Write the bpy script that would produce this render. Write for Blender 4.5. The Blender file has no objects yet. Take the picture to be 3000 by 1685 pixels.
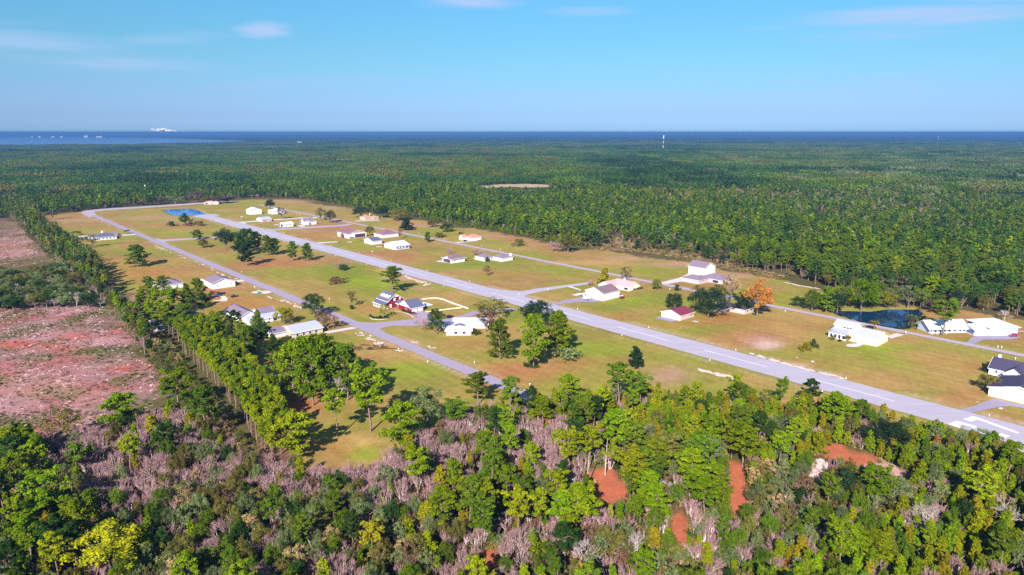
import bpy, math, random
import numpy as np
from mathutils import Vector

random.seed(7)
RNG = np.random.default_rng(11)
SC = bpy.context.scene
COL = SC.collection

# ------------------------------------------------------------------ camera
CAM_H = 120.0
F_PX, CX, CY, Y_H = 2000.0, 1500.0, 842.5, 388.0
PITCH = math.atan((CY - Y_H) / F_PX)
cam_data = bpy.data.cameras.new('camera')
cam_data.sensor_width = 36.0
cam_data.lens = 36.0 * F_PX / 3000.0
cam_data.clip_start = 1.0
cam_data.clip_end = 90000.0
cam = bpy.data.objects.new('camera', cam_data)
cam.location = (0, 0, CAM_H)
cam.rotation_euler = (math.pi / 2 - PITCH, 0, 0)
COL.objects.link(cam)
SC.camera = cam

# ------------------------------------------------------------------ sky, sun, exposure
SUN_AZ, SUN_EL = math.radians(195.5), math.radians(32.0)     # azimuth clockwise from +Y
world = bpy.data.worlds.new('World')
SC.world = world
world.use_nodes = True
wn, wl = world.node_tree.nodes, world.node_tree.links
wn.clear()
w_out = wn.new('ShaderNodeOutputWorld')
w_bg = wn.new('ShaderNodeBackground')
w_bg.inputs['Strength'].default_value = 0.09
w_sky = wn.new('ShaderNodeTexSky')
w_sky.sky_type = 'NISHITA'
w_sky.sun_disc = False
w_sky.sun_elevation = SUN_EL
w_sky.sun_rotation = SUN_AZ
w_sky.air_density = 1.0
w_sky.dust_density = 0.35
w_sky.ozone_density = 3.0
w_tc = wn.new('ShaderNodeTexCoord')
w_sep = wn.new('ShaderNodeSeparateXYZ')
wl.new(w_tc.outputs['Generated'], w_sep.inputs[0])
# sky tint by height; overhead part left lighter, added to lift fill light
w_ramp = wn.new('ShaderNodeValToRGB')
w_ramp.color_ramp.elements[0].position = 0.0
w_ramp.color_ramp.elements[0].color = (0.36, 0.60, 1.08, 1)
w_ramp.color_ramp.elements[1].position = 0.17
w_ramp.color_ramp.elements[1].color = (0.30, 0.59, 0.70, 1)
for p_, c_ in ((0.0062, (0.28, 0.475, 0.96)), (0.0227, (0.268, 0.41, 0.80)), (0.0507, (0.29, 0.43, 0.70)), (0.0873, (0.295, 0.49, 0.62)), (0.123, (0.29, 0.535, 0.63)), (0.6, (0.66, 0.84, 0.92))):
    e = w_ramp.color_ramp.elements.new(p_)
    e.color = (*c_, 1)
wl.new(w_sep.outputs['Z'], w_ramp.inputs[0])
w_tint = wn.new('ShaderNodeMix')
w_tint.data_type = 'RGBA'
w_tint.blend_type = 'MULTIPLY'
w_tint.inputs['Factor'].default_value = 1.0
wl.new(w_sky.outputs[0], w_tint.inputs[6])
wl.new(w_ramp.outputs[0], w_tint.inputs[7])
# thin high cloud: stretched noise in the sky's direction space
w_map = wn.new('ShaderNodeMapping')
w_map.inputs['Scale'].default_value = (2.1, 2.1, 21.0)
w_map.inputs['Location'].default_value = (0.35, 0.0, 1.55)
w_map.inputs['Rotation'].default_value = (0.0, math.radians(-3.0), 0.0)
wl.new(w_tc.outputs['Generated'], w_map.inputs[0])
w_noise = wn.new('ShaderNodeTexNoise')
w_noise.inputs['Scale'].default_value = 1.25
w_noise.inputs['Detail'].default_value = 7.0
w_noise.inputs['Roughness'].default_value = 0.52
w_noise.inputs['Distortion'].default_value = 0.6
wl.new(w_map.outputs[0], w_noise.inputs['Vector'])


def wmath(op, a_, b_=None, c_=None):
    n_ = wn.new('ShaderNodeMath')
    n_.operation = op
    for i_, q_ in enumerate((a_, b_, c_)):
        if q_ is None:
            continue
        if isinstance(q_, (int, float)):
            n_.inputs[i_].default_value = q_
        else:
            wl.new(q_, n_.inputs[i_])
    return n_.outputs[0]


w_u = wmath('DIVIDE', w_sep.outputs['X'], wmath('MAXIMUM', w_sep.outputs['Y'], .05))
w_v = wmath('DIVIDE', w_sep.outputs['Z'], wmath('MAXIMUM', w_sep.outputs['Y'], .05))
w_n2 = wmath('SUBTRACT', w_noise.outputs['Fac'], .5)
w_total = wmath('MULTIPLY', wmath('MAXIMUM', wmath('SUBTRACT', w_noise.outputs['Fac'], .60), 0.0), 1.2)
# thin wisps: (across, up, half width, half height, slope, strength) as tangents of the direction
for (cu, cv_, ru, rv, sl, amp) in ((-.065, .1745, .105, .016, .00, .62), (.105, .1620, .085, .009, .01, .42), (.555, .1500, .300, .022, .055, .66), (.62, .1830, .16, .010, -.03, .40), (.36, .140, .12, .007, .045, .35),
                                   (-.345, .1370, .052, .014, .01, .66), (-.47, .128, .11, .014, .03, .30), (-.72, .125, .22, .030, -.05, .38), (-.62, .095, .34, .022, -.03, .36), (-.25, .0700, .26, .012, .02, .22), (-.19, .106, .022, .006, 0, .3)):
    du = wmath('DIVIDE', wmath('SUBTRACT', w_u, cu), ru)
    dv = wmath('DIVIDE', wmath('SUBTRACT', wmath('SUBTRACT', w_v, cv_), wmath('MULTIPLY', wmath('SUBTRACT', w_u, cu), sl)), rv)
    q = wmath('ADD', wmath('MULTIPLY', du, du), wmath('MULTIPLY', dv, dv))
    f = wmath('MINIMUM', wmath('MAXIMUM', wmath('ADD', wmath('SUBTRACT', 1.0, q), wmath('MULTIPLY', w_n2, 3.6)), 0.0), 1.0)
    f = wmath('MULTIPLY', wmath('MULTIPLY', f, f), amp)
    w_total = wmath('MAXIMUM', w_total, wmath('MULTIPLY', f, 1.35))
w_fac = wn.new('ShaderNodeMath')
w_fac.operation = 'MINIMUM'
w_fac.inputs[1].default_value = 0.8
wl.new(w_total, w_fac.inputs[0])
w_mix = wn.new('ShaderNodeMix')
w_mix.data_type = 'RGBA'
wl.new(w_fac.outputs[0], w_mix.inputs['Factor'])
wl.new(w_tint.outputs[2], w_mix.inputs[6])
w_mix.inputs[7].default_value = (2.55, 3.45, 5.2, 1)
wl.new(w_mix.outputs[2], w_bg.inputs['Color'])
wl.new(w_bg.outputs[0], w_out.inputs['Surface'])

sun_data = bpy.data.lights.new('sun', 'SUN')
sun_data.energy = 5.0
sun_data.angle = math.radians(0.5)
sun_data.color = (1.0, 0.95, 0.88)
sun = bpy.data.objects.new('sun', sun_data)
sdir = Vector((math.sin(SUN_AZ) * math.cos(SUN_EL), math.cos(SUN_AZ) * math.cos(SUN_EL), math.sin(SUN_EL)))
sun.rotation_euler = sdir.to_track_quat('Z', 'Y').to_euler()
sun.location = (0, -300, 400)
COL.objects.link(sun)

SC.view_settings.view_transform = 'Standard'
SC.view_settings.look = 'None'
SC.view_settings.exposure = 1.05
SC.view_settings.gamma = 1.0
SC.view_settings.use_curve_mapping = False
SC.render.engine = 'CYCLES'
cy = SC.cycles
cy.max_bounces = 4
cy.diffuse_bounces = 2
cy.glossy_bounces = 2
cy.transmission_bounces = 2
cy.transparent_max_bounces = 12
cy.volume_bounces = 0
cy.use_denoising = False
cy.caustics_reflective = False
cy.caustics_refractive = False

# ------------------------------------------------------------------ photo pixel <-> place
CP, SP = math.cos(PITCH), math.sin(PITCH)


def px(x, y, z=0.0):
    """world point at height z that the photograph shows at pixel (x, y)"""
    dx = (x - CX) / F_PX
    dy = -(y - CY) / F_PX
    d = (dx, CP + dy * SP, -SP + dy * CP)
    t = (z - CAM_H) / d[2]
    return (d[0] * t, d[1] * t, z)


def to_px(X, Y, Z):
    dep = Y * CP - (Z - CAM_H) * SP
    up = Y * SP + (Z - CAM_H) * CP
    return CX + F_PX * X / dep, CY - F_PX * up / dep


U = (0.6625, -0.74905)     # along the runway, towards the threshold
V = (0.74905, 0.6625)      # across it, away from the camera


def st(s, t, z=0.0):
    return (s * U[0] + t * V[0], s * U[1] + t * V[1], z)


def in_poly(X, Y, poly):
    X = np.asarray(X, float)
    Y = np.asarray(Y, float)
    ins = np.zeros(X.shape, bool)
    n = len(poly)
    for i in range(n):
        x1, y1 = poly[i]
        x2, y2 = poly[(i + 1) % n]
        c = ((y1 > Y) != (y2 > Y))
        with np.errstate(divide='ignore', invalid='ignore'):
            xi = (x2 - x1) * (Y - y1) / ((y2 - y1) if y2 != y1 else 1e-9) + x1
        ins ^= c & (X < xi)
    return ins


def vnoise(X, Y, sc, seed=0):
    """smooth value noise in metres"""
    r = np.random.default_rng(seed)
    tab = r.random((64, 64))
    x = X / sc
    y = Y / sc
    xi = np.floor(x).astype(int)
    yi = np.floor(y).astype(int)
    fx = x - xi
    fy = y - yi
    fx = fx * fx * (3 - 2 * fx)
    fy = fy * fy * (3 - 2 * fy)
    g = lambda a, b: tab[a % 64, b % 64]
    return (g(xi, yi) * (1 - fx) + g(xi + 1, yi) * fx) * (1 - fy) + (g(xi, yi + 1) * (1 - fx) + g(xi + 1, yi + 1) * fx) * fy


def lin(r, g, b, k=1.0):
    def c(v):
        v = v / 255.0
        return (v / 12.92 if v <= 0.04045 else ((v + 0.055) / 1.055) ** 2.4) * k
    return (c(r), c(g), c(b))


# ------------------------------------------------------------------ materials
MATS = {}


def mat(name, col, rough=0.8, spec=0.2, noise=0.0, nscale=1.0, metal=0.0, col2=None, bump=0.0, stretch=None):
    if name in MATS:
        return MATS[name]
    m = bpy.data.materials.new(name)
    m.use_nodes = True
    nt = m.node_tree
    b = nt.nodes['Principled BSDF']
    b.inputs['Base Color'].default_value = (*col, 1)
    b.inputs['Roughness'].default_value = rough
    b.inputs['Specular IOR Level'].default_value = spec
    b.inputs['Metallic'].default_value = metal
    if noise > 0 or col2:
        tc = nt.nodes.new('ShaderNodeTexCoord')
        n = nt.nodes.new('ShaderNodeTexNoise')
        n.inputs['Scale'].default_value = nscale
        n.inputs['Detail'].default_value = 6
        n.inputs['Roughness'].default_value = 0.65
        src = tc.outputs['Object']
        if stretch:
            mp = nt.nodes.new('ShaderNodeMapping')
            mp.inputs['Rotation'].default_value = (0, 0, stretch[0])
            mp.inputs['Scale'].default_value = stretch[1]
            nt.links.new(src, mp.inputs[0])
            src = mp.outputs[0]
        nt.links.new(src, n.inputs['Vector'])
        r = nt.nodes.new('ShaderNodeValToRGB')
        r.color_ramp.elements[0].position = 0.30
        r.color_ramp.elements[1].position = 0.70
        c2 = col2 or tuple(c * (1 - noise) for c in col)
        r.color_ramp.elements[0].color = (*c2, 1)
        r.color_ramp.elements[1].color = (*(tuple(min(1, c * (1 + noise * 0.5)) for c in col) if not col2 else col), 1)
        nt.links.new(n.outputs['Fac'], r.inputs[0])
        nt.links.new(r.outputs[0], b.inputs['Base Color'])
        if bump:
            bp = nt.nodes.new('ShaderNodeBump')
            bp.inputs['Strength'].default_value = bump
            nt.links.new(n.outputs['Fac'], bp.inputs['Height'])
            nt.links.new(bp.outputs[0], b.inputs['Normal'])
    MATS[name] = m
    return m


def leaf_mat(name, c1, c2, trans=0.34, hue=0.014, val=0.26):
    if name in MATS:
        return MATS[name]
    m = bpy.data.materials.new(name)
    m.use_nodes = True
    nt = m.node_tree
    nt.nodes.clear()
    out = nt.nodes.new('ShaderNodeOutputMaterial')
    at = nt.nodes.new('ShaderNodeAttribute')
    at.attribute_name = 'tint'
    mx = nt.nodes.new('ShaderNodeMix')
    mx.data_type = 'RGBA'
    mx.inputs[6].default_value = (*c1, 1)
    mx.inputs[7].default_value = (*c2, 1)
    nt.links.new(at.outputs['Fac'], mx.inputs['Factor'])
    oi = nt.nodes.new('ShaderNodeObjectInfo')
    hs = nt.nodes.new('ShaderNodeHueSaturation')
    mr = nt.nodes.new('ShaderNodeMapRange')
    mr.inputs[3].default_value = 0.5 - hue
    mr.inputs[4].default_value = 0.5 + hue
    nt.links.new(oi.outputs['Random'], mr.inputs[0])
    nt.links.new(mr.outputs[0], hs.inputs['Hue'])
    mul = nt.nodes.new('ShaderNodeMath')
    mul.operation = 'MULTIPLY'
    mul.inputs[1].default_value = 7.31
    fr = nt.nodes.new('ShaderNodeMath')
    fr.operation = 'FRACT'
    nt.links.new(oi.outputs['Random'], mul.inputs[0])
    nt.links.new(mul.outputs[0], fr.inputs[0])
    mv = nt.nodes.new('ShaderNodeMapRange')
    mv.inputs[3].default_value = 1 - val
    mv.inputs[4].default_value = 1 + val
    nt.links.new(fr.outputs[0], mv.inputs[0])
    nt.links.new(mv.outputs[0], hs.inputs['Value'])
    nt.links.new(mx.outputs[2], hs.inputs['Color'])
    d = nt.nodes.new('ShaderNodeBsdfDiffuse')
    t = nt.nodes.new('ShaderNodeBsdfTranslucent')
    nt.links.new(hs.outputs[0], d.inputs['Color'])
    nt.links.new(hs.outputs[0], t.inputs['Color'])
    ms = nt.nodes.new('ShaderNodeMixShader')
    ms.inputs[0].default_value = trans
    nt.links.new(d.outputs[0], ms.inputs[1])
    nt.links.new(t.outputs[0], ms.inputs[2])
    nt.links.new(ms.outputs[0], out.inputs['Surface'])
    MATS[name] = m
    return m


# ------------------------------------------------------------------ object helpers
def tag(o, label=None, cat=None, group=None, kind=None):
    if label:
        o['label'] = label
    if cat:
        o['category'] = cat
    if group:
        o['group'] = group
    if kind:
        o['kind'] = kind
    return o


def mesh_obj(name, verts, faces, m, parent=None, loc=None, smooth=False):
    me = bpy.data.meshes.new(name)
    me.from_pydata([tuple(v) for v in verts], [], faces)
    if m:
        me.materials.append(m)
    if smooth:
        me.polygons.foreach_set('use_smooth', [True] * len(me.polygons))
    o = bpy.data.objects.new(name, me)
    COL.objects.link(o)
    if parent:
        o.parent = parent
    if loc:
        o.location = loc
    return o


def empty(name, loc, rz=0.0, scale=(1, 1, 1)):
    o = bpy.data.objects.new(name, None)
    o.empty_display_size = 0.5
    o.location = loc
    o.rotation_euler = (0, 0, rz)
    o.scale = scale
    COL.objects.link(o)
    return o


class MB:
    """collects boxes, prisms, tubes into one mesh"""

    def __init__(self):
        self.v = []
        self.f = []

    def add(self, verts, faces):
        n = len(self.v)
        self.v.extend(verts)
        self.f.extend([tuple(i + n for i in q) for q in faces])
        return self

    def box(self, x0, x1, y0, y1, z0, z1, fn=None):
        p = [(x0, y0, z0), (x1, y0, z0), (x1, y1, z0), (x0, y1, z0), (x0, y0, z1), (x1, y0, z1), (x1, y1, z1), (x0, y1, z1)]
        if fn:
            p = [fn(*q) for q in p]
        return self.add(p, [(0, 3, 2, 1), (4, 5, 6, 7), (0, 1, 5, 4), (1, 2, 6, 5), (2, 3, 7, 6), (3, 0, 4, 7)])

    def prism(self, prof, axis, k0, k1, fn=None):
        """profile of (w, z) extruded along 'x' or 'y' from k0 to k1"""
        n = len(prof)
        mk = (lambda w, z, k: (k, w, z)) if axis == 'x' else (lambda w, z, k: (w, k, z))
        p = [mk(w, z, k0) for w, z in prof] + [mk(w, z, k1) for w, z in prof]
        if fn:
            p = [fn(*q) for q in p]
        fs = [tuple(range(n))[::-1], tuple(range(n, 2 * n))]
        fs += [(i, (i + 1) % n, n + (i + 1) % n, n + i) for i in range(n)]
        return self.add(p, fs)

    def tube(self, a, b, r0, r1, n=6):
        a = Vector(a)
        b = Vector(b)
        d = (b - a).normalized()
        x = d.orthogonal().normalized()
        y = d.cross(x)
        p = []
        for c, r in ((a, r0), (b, r1)):
            for i in range(n):
                t = 2 * math.pi * i / n
                p.append(tuple(c + x * (math.cos(t) * r) + y * (math.sin(t) * r)))
        fs = [(i, (i + 1) % n, n + (i + 1) % n, n + i) for i in range(n)]
        fs += [tuple(range(n))[::-1], tuple(range(n, 2 * n))]
        return self.add(p, fs)

    def build(self, name, m, parent=None, loc=None, smooth=False):
        return mesh_obj(name, self.v, self.f, m, parent, loc, smooth)


def sheet(name, pts, z, m, kind='structure', label=None, cat=None):
    """flat ground sheet through photo pixels or world points, z metres up"""
    v = [(p[0], p[1], z) for p in pts]
    area = sum(v[i][0] * v[(i + 1) % len(v)][1] - v[(i + 1) % len(v)][0] * v[i][1] for i in range(len(v)))
    if area < 0:
        v = v[::-1]
    o = mesh_obj(name, v, [tuple(range(len(v)))], m)
    tag(o, label, cat, None, kind)
    return o


def pxs(L):
    return [px(a, b) for a, b in L]

# ------------------------------------------------------------------ regions on the ground (photo pixels at ground level)
FIELD = [(95, 634), (240, 621), (420, 606), (560, 594), (690, 588), (740, 584), (860, 585), (939, 598), (1032, 612), (1100, 628),
         (1166, 641), (1224, 646), (1323, 662), (1399, 673), (1450, 682), (1496, 692), (1575, 704), (1647, 735), (1720, 730),
         (1778, 736), (1837, 747), (1924, 762), (2011, 768), (2100, 792), (2292, 820), (2407, 847), (2440, 860), (2505, 858),
         (2530, 880), (2700, 900), (2792, 909), (2886, 921), (3000, 938), (3300, 985), (3300, 1440),
         (2985, 1345), (2880, 1310), (2700, 1262), (2560, 1228), (2400, 1198), (2250, 1178), (2100, 1166), (1950, 1160),
         (1820, 1165), (1700, 1162), (1600, 1175), (1480, 1192), (1400, 1200), (1330, 1218), (1280, 1245), (1210, 1290),
         (1140, 1330), (1060, 1372), (980, 1378), (900, 1368), (840, 1330), (800, 1262), (775, 1200), (760, 1140), (705, 1050),
         (640, 1000), (600, 960), (540, 910), (460, 900), (390, 885), (330, 825), (290, 770), (240, 722), (180, 692), (130, 662)]
CUT_A = [(-200, 880), (120, 862), (240, 868), (330, 915), (400, 1000), (455, 1080), (480, 1160), (430, 1215), (330, 1265), (150, 1290), (0, 1275), (-250, 1260)]
CUT_B = [(-250, 640), (0, 640), (60, 662), (112, 720), (145, 765), (60, 782), (-250, 800)]
POND_R = [(2430, 912), (2478, 928), (2520, 941), (2560, 948), (2600, 956), (2637, 961), (2655, 961), (2674, 955), (2668, 946),
          (2690, 932), (2706, 919), (2690, 907), (2600, 906), (2550, 913), (2484, 911), (2445, 911)]
POND_L = [(474, 616), (492, 614), (510, 613), (535, 612), (553, 611), (568, 613), (582, 617), (606, 628), (580, 630), (553, 630), (510, 631.5), (492, 624)]
FIELD_W = [px(*p)[:2] for p in FIELD]
CUTA_W = [px(*p)[:2] for p in CUT_A]
CUTB_W = [px(*p)[:2] for p in CUT_B]
PONDR_W = [px(*p)[:2] for p in POND_R]
PONDL_W = [px(*p)[:2] for p in POND_L]
DIRT = [(1790, 1440, 62, 42), (1760, 1395, 55, 25), (1990, 1560, 40, 60), (2155, 1395, 40, 60), (2160, 1470, 45, 45), (2450, 1325, 62, 24), (2520, 1345, 60, 22),
        (2590, 1372, 55, 18), (2640, 1392, 40, 14), (2400, 1385, 40, 45), (1440, 1640, 35, 30), (2690, 1360, 25, 22), (1235, 1225, 60, 28), (1460, 1085, 90, 30)]

# ------------------------------------------------------------------ ground sheet, coloured by what covers it
gx = np.arange(-930, 931, 3.0)
gy = np.concatenate([np.arange(84, 640, 2.5), np.arange(640, 1500, 5.0)])
GX, GY = np.meshgrid(gx, gy)
X = GX.ravel()
Y = GY.ravel()
PX, PY = to_px(X, Y, 0.0)
n1, n2, n3 = vnoise(X, Y, 45, 1), vnoise(X, Y, 17, 2), vnoise(X, Y, 6, 3)
col = np.zeros((len(X), 3))
woods = np.array(lin(128, 108, 74, .5))
woods2 = np.array(lin(112, 112, 56, .5))
col[:] = woods * (1 - n2[:, None]) + woods2 * n2[:, None]
jx, jy = X + (n3 - .5) * 7 + (n2 - .5) * 8, Y + (n2 - .5) * 9 + (n3 - .5) * 5
infield = in_poly(jx, jy, FIELD_W)
tan = np.array(lin(204, 162, 98, .56))
olive = np.array(lin(172, 164, 70, .56))
rust = np.array(lin(200, 140, 102, .55))
w = np.clip((n1 * .7 + n2 * .5 - .6) * 1.9 + .66, 0, 1)[:, None]
fc = tan * (1 - w) + olive * w
w2 = np.clip((vnoise(X, Y, 60, 5) * .75 + vnoise(X, Y, 21, 6) * .45 - .62) * 2.2, 0, .62)[:, None]
fc = fc * (1 - w2) + rust * w2
col[infield] = fc[infield]
cutm = in_poly(jx, jy, CUTA_W) | in_poly(jx, jy, CUTB_W)
pk = np.array(lin(212, 158, 158, .54))
rd = np.array(lin(206, 112, 102, .50))
br = np.array(lin(156, 132, 98, .48))
a = np.clip(vnoise(X, Y, 30, 8) * 1.5 - .35, 0, 1)[:, None]
b = np.clip((vnoise(X, Y, 22, 9) * .8 + vnoise(X, Y, 8, 10) * .4 - .6) * 2.5, 0, 1)[:, None]
cc = pk * (1 - a) + br * a
cc = cc * (1 - b * .75) + rd * b * .75
g_ = np.clip((vnoise(X, Y, 16, 71) * .8 + vnoise(X, Y, 6, 13) * .4 - .60) * 3, 0, .85)[:, None]
cc = cc * (1 - g_) + np.array(lin(132, 128, 72, .5)) * g_
cc = cc * (.72 + .56 * vnoise(X, Y, 3.2, 15))[:, None]
col[cutm] = cc[cutm]
GREEN, LIME, RUST, SAND, PINK, RED, STRAW, DARK, BRT = (lin(140, 150, 52, .6), lin(158, 172, 48, .6), lin(198, 132, 88, .6), lin(236, 205, 190, .62), lin(214, 160, 140, .6),
                                                     lin(220, 110, 84, .55), lin(216, 176, 108, .62), lin(96, 84, 48, .5), lin(206, 140, 82, .6))
PATCH = [
    # green grass
    (1020, 800, 90, 28, GREEN, .75), (1090, 830, 110, 22, LIME, .75), (1040, 860, 120, 20, GREEN, .4), (1200, 1090, 90, 32, LIME, .7), (1270, 1120, 110, 40, GREEN, .6),
    (1060, 1230, 90, 40, LIME, .5), (1070, 1330, 60, 30, LIME, .7), (950, 1270, 60, 30, LIME, .5), (880, 1000, 60, 14, LIME, .75), (960, 985, 80, 12, GREEN, .6),
    (1700, 985, 110, 50, GREEN, .45), (1760, 1020, 90, 25, LIME, .5), (1880, 880, 160, 14, LIME, .7), (1800, 895, 130, 12, GREEN, .6), (1950, 870, 60, 30, GREEN, .5),
    (2100, 960, 90, 22, GREEN, .5), (2560, 1020, 120, 14, LIME, .7), (2650, 1060, 130, 22, LIME, .35), (2860, 1230, 60, 20, GREEN, .4), (2560, 1210, 140, 12, LIME, .4), (2700, 1150, 120, 10, GREEN, .5),
    (1500, 770, 150, 22, GREEN, .45), (1650, 800, 150, 15, LIME, .4), (1330, 770, 90, 15, GREEN, .5), (1250, 730, 80, 8, GREEN, .6), (1450, 720, 90, 12, LIME, .4), (1850, 790, 120, 8, LIME, .3),
    (520, 680, 70, 8, LIME, .55), (660, 715, 80, 8, GREEN, .5), (420, 700, 40, 6, GREEN, .5), (480, 745, 120, 9, GREEN, .5), (330, 740, 90, 7, GREEN, .4), (220, 672, 70, 8, GREEN, .35), (1440, 1150, 60, 18, GREEN, .3),
    (1380, 900, 60, 8, GREEN, .5), (1500, 930, 40, 14, GREEN, .6), (2310, 1090, 120, 14, GREEN, .45), (2050, 1110, 90, 12, GREEN, .3), (930, 940, 40, 8, GREEN, .4), (1030, 940, 70, 9, GREEN, .45),
    # rusty and bare earth
    (780, 770, 90, 14, RUST, .65), (880, 775, 60, 10, RUST, .5), (1560, 1080, 130, 20, RUST, .75), (1500, 1110, 120, 22, RUST, .5), (1700, 1060, 90, 14, RUST, .45), (1480, 1090, 60, 26, RUST, .6),
    (1960, 1100, 70, 28, PINK, .65), (1830, 1055, 60, 14, RUST, .4), (1190, 895, 10, 8, RUST, .3), (1075, 905, 32, 12, RUST, .6), (660, 880, 60, 25, BRT, .6), (740, 900, 70, 28, BRT, .6), (820, 925, 40, 14, PINK, .6),
    (480, 810, 100, 22, BRT, .5), (400, 800, 90, 30, BRT, .45), (380, 880, 60, 22, PINK, .5), (260, 700, 80, 8, RUST, .4), (210, 645, 60, 6, PINK, .5), (460, 640, 120, 8, PINK, .35), (430, 660, 60, 8, RUST, .3),
    (1750, 930, 120, 12, BRT, .55), (1860, 955, 130, 10, BRT, .5), (2060, 945, 120, 12, RUST, .5), (2120, 925, 70, 10, RED, .5), (2190, 990, 120, 32, RUST, .7), (2230, 1000, 60, 20, PINK, .8), (2250, 1012, 36, 12, SAND, .8),
    (2180, 940, 120, 8, RUST, .5), (2380, 960, 80, 8, RUST, .4), (2330, 1060, 160, 14, RUST, .3), (2730, 1060, 60, 14, RUST, .45), (2850, 1075, 40, 16, RUST, .5), (2820, 1160, 70, 22, RUST, .5), (2940, 1225, 60, 22, RUST, .5),
    (2720, 975, 60, 8, RED, .35), (2800, 985, 40, 8, BRT, .6), (2850, 950, 110, 14, BRT, .45), (1330, 950, 60, 14, RUST, .4), (1370, 1010, 100, 14, RUST, .3), (1120, 1010, 70, 14, RUST, .5), (1060, 1050, 70, 12, RUST, .5),
    (1000, 660, 60, 8, RUST, .45), (900, 690, 60, 8, RUST, .4), (1010, 700, 50, 5, RUST, .4), (1160, 750, 80, 7, RUST, .55), (1270, 760, 60, 8, RUST, .4), (1500, 800, 80, 10, RUST, .4), (1700, 770, 120, 8, STRAW, .6),
    (840, 590, 80, 5, PINK, .6), (960, 610, 60, 6, PINK, .5), (1240, 660, 60, 6, PINK, .5), (1420, 690, 60, 4, PINK, .5), (1560, 715, 70, 5, PINK, .35), (1970, 775, 90, 8, PINK, .6), (2150, 805, 90, 8, PINK, .6), (1830, 757, 70, 6, PINK, .6),
    (1790, 715, 60, 14, PINK, .6), (1640, 690, 40, 8, RUST, .3), (880, 1185, 60, 22, RED, .6), (790, 1070, 40, 30, BRT, .6), (780, 1130, 40, 30, BRT, .5), (740, 1010, 30, 10, BRT, .5), (985, 1310, 60, 24, BRT, .4), (1060, 1290, 60, 16, STRAW, .6),
    (1440, 930, 30, 14, PINK, .6), (1250, 1180, 60, 16, PINK, .55), (1420, 1140, 60, 24, BRT, .35), (420, 890, 14, 70, BRT, .7), (440, 960, 12, 50, BRT, .7), (390, 900, 30, 12, PINK, .7), (450, 1010, 14, 30, DARK, .5),
    # worn strips beside runway and street
    (1180, 815, 60, 7, PINK, .75), (1240, 845, 50, 6, PINK, .5), (1130, 790, 40, 6, STRAW, .6), (1500, 870, 40, 5, RUST, .2), (1180, 1000, 60, 14, PINK, .5),
    (2300, 1070, 60, 8, SAND, .5), (2390, 1095, 60, 7, PINK, .6),
    # red soil in cutover
    (60, 1010, 90, 14, RED, .75), (230, 985, 60, 12, RED, .65), (180, 1020, 60, 14, RED, .6), (350, 1080, 40, 12, RED, .7), (240, 1150, 60, 20, PINK, .5), (60, 730, 60, 30, PINK, .4), (90, 1130, 120, 40, PINK, .4),
]
for (x, y, rx, ry, c, k) in PATCH:
    wgt = min(1, k * 1.15) * np.exp(-(((PX - x) / rx) ** 2 + ((PY - y) / ry) ** 2) ** 1.3)
    wgt *= np.clip(.45 + 1.1 * n2 * .6 + .5 * n3, 0, 1)
    sel = wgt > .01
    col[sel] = col[sel] * (1 - wgt[sel, None]) + np.array(c) * wgt[sel, None]
# pale leaf litter under the leafless thickets
for (x, y, rx, ry) in ((1000, 1390, 230, 90), (1200, 1470, 190, 100), (1340, 1320, 190, 100), (1640, 1330, 140, 100), (1600, 1610, 230, 90), (450, 1420, 260, 110), (560, 1560, 220, 110), (240, 1320, 200, 60), (2640, 1490, 110, 70), (930, 1640, 140, 100), (2120, 1620, 220, 100), (800, 1380, 150, 60)):
    wgt = .8 * np.exp(-((PX - x) / rx) ** 2 - ((PY - y) / ry) ** 2) * (~infield) * (~cutm) * (.5 + n2 * .7)
    col = col * (1 - wgt[:, None]) + np.array(lin(208, 144, 124, .55)) * wgt[:, None]
for i, (x, y, rx, ry) in enumerate(DIRT[:-2]):
    c = np.array(lin(224, 128, 92, .55)) if i not in (7, 8, 9) else np.array(lin(232, 180, 168, .62))
    rr = ((PX - x) / rx) ** 2 + ((PY - y) / ry) ** 2 + (n3 - .5) * 1.1
    wgt = np.clip((1.15 - rr) * 2.5, 0, 1)[:, None]
    col = col * (1 - wgt) + c * wgt
# mown stripes that run with the runway
sproj = X * V[0] + Y * V[1]
stripe = 1 + .08 * np.sin(sproj * 2 * math.pi / 7.0) * infield + (vnoise(X * U[0] + Y * U[1], sproj * 9, 26, 14) - .5) * .16 * infield
col *= (stripe * (1 + (n3 - .5) * .16))[:, None]
# sand shoulders beside runway and streets
for t0, wd, amt in ((340.5, 1.8, .55), (310.5, 1.6, .35), (198.6, 1.3, .5), (210.5, 1.1, .35), (444.6, 1., .35), (454, 1., .35)):
    sp = X * U[0] + Y * U[1]
    q = amt * np.exp(-((sproj - t0) / wd) ** 2) * np.clip(vnoise(sp, sproj * 3, 14, int(t0)) * 2.2 - .6, 0, 1) * infield
    col = col * (1 - q[:, None]) + np.array(SAND) * q[:, None]
col = np.clip(col, 0, 1)
nx, ny = len(gx), len(gy)
idx = np.arange(nx * ny).reshape(ny, nx)
quads = np.stack([idx[:-1, :-1], idx[:-1, 1:], idx[1:, 1:], idx[1:, :-1]], -1).reshape(-1, 4)


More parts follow.
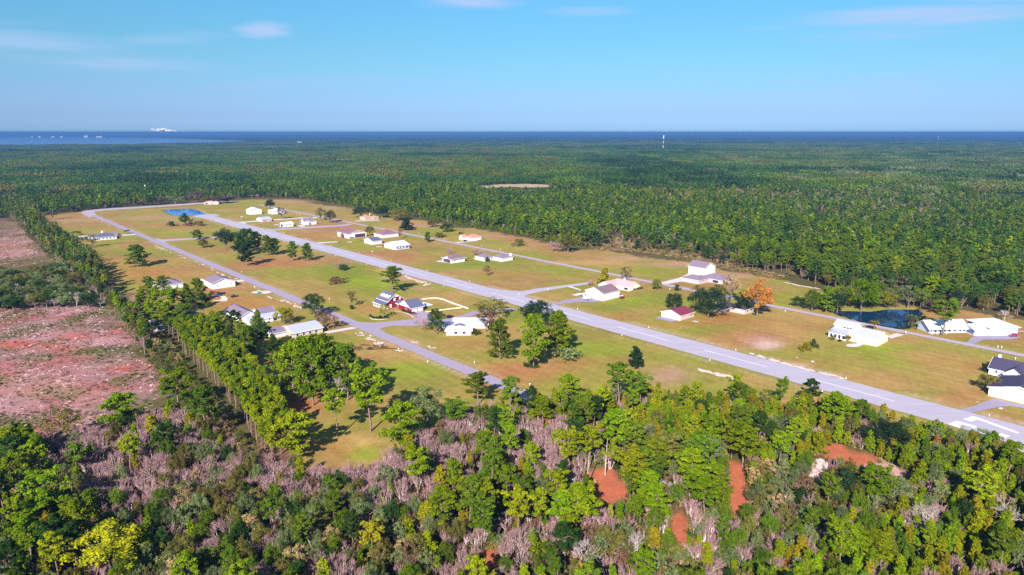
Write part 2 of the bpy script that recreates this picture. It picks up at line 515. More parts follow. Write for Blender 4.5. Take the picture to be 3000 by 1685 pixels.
def grid_mesh(name, co, quads, rgb=None):
    me = bpy.data.meshes.new(name)
    me.vertices.add(len(co))
    me.vertices.foreach_set('co', np.asarray(co, np.float32).ravel())
    me.loops.add(len(quads) * 4)
    me.loops.foreach_set('vertex_index', np.asarray(quads, np.int32).ravel())
    me.polygons.add(len(quads))
    me.polygons.foreach_set('loop_start', np.arange(0, len(quads) * 4, 4, dtype=np.int32))
    me.update(calc_edges=True)
    if rgb is not None:
        at = me.color_attributes.new('cover', 'FLOAT_COLOR', 'POINT')
        at.data.foreach_set('color', np.concatenate([rgb, np.ones((len(rgb), 1))], 1).astype(np.float32).ravel())
    return me


relief = (n3 - .5) * .10 + (n2 - .5) * .18
relief = np.where(cutm, relief * 3.0, relief * .5)
Z0 = -0.12 + relief * .5
wet = in_poly(X, Y, PONDR_W) | in_poly(X, Y, PONDL_W)
Z0 = np.where(wet, -1.2, Z0)
Z0 = np.minimum(Z0, -0.02)
g_me = grid_mesh('ground', np.stack([X, Y, Z0], 1), quads, col)
gm = bpy.data.materials.new('ground_cover')
gm.use_nodes = True
nt = gm.node_tree
bs = nt.nodes['Principled BSDF']
bs.inputs['Roughness'].default_value = 0.95
bs.inputs['Specular IOR Level'].default_value = 0.05
at = nt.nodes.new('ShaderNodeAttribute')
at.attribute_name = 'cover'
tc = nt.nodes.new('ShaderNodeTexCoord')
prev = at.outputs['Color']
for sc_, lo, hi in ((0.9, .80, 1.16), (0.18, .86, 1.14), (3.5, .84, 1.14)):
    nn = nt.nodes.new('ShaderNodeTexNoise')
    nn.inputs['Scale'].default_value = sc_
    nn.inputs['Detail'].default_value = 5
    nn.inputs['Roughness'].default_value = .7
    nt.links.new(tc.outputs['Object'], nn.inputs['Vector'])
    mr = nt.nodes.new('ShaderNodeMapRange')
    mr.inputs[1].default_value = .3
    mr.inputs[2].default_value = .7
    mr.inputs[3].default_value = lo
    mr.inputs[4].default_value = hi
    nt.links.new(nn.outputs['Fac'], mr.inputs[0])
    mx = nt.nodes.new('ShaderNodeMix')
    mx.data_type = 'RGBA'
    mx.blend_type = 'MULTIPLY'
    mx.inputs['Factor'].default_value = 1
    nt.links.new(prev, mx.inputs[6])
    nt.links.new(mr.outputs[0], mx.inputs[7])
    prev = mx.outputs[2]
nt.links.new(prev, bs.inputs['Base Color'])
g_me.materials.append(gm)
ground = bpy.data.objects.new('ground', g_me)
COL.objects.link(ground)
tag(ground, kind='structure')

# land beyond, out to the horizon
FAR = 36000.0
x0, x1, y0, y1 = gx[0], gx[-1], gy[0], gy[-1]
zf = -0.13
vv = [(-FAR, -300, zf), (FAR, -300, zf), (FAR, y0, zf), (x1, y0, zf), (x0, y0, zf), (-FAR, y0, zf),
      (-FAR, y1, zf), (x0, y1, zf), (x1, y1, zf), (FAR, y1, zf), (FAR, FAR, zf), (-FAR, FAR, zf)]
m_far = mat('forest_floor_far', (.060, .085, .035), rough=1, spec=0, col2=(.022, .042, .020), nscale=.0016, noise=.5, stretch=(.25, (.35, 1, 1)))
farland = mesh_obj('terrain', vv, [(0, 1, 2, 3, 4, 5), (5, 4, 7, 6), (3, 2, 9, 8), (6, 7, 8, 9, 10, 11)], m_far)
tag(farland, kind='structure')

# ------------------------------------------------------------------ water
def water_mat(name, col, rough, bump):
    m = mat(name, col, rough=rough, spec=.5)
    nt = m.node_tree
    b_ = nt.nodes['Principled BSDF']
    b_.inputs['IOR'].default_value = 1.33
    n_ = nt.nodes.new('ShaderNodeTexNoise')
    n_.inputs['Scale'].default_value = .8
    n_.inputs['Detail'].default_value = 3
    t_ = nt.nodes.new('ShaderNodeTexCoord')
    nt.links.new(t_.outputs['Object'], n_.inputs['Vector'])
    bp = nt.nodes.new('ShaderNodeBump')
    bp.inputs['Strength'].default_value = bump
    bp.inputs['Distance'].default_value = .1
    nt.links.new(n_.outputs['Fac'], bp.inputs['Height'])
    nt.links.new(bp.outputs[0], b_.inputs['Normal'])
    return m


sheet('water', PONDR_W, -0.05, water_mat('pond_water', (.007, .028, .065), .03, .02))
sheet('water', PONDL_W, 0.02, water_mat('blue_pond_water', (.03, .13, .48), .06, .02))
BAY = [(-700, 400.5), (200, 400.5), (400, 403.5), (560, 407), (640, 410), (762, 414.5), (700, 420), (400, 426), (0, 429), (-700, 429)]
sheet('water', [px(*p) for p in BAY], 0.4, water_mat('bay_water', (.03, .11, .26), .12, .0))

# ------------------------------------------------------------------ runway, streets, drives
m_run = mat('runway_asphalt', lin(224, 212, 230, .53), rough=.9, spec=.1, noise=.13, nscale=.35, stretch=(-0.847, (.12, 1, 1)))
m_str = mat('street_asphalt', lin(205, 186, 210, .53), rough=.9, spec=.1, noise=.12, nscale=.5)
m_lane = mat('lane_asphalt', lin(216, 196, 212, .56), rough=.9, spec=.1, noise=.1, nscale=.5)
m_conc = mat('concrete', lin(238, 222, 222, .66), rough=.85, spec=.15, noise=.1, nscale=.6)
m_paint = mat('road_paint', (.66, .63, .66), rough=.7, noise=.08, nscale=2)
m_sand = mat('sand', lin(246, 222, 214, .72), rough=1, spec=0, noise=.25, nscale=1.2)
m_drive = mat('drive_asphalt', lin(200, 184, 210, .52), rough=.9, spec=.1, noise=.15, nscale=.3)


def strip(name, t0, t1, s0, s1, z, m, wob=.25, step=8.0):
    n = int((s1 - s0) / step) + 1
    r = random.Random(int(t0 * 10))
    a = [st(s0 + (s1 - s0) * i / n, t0 + r.uniform(-wob, wob)) for i in range(n + 1)]
    b_ = [st(s0 + (s1 - s0) * i / n, t1 + r.uniform(-wob, wob)) for i in range(n + 1)]
    v = [(p[0], p[1], z) for p in a + b_]
    f = [(i, i + 1, n + 2 + i, n + 1 + i) for i in range(n)]
    o = mesh_obj(name, v, f, m)
    return tag(o, kind='structure')


strip('runway', 314.6, 336.4, -1058, -20, .024, m_run, .28, 3.0)
sheet('turnaround', [st(*p) for p in ((-1062, 312), (-1040, 311), (-1040, 343), (-1050, 346), (-1066, 346), (-1075, 330))], .016, m_run)
sheet('turnaround', pxs([(2780, 1199), (2800, 1203), (2852, 1190), (2910, 1166.5), (2960, 1178), (3040, 1196), (3040, 1204), (2965, 1190), (2925, 1192), (2890, 1200),
                         (2845, 1209), (2838, 1213), (2850, 1219), (2870, 1224), (2840, 1226)]), .012, m_drive)
sheet('turnaround', pxs([(2905, 1281), (2930, 1290), (2955, 1305), (2980, 1325), (3000, 1340), (3120, 1400), (3120, 1300), (2990, 1270)]), .020, m_run)
strip('street', 200.4, 208.6, -1168, -215, .020, m_str, .3, 3.0)
strip('street', 446.3, 452.3, -1160, 60, .018, m_lane, .25, 3.0)
sheet('street', pxs([(238, 624), (243, 619), (262, 614.5), (300, 611.5), (420, 604.5), (600, 593), (692, 588.5), (693, 591.5), (600, 597), (420, 609.5), (310, 616.5), (280, 620), (276, 624), (285, 632), (262, 637)]), .014, m_lane)
# cross lanes and taxiways
LANES = [
    ('taxiway', [(1432, 842), (1470, 850), (1530, 853), (1570, 846), (1650, 836), (1722, 827), (1725, 833), (1665, 841), (1580, 855), (1543, 864), (1536, 870), (1552, 877), (1590, 886), (1540, 900), (1460, 878)], m_run, .008),
    ('taxiway', [(1505, 902), (1390, 911), (1330, 930), (1290, 938), (1300, 946), (1360, 930), (1440, 914), (1512, 908)], m_drive, .008),
    ('taxiway', [(1608, 890), (1700, 871), (1712, 867), (1740, 871), (1772, 880.5), (1742, 884.5), (1690, 885), (1622, 895), (1600, 897)], m_drive, .010),
    ('path', [(1673, 863.5), (1700, 859), (1716, 866), (1690, 868)], m_conc, .012),
    ('path', [(1661, 840), (1682, 846), (1702, 852), (1702, 848.5), (1690, 844), (1671, 837.5)], m_conc, .013),
    ('taxiway', [(780, 669), (797, 671), (1000, 658.5), (1023, 655), (1034, 659), (1000, 663), (812, 675), (806, 678), (830, 690), (790, 690)], m_lane, .010),
    ('taxiway', [(700, 650.5), (752, 646.5), (752, 649.5), (716, 652.5), (722, 658), (700, 655)], m_conc, .010),
    ('path', [(798, 643.5), (884, 637), (930, 636), (930, 639), (884, 640), (800, 646.5)], m_conc, .010),
    ('taxiway', [(455, 697), (475, 702), (640, 693.5), (690, 688.5), (692, 691), (640, 697.5), (486, 707), (482, 710), (500, 716), (470, 712)], m_lane, .010),
    ('taxiway', [(928, 710.5), (987, 707), (991, 709.5), (940, 713.5), (930, 714)], m_conc, .010),
    ('street', [(1000, 935), (1061, 944), (1095, 945.5), (1137, 942), (1212, 935), (1216, 930), (1209, 918), (1225, 913.5), (1255, 915.5), (1266, 924), (1262, 938), (1330, 934), (1330, 944), (1213, 955), (1150, 955), (1122, 960), (1114, 965), (1140, 980), (1100, 975)], m_str, .012),
    ('path', [(1150, 910), (1160, 910.5), (1195, 918), (1210, 926), (1214, 932), (1209, 930), (1200, 923), (1180, 916)], m_conc, .010),
    ('path', [(688, 822), (716, 817.5), (729, 822), (698, 827)], m_conc, .010),
    ('path', [(945, 972.5), (1030, 958), (1048, 961.5), (1032, 964.5), (962, 977)], m_conc, .010),
    ('path', [(1925, 830), (1990, 814), (2004, 808), (2020, 799), (2062, 799), (2066, 803), (2028, 812), (2010, 823), (1990, 826), (1952, 833)], m_conc, .010),
    ('path', [(1918, 931.5), (1938, 927), (1992, 937), (1966, 943)], m_drive, .010),
    ('path', [(2606, 990), (2600, 985), (2625, 976), (2650, 981), (2612, 992)], m_conc, .010),
    ('path', [(2508, 1006), (2524, 1000), (2532, 1003), (2538, 1006), (2522, 1012)], m_conc, .011),
    ('path', [(2478 + 22 + 22 * math.cos(k * .3142), 1012 + 5.2 * math.sin(k * .3142)) for k in range(20)], m_conc, .010),
    ('driveway', [(2810, 1008), (2832, 1004), (2846, 989), (2862, 983), (2900, 982), (2980, 985), (2986, 990), (2960, 995), (2882, 995), (2850, 1008), (2838, 1014)], m_drive, .010),
    ('path', [(1275, 766.5), (1290, 762.5), (1322, 768), (1320, 771)], m_conc, .010),
    ('path', [(1384, 757), (1398, 754), (1400, 758), (1392, 758.5)], m_conc, .010),
    ('path', [(1330, 709.5), (1370, 707), (1398, 704), (1400, 706), (1345, 712)], m_conc, .010),
    ('path', [(814, 663.5), (836, 661.5), (845, 665), (824, 666)], m_conc, .012), ('path', [(868, 660), (892, 659.5), (895, 664), (880, 665)], m_conc, .012),
    ('path', [(290, 690), (398, 686), (400, 688.5), (345, 692), (288, 693)], m_conc, .012),
    ('path', [(1040, 646.5), (1110, 645), (1112, 647), (1042, 649)], m_conc, .012),
]
for nme, L, m, z in LANES:
    sheet(nme, pxs(L), z, m)
# gravel turn and builder's pad near the left street
for L in ([(733, 858), (745, 853.5), (790, 851.5), (801, 856), (778, 861), (757, 860)], [(612, 866), (640, 862), (660, 868), (668, 874), (664, 882), (640, 883), (618, 880), (644, 879), (650, 872), (640, 868)]):
    sheet('gravel_pad', pxs(L), .010, m_sand)
for L in ([(2026, 941), (2035, 939.5), (2049, 942), (2040, 944.5)], [(2923, 1197), (2930, 1193), (2941, 1196.5), (2934, 1200)], [(2858, 1178), (2862, 1176.5), (2870, 1178), (2866, 1179.5)],
          [(1016, 708.5), (1031, 707.5), (1031, 710), (1018, 710.3)], [(1101, 722.5), (1117, 721.5), (1118, 724), (1103, 724.4)], [(1087, 735.5), (1093, 735), (1094, 738), (1089, 738)],
          [(802, 658), (816, 657), (816, 660), (803, 660)], [(704, 634.5), (711, 633.5), (713, 636), (705, 637)], [(2374, 1058), (2380, 1056), (2388, 1060), (2381, 1062.5)], [(2330, 1047), (2338, 1046), (2338, 1048), (2331, 1048.5)]):
    sheet('concrete_pad', pxs(L), .012, m_conc)

# centre line
for k in range(22):
    s0 = -103.5 - 62.5 * k
    if s0 - 38 < -1050:
        break
    sheet('centre_line', [st(s0 - 38, 325.1), st(s0, 325.1), st(s0, 325.75), st(s0 - 38, 325.75)], .030, m_paint)
m_ditch = mat('ditch_soil', lin(112, 84, 62, .45), rough=1, spec=0, noise=.4, nscale=.5)
for L, wd in (([(232, 720), (262, 720), (300, 717), (345, 713), (420, 708.5)], .9), ([(330, 690.5), (385, 689)], .6), ([(85, 631), (150, 629), (230, 627)], 1.0), ([(1040, 1021), (1080, 1024), (1130, 1020), (1175, 1023)], .5), ([(420, 612), (520, 606), (590, 600)], 1.2)):
    P = [Vector(px(*p)) for p in L]
    a_, b_ = [], []
    for i, p in enumerate(P):
        d = (P[min(i + 1, len(P) - 1)] - P[max(i - 1, 0)]).normalized()
        nn = Vector((-d.y, d.x, 0)) * wd * (.7 + .6 * ((i * 37) % 5) / 5)
        a_.append((p.x + nn.x, p.y + nn.y, .006))
        b_.append((p.x - nn.x, p.y - nn.y, .006))
    n = len(P)
    tag(mesh_obj('ditch', a_ + b_, [(i, n + i, n + i + 1, i + 1) for i in range(n - 1)], m_ditch), kind='structure')
# runway number painted near the threshold: 27
r0 = (2750, 1190, 10.304)
rp = lambda L: [px(r0[0] + a / r0[2], r0[1] + b_ / r0[2]) for a, b_ in L]
for L in ([(725, 392), (1040, 302), (1180, 340), (2440, 800), (2400, 830), (2330, 815), (1180, 405), (985, 468)],
          [(285, 545), (520, 452), (580, 452), (1080, 592), (1440, 850), (1690, 905), (1890, 815), (2165, 900), (1880, 1020), (1420, 880), (1260, 820), (960, 615), (720, 550), (595, 600), (725, 655), (670, 682)]):
    sheet('runway_number', rp(L), .032, m_paint)


def blotches(name, line, wd, n, m, z, rmin=.4, rmax=1.6, seed=0):
    """irregular sandy spots strewn along a line of photo pixels"""
    r = random.Random(seed)
    P = [Vector(px(*p)) for p in line]
    mb = MB()
    for k in range(n):
        u = r.uniform(0, len(P) - 1.001)
        i = int(u)
        c = P[i].lerp(P[i + 1], u - i)
        d = (P[i + 1] - P[i]).normalized()
        nn = Vector((-d.y, d.x, 0))
        c = c + nn * r.gauss(0, wd * .5)
        R = r.uniform(rmin, rmax)
        q = [tuple(c + d * (math.cos(a_) * R * r.uniform(1.1, 2.4)) + nn * (math.sin(a_) * R * r.uniform(.5, 1.0)) + Vector((0, 0, z + k * 2e-5))) for a_ in [j * math.pi / 4 for j in range(8)]]
        mb.add(q, [tuple(range(8))])
    return tag(mb.build(name, m), kind='stuff')


blotches('sand_strip', [(2200, 1035), (2260, 1053), (2330, 1074), (2400, 1092), (2470, 1108)], 1.6, 110, m_sand, .004, .25, 1.1, 1)
blotches('sand_strip', [(2045, 1081), (2090, 1095), (2125, 1100), (2150, 1110)], 2.0, 46, m_sand, .004, .4, 1.3, 2)
blotches('sand_strip', [(1180, 808), (1215, 820), (1255, 836)], 3.0, 40, m_sand, .004, .5, 1.6, 3)
blotches('sand_strip', [(1050, 975), (1080, 992), (1110, 1005), (1112, 1016)], 3.0, 44, m_sand, .004, .3, 1.2, 4)
blotches('sand_strip', [(1160, 1023), (1180, 1030)], 1.5, 9, m_sand, .004, .3, .8, 5)
blotches('sand_strip', [(1205, 1000), (1245, 1012), (1270, 1020)], 1.4, 16, m_sand, .004, .3, .8, 6)
blotches('sand_strip', [(780, 868), (840, 885), (890, 905)], 2.0, 40, m_sand, .004, .3, 1.2, 7)
blotches('sand_strip', [(450, 720), (480, 732), (545, 755), (640, 800), (690, 822)], 3.0, 60, m_sand, .004, .3, 1.4, 8)
blotches('sand_strip', [(245, 633), (300, 652)], 2.0, 24, m_sand, .004, .4, 1.4, 9)
blotches('sand_strip', [(1860, 840), (1900, 828)], 1.0, 5, m_sand, .004, .3, .8, 10)
blotches('sand_strip', [(2290, 826), (2350, 838), (2410, 848)], 1.5, 40, m_sand, .004, .4, 1.5, 11)
blotches('sand_strip', [(2400, 1345), (2420, 1380), (2380, 1400)], 3.0, 40, m_sand, .004, .3, 1.2, 12)
blotches('sand_strip', [(2530, 1370), (2560, 1385), (2590, 1392), (2620, 1388)], 3.5, 70, m_sand, .004, .3, 1.2, 13)
blotches('sand_strip', [(1960, 768), (2040, 782), (2140, 806), (2260, 822)], 5.0, 26, m_sand, .004, .3, .9, 14)
blotches('sand_clearing', [(1420, 548), (1500, 543), (1600, 547)], 30.0, 70, mat('pale_soil', lin(214, 186, 150, .6), rough=1, noise=.2, nscale=.05), .35, 10, 26, 15)

# ------------------------------------------------------------------ foliage building blocks
def tri_cloud(name, centers, radii, per, size, m, seed, flat=.75, up=.35, tint_c=None, elong=1.0):
    """leaf-sized triangles over many small clumps; tint varies by clump and leaf"""
    r = np.random.default_rng(seed)
    C = np.repeat(np.asarray(centers, float), per, 0)
    R = np.repeat(np.asarray(radii, float), per)
    n = len(C)
    d = r.normal(size=(n, 3))
    d /= np.linalg.norm(d, axis=1)[:, None]
    d[:, 2] = np.where(d[:, 2] < -.55, -d[:, 2], d[:, 2])
    rad = R * (.35 + .85 * r.random(n) ** .75)
    P = C + d * rad[:, None] * np.array([1, 1, flat])
    nrm = d + r.normal(size=(n, 3)) * .6 + np.array([0, 0, up])
    nrm /= np.linalg.norm(nrm, axis=1)[:, None]
    a = np.cross(nrm, r.normal(size=(n, 3)))
    a /= np.linalg.norm(a, axis=1)[:, None] + 1e-9
    b_ = np.cross(nrm, a)
    s = size * (.6 + .8 * r.random(n))[:, None]
    v = np.empty((n, 3, 3))
    v[:, 0] = P + a * s * elong
    v[:, 1] = P - a * s * .55 * elong + b_ * s * .75
    v[:, 2] = P - a * s * .45 * elong - b_ * s * .75
    me = bpy.data.meshes.new(name)
    me.vertices.add(n * 3)
    me.vertices.foreach_set('co', v.astype(np.float32).ravel())
    me.loops.add(n * 3)
    me.loops.foreach_set('vertex_index', np.arange(n * 3, dtype=np.int32))
    me.polygons.add(n)
    me.polygons.foreach_set('loop_start', np.arange(0, n * 3, 3, dtype=np.int32))
    me.update(calc_edges=True)
    tc_ = np.repeat(r.random(len(centers)) if tint_c is None else np.asarray(tint_c), per)
    t = np.clip(tc_ * .65 + r.random(n) * .45 - .05, 0, 1)
    at_ = me.attributes.new('tint', 'FLOAT', 'FACE')
    at_.data.foreach_set('value', t.astype(np.float32))
    if m:
        me.materials.append(m)
    return me


def branch_mesh(name, segs, m, sides=3, m2=None, thin=.0):
    """segs: (a, b, ra, rb)"""
    n = len(segs)
    A = np.array([s[0] for s in segs], float)
    B = np.array([s[1] for s in segs], float)
    ra = np.array([s[2] for s in segs])[:, None]
    rb = np.array([s[3] for s in segs])[:, None]
    d = B - A
    d /= np.linalg.norm(d, axis=1)[:, None] + 1e-9
    h = np.where(np.abs(d[:, 2:3]) > .9, np.array([[1., 0, 0]]), np.array([[0, 0, 1.]]))
    x = np.cross(d, h)
    x /= np.linalg.norm(x, axis=1)[:, None]
    y = np.cross(d, x)
    v = np.empty((n, 2 * sides, 3))
    for k in range(sides):
        an = 2 * math.pi * k / sides
        o = x * math.cos(an) + y * math.sin(an)
        v[:, k] = A + o * ra
        v[:, sides + k] = B + o * rb
    base = (np.arange(n) * 2 * sides)[:, None]
    q = []
    for k in range(sides):
        k2 = (k + 1) % sides
        q.append(base + np.array([[k, k2, sides + k2, sides + k]]))
    q = np.stack(q, 1).reshape(-1, 4)
    me = grid_mesh(name, v.reshape(-1, 3), q)
    me.materials.append(m)
    if m2:
        me.materials.append(m2)
        me.polygons.foreach_set('material_index', np.repeat((ra[:, 0] < thin).astype(np.int32), sides))
    return me


m_bark = mat('pine_bark', lin(176, 148, 132, .55), rough=.95, spec=0, noise=.45, nscale=3)
m_bark_o = mat('oak_bark', lin(160, 142, 130, .55), rough=.95, spec=0, noise=.4, nscale=3)
m_bare = mat('bare_bark', lin(240, 216, 212, .80), rough=.95, spec=0, noise=.35, nscale=.7)
m_bare_p = mat('pale_bark', lin(228, 208, 200, .60), rough=.95, spec=0, noise=.4, nscale=1)
m_twig = mat('twig_bark', lin(212, 168, 168, .66), rough=1, spec=0, noise=.4, nscale=.6)
m_twig_b = mat('brown_twigs', lin(150, 118, 104, .52), rough=1, spec=0, noise=.4, nscale=.6)


def pine_parts(seed, h=18.0, start=.42, spread=3.6, n=22, per=30, clump=1.0, shape='round', leaf=.42):
    r = random.Random(seed)
    segs, C, R = [], [], []
    lean = (r.uniform(-.5, .5), r.uniform(-.5, .5))
    ax = lambda z: (lean[0] * (z / h) ** 2 * 1.2 + .12 * math.sin(z * .6 + seed), lean[1] * (z / h) ** 2 * 1.2, z)
    N = 9
    for i in range(N):
        z0_, z1_ = h * .97 * i / N, h * .97 * (i + 1) / N
        segs.append((ax(z0_), ax(z1_), .27 * (1 - .8 * i / N) * h / 18, .27 * (1 - .8 * (i + 1) / N) * h / 18))
    for k in range(n):
        f = (k + r.random() * .8) / n
        z = h * (start + (.94 - start) * f)
        if shape == 'round':
            pr = (1 - (2 * f - .75) ** 2 * .45) * (1 if f < .8 else 1.25 - f * .55)
        elif shape == 'flat':
            pr = .6 + .7 * f if f < .8 else .95
        else:
            pr = 1.12 - f * .98
        L = spread * max(.2, pr) * r.uniform(.62, 1.15)
        an = k * 2.4 + r.uniform(-.5, .5)
        tilt = r.uniform(.02, .40) + (.5 * f if shape != 'cone' else .1)
        a_ = Vector(ax(z))
        dr = Vector((math.cos(an) * math.cos(tilt), math.sin(an) * math.cos(tilt), math.sin(tilt)))
        mid = a_ + dr * L * .55 + Vector((0, 0, -.1 * L * .3))
        tip = a_ + dr * L + Vector((0, 0, .06 * L))
        segs.append((tuple(a_), tuple(mid), .085, .055))
        segs.append((tuple(mid), tuple(tip), .055, .02))
        for q in range(5 if L > 1.6 else 3):
            u = r.uniform(.38, 1.1)
            c = a_.lerp(tip, u) + Vector((r.uniform(-.6, .6), r.uniform(-.6, .6), r.uniform(-.1, .5)))
            C.append(tuple(c))
            R.append(clump * r.uniform(.40, .86))
    for q in range(6):
        c = Vector(ax(h * r.uniform(.88, 1.02 if shape == 'cone' else .99))) + Vector((r.uniform(-.7, .7), r.uniform(-.7, .7), 0))
        C.append(tuple(c))
        R.append(clump * r.uniform(.35, .65))
    if shape == 'cone':                                     # pointed leader
        for q in range(5):
            C.append((ax(h)[0] + r.uniform(-.1, .1), ax(h)[1] + r.uniform(-.1, .1), h * (.93 + .035 * q)))
            R.append(clump * (.62 - .11 * q))
    for q in range(4):                                      # dead stubs under the crown
        z = h * r.uniform(start * .55, start)
        an = r.uniform(0, 6.3)
        a_ = Vector(ax(z))
        segs.append((tuple(a_), tuple(a_ + Vector((math.cos(an), math.sin(an), .15)) * r.uniform(.5, 1.4)), .05, .015))
    return segs, C, R


def oak_parts(seed, h=11.0, spread=5.0, start=.22, lobes=60):
    r = random.Random(seed)
    segs, C, R = [], [], []
    z0_ = h * start
    segs.append(((0, 0, 0), (.1, 0, z0_), .38 * h / 11, .3 * h / 11))
    for k in range(7):
        an = k * .9 + r.uniform(-.3, .3)
        mid = Vector((math.cos(an) * spread * .35, math.sin(an) * spread * .35, z0_ + (h - z0_) * r.uniform(.3, .5)))
        tip = Vector((math.cos(an) * spread * .7, math.sin(an) * spread * .7, z0_ + (h - z0_) * r.uniform(.5, .85)))
        segs.append(((.1, 0, z0_), tuple(mid), .18, .1))
        segs.append((tuple(mid), tuple(tip), .1, .03))
    for k in range(lobes):
        u = r.random()
        ph = r.uniform(0, 6.283)
        el = math.asin(min(1, u ** .8)) if r.random() > .25 else -r.uniform(0, .5)
        rr = r.uniform(.72, 1.04) if r.random() > .25 else r.uniform(.3, .7)
        wob = 1 + .16 * math.sin(ph * 3 + seed) + .08 * math.sin(ph * 5 + seed * 2)
        x = math.cos(ph) * math.cos(el) * spread * rr * wob
        y = math.sin(ph) * math.cos(el) * spread * rr * wob
        cz = z0_ + (h - z0_) * .42
        z = cz + math.sin(el) * (h - cz) * rr
        C.append((x, y, z))
        R.append(r.uniform(.8, 1.45) * spread / 5)
    return segs, C, R


def bare_parts(seed, h=9.0, spread=.55, levels=5, stems=1, r0=.16, kids=(5, 4, 4, 4), twig=.02):
    r = random.Random(seed)
    segs = []

    def grow(a_, d, L, rad, lv):
        b_ = a_ + d * L
        segs.append((tuple(a_), tuple(b_), rad, max(twig, rad * .6)))
        if lv >= levels - 1:
            return
        for k in range(kids[min(lv, len(kids) - 1)]):
            nd = (d + Vector((r.gauss(0, spread), r.gauss(0, spread), r.gauss(.12, spread * .55)))).normalized()
            if nd.z < -.1:
                nd.z = .1
                nd.normalize()
            s = a_.lerp(b_, r.uniform(.45, 1.0))
            grow(s, nd, L * r.uniform(.52, .8), max(twig, rad * .52), lv + 1)
    for s in range(stems):
        an = r.uniform(0, 6.3)
        d = Vector((math.cos(an) * (.0 if stems == 1 else .28), math.sin(an) * (.0 if stems == 1 else .28), 1)).normalized()
        o = Vector((math.cos(an) * .5, math.sin(an) * .5, 0)) if stems > 1 else Vector((0, 0, 0))
        grow(o, d, h * (.40 if stems == 1 else .42) * r.uniform(.85, 1.1), r0, 0)
    return segs


# leaf tones: (light, dark)
TONE = {
    'bright': (lin(162, 180, 28, .50), lin(110, 146, 20, .46)),
    'mid': (lin(140, 162, 42, .48), lin(92, 124, 32, .44)),
    'dark': (lin(90, 120, 48, .44), lin(52, 82, 36, .40)),
    'yellow': (lin(184, 186, 30, .51), lin(136, 154, 22, .47)),
    'far': (lin(112, 148, 58, .45), lin(70, 110, 46, .41)),
    'grey': (lin(164, 174, 112, .50), lin(106, 126, 74, .45)),
    'olive': (lin(164, 152, 76, .50), lin(112, 112, 52, .45)),
    'oakdark': (lin(82, 108, 68, .42), lin(44, 72, 48, .38)),
    'gold': (lin(214, 208, 40, .54), lin(156, 168, 24, .48)),
    'orange': (lin(230, 168, 80, .58), lin(180, 128, 64, .5)),
    'brown': (lin(170, 132, 98, .50), lin(124, 96, 74, .46)),
    'purple': (lin(150, 122, 120, .48), lin(110, 90, 86, .44)),
    'red': (lin(190, 90, 90, .5), lin(150, 60, 66, .46)),
    'amber': (lin(190, 176, 40, .5), lin(150, 140, 30, .46)),
    'straw': (lin(222, 190, 136, .55), lin(176, 146, 100, .5)),
}
for k_, (a_, b_) in TONE.items():
    leaf_mat('leaf_' + k_, tuple(q * 1.22 for q in b_), tuple(q * 1.30 for q in a_))

VARS = {}            # kind -> list of (trunk mesh, crown mesh builder data, height, width)


def var(kind, trunk, crown, h, w):
    VARS.setdefault(kind, []).append((trunk, crown, h, w))


def retone(me, tone):
    key = (me.name, tone)
    if key in retone.c:
        return retone.c[key]
    c = me.copy()
    c.materials.clear()
    c.materials.append(MATS['leaf_' + tone])
    retone.c[key] = c
    return c


retone.c = {}
for i, kw in enumerate([dict(shape='round', start=.42), dict(shape='round', start=.36, spread=4.0, n=26), dict(shape='flat', start=.5, spread=3.8, n=20), dict(shape='round', start=.5, spread=3.2, n=18),
                        dict(shape='flat', start=.40, spread=4.4, n=26, h=17)]):
    sg, C, R = pine_parts(100 + i, **kw)
    var('pine', branch_mesh('pine_trunk', sg, m_bark, 5), tri_cloud('pine_crown', C, R, 40, .27, None, 200 + i, flat=.8, elong=1.25), kw.get('h', 18.0), 8.0)
for i, kw in enumerate([dict(shape='round', start=.10, spread=4.2, n=34), dict(shape='round', start=.16, spread=4.0, n=32), dict(shape='cone', start=.12, spread=4.6, n=36)]):
    sg, C, R = pine_parts(130 + i, h=14.0, clump=1.05, **kw)
    var('fieldpine', branch_mesh('pine_trunk', sg, m_bark, 5), tri_cloud('pine_crown', C, R, 40, .27, None, 230 + i, flat=.85, elong=1.25), 14.0, 9.0)
for i, kw in enumerate([dict(start=.06, spread=2.0, n=34), dict(start=.10, spread=1.7, n=30), dict(start=.04, spread=2.3, n=36)]):
    sg, C, R = pine_parts(160 + i, h=9.0, shape='cone', clump=.62, **kw)
    var('youngpine', branch_mesh('pine_trunk', sg, m_bark, 4), tri_cloud('pine_crown', C, R, 24, .24, None, 260 + i, flat=1.3, up=.2, elong=1.3), 9.0, 4.2)
for i, kw in enumerate([dict(start=.55, spread=1.8, n=16), dict(start=.48, spread=2.0, n=18), dict(start=.6, spread=1.6, n=14)]):
    sg, C, R = pine_parts(190 + i, h=15.0, shape='round', clump=.85, **kw)
    var('polepine', branch_mesh('pine_trunk', sg, m_bark, 4), tri_cloud('pine_crown', C, R, 32, .26, None, 290 + i, flat=1.0, elong=1.25), 15.0, 4.4)
for i, kw in enumerate([dict(), dict(spread=4.6, lobes=64), dict(spread=5.4, h=10.5, lobes=70), dict(h=12, spread=4.4, start=.18)]):
    sg, C, R = oak_parts(300 + i, **kw)
    var('oak', branch_mesh('oak_trunk', sg, m_bark_o, 6), tri_cloud('oak_crown', C, R, 80, .24, None, 320 + i, flat=.85), kw.get('h', 11.0), 2 * kw.get('spread', 5.0))
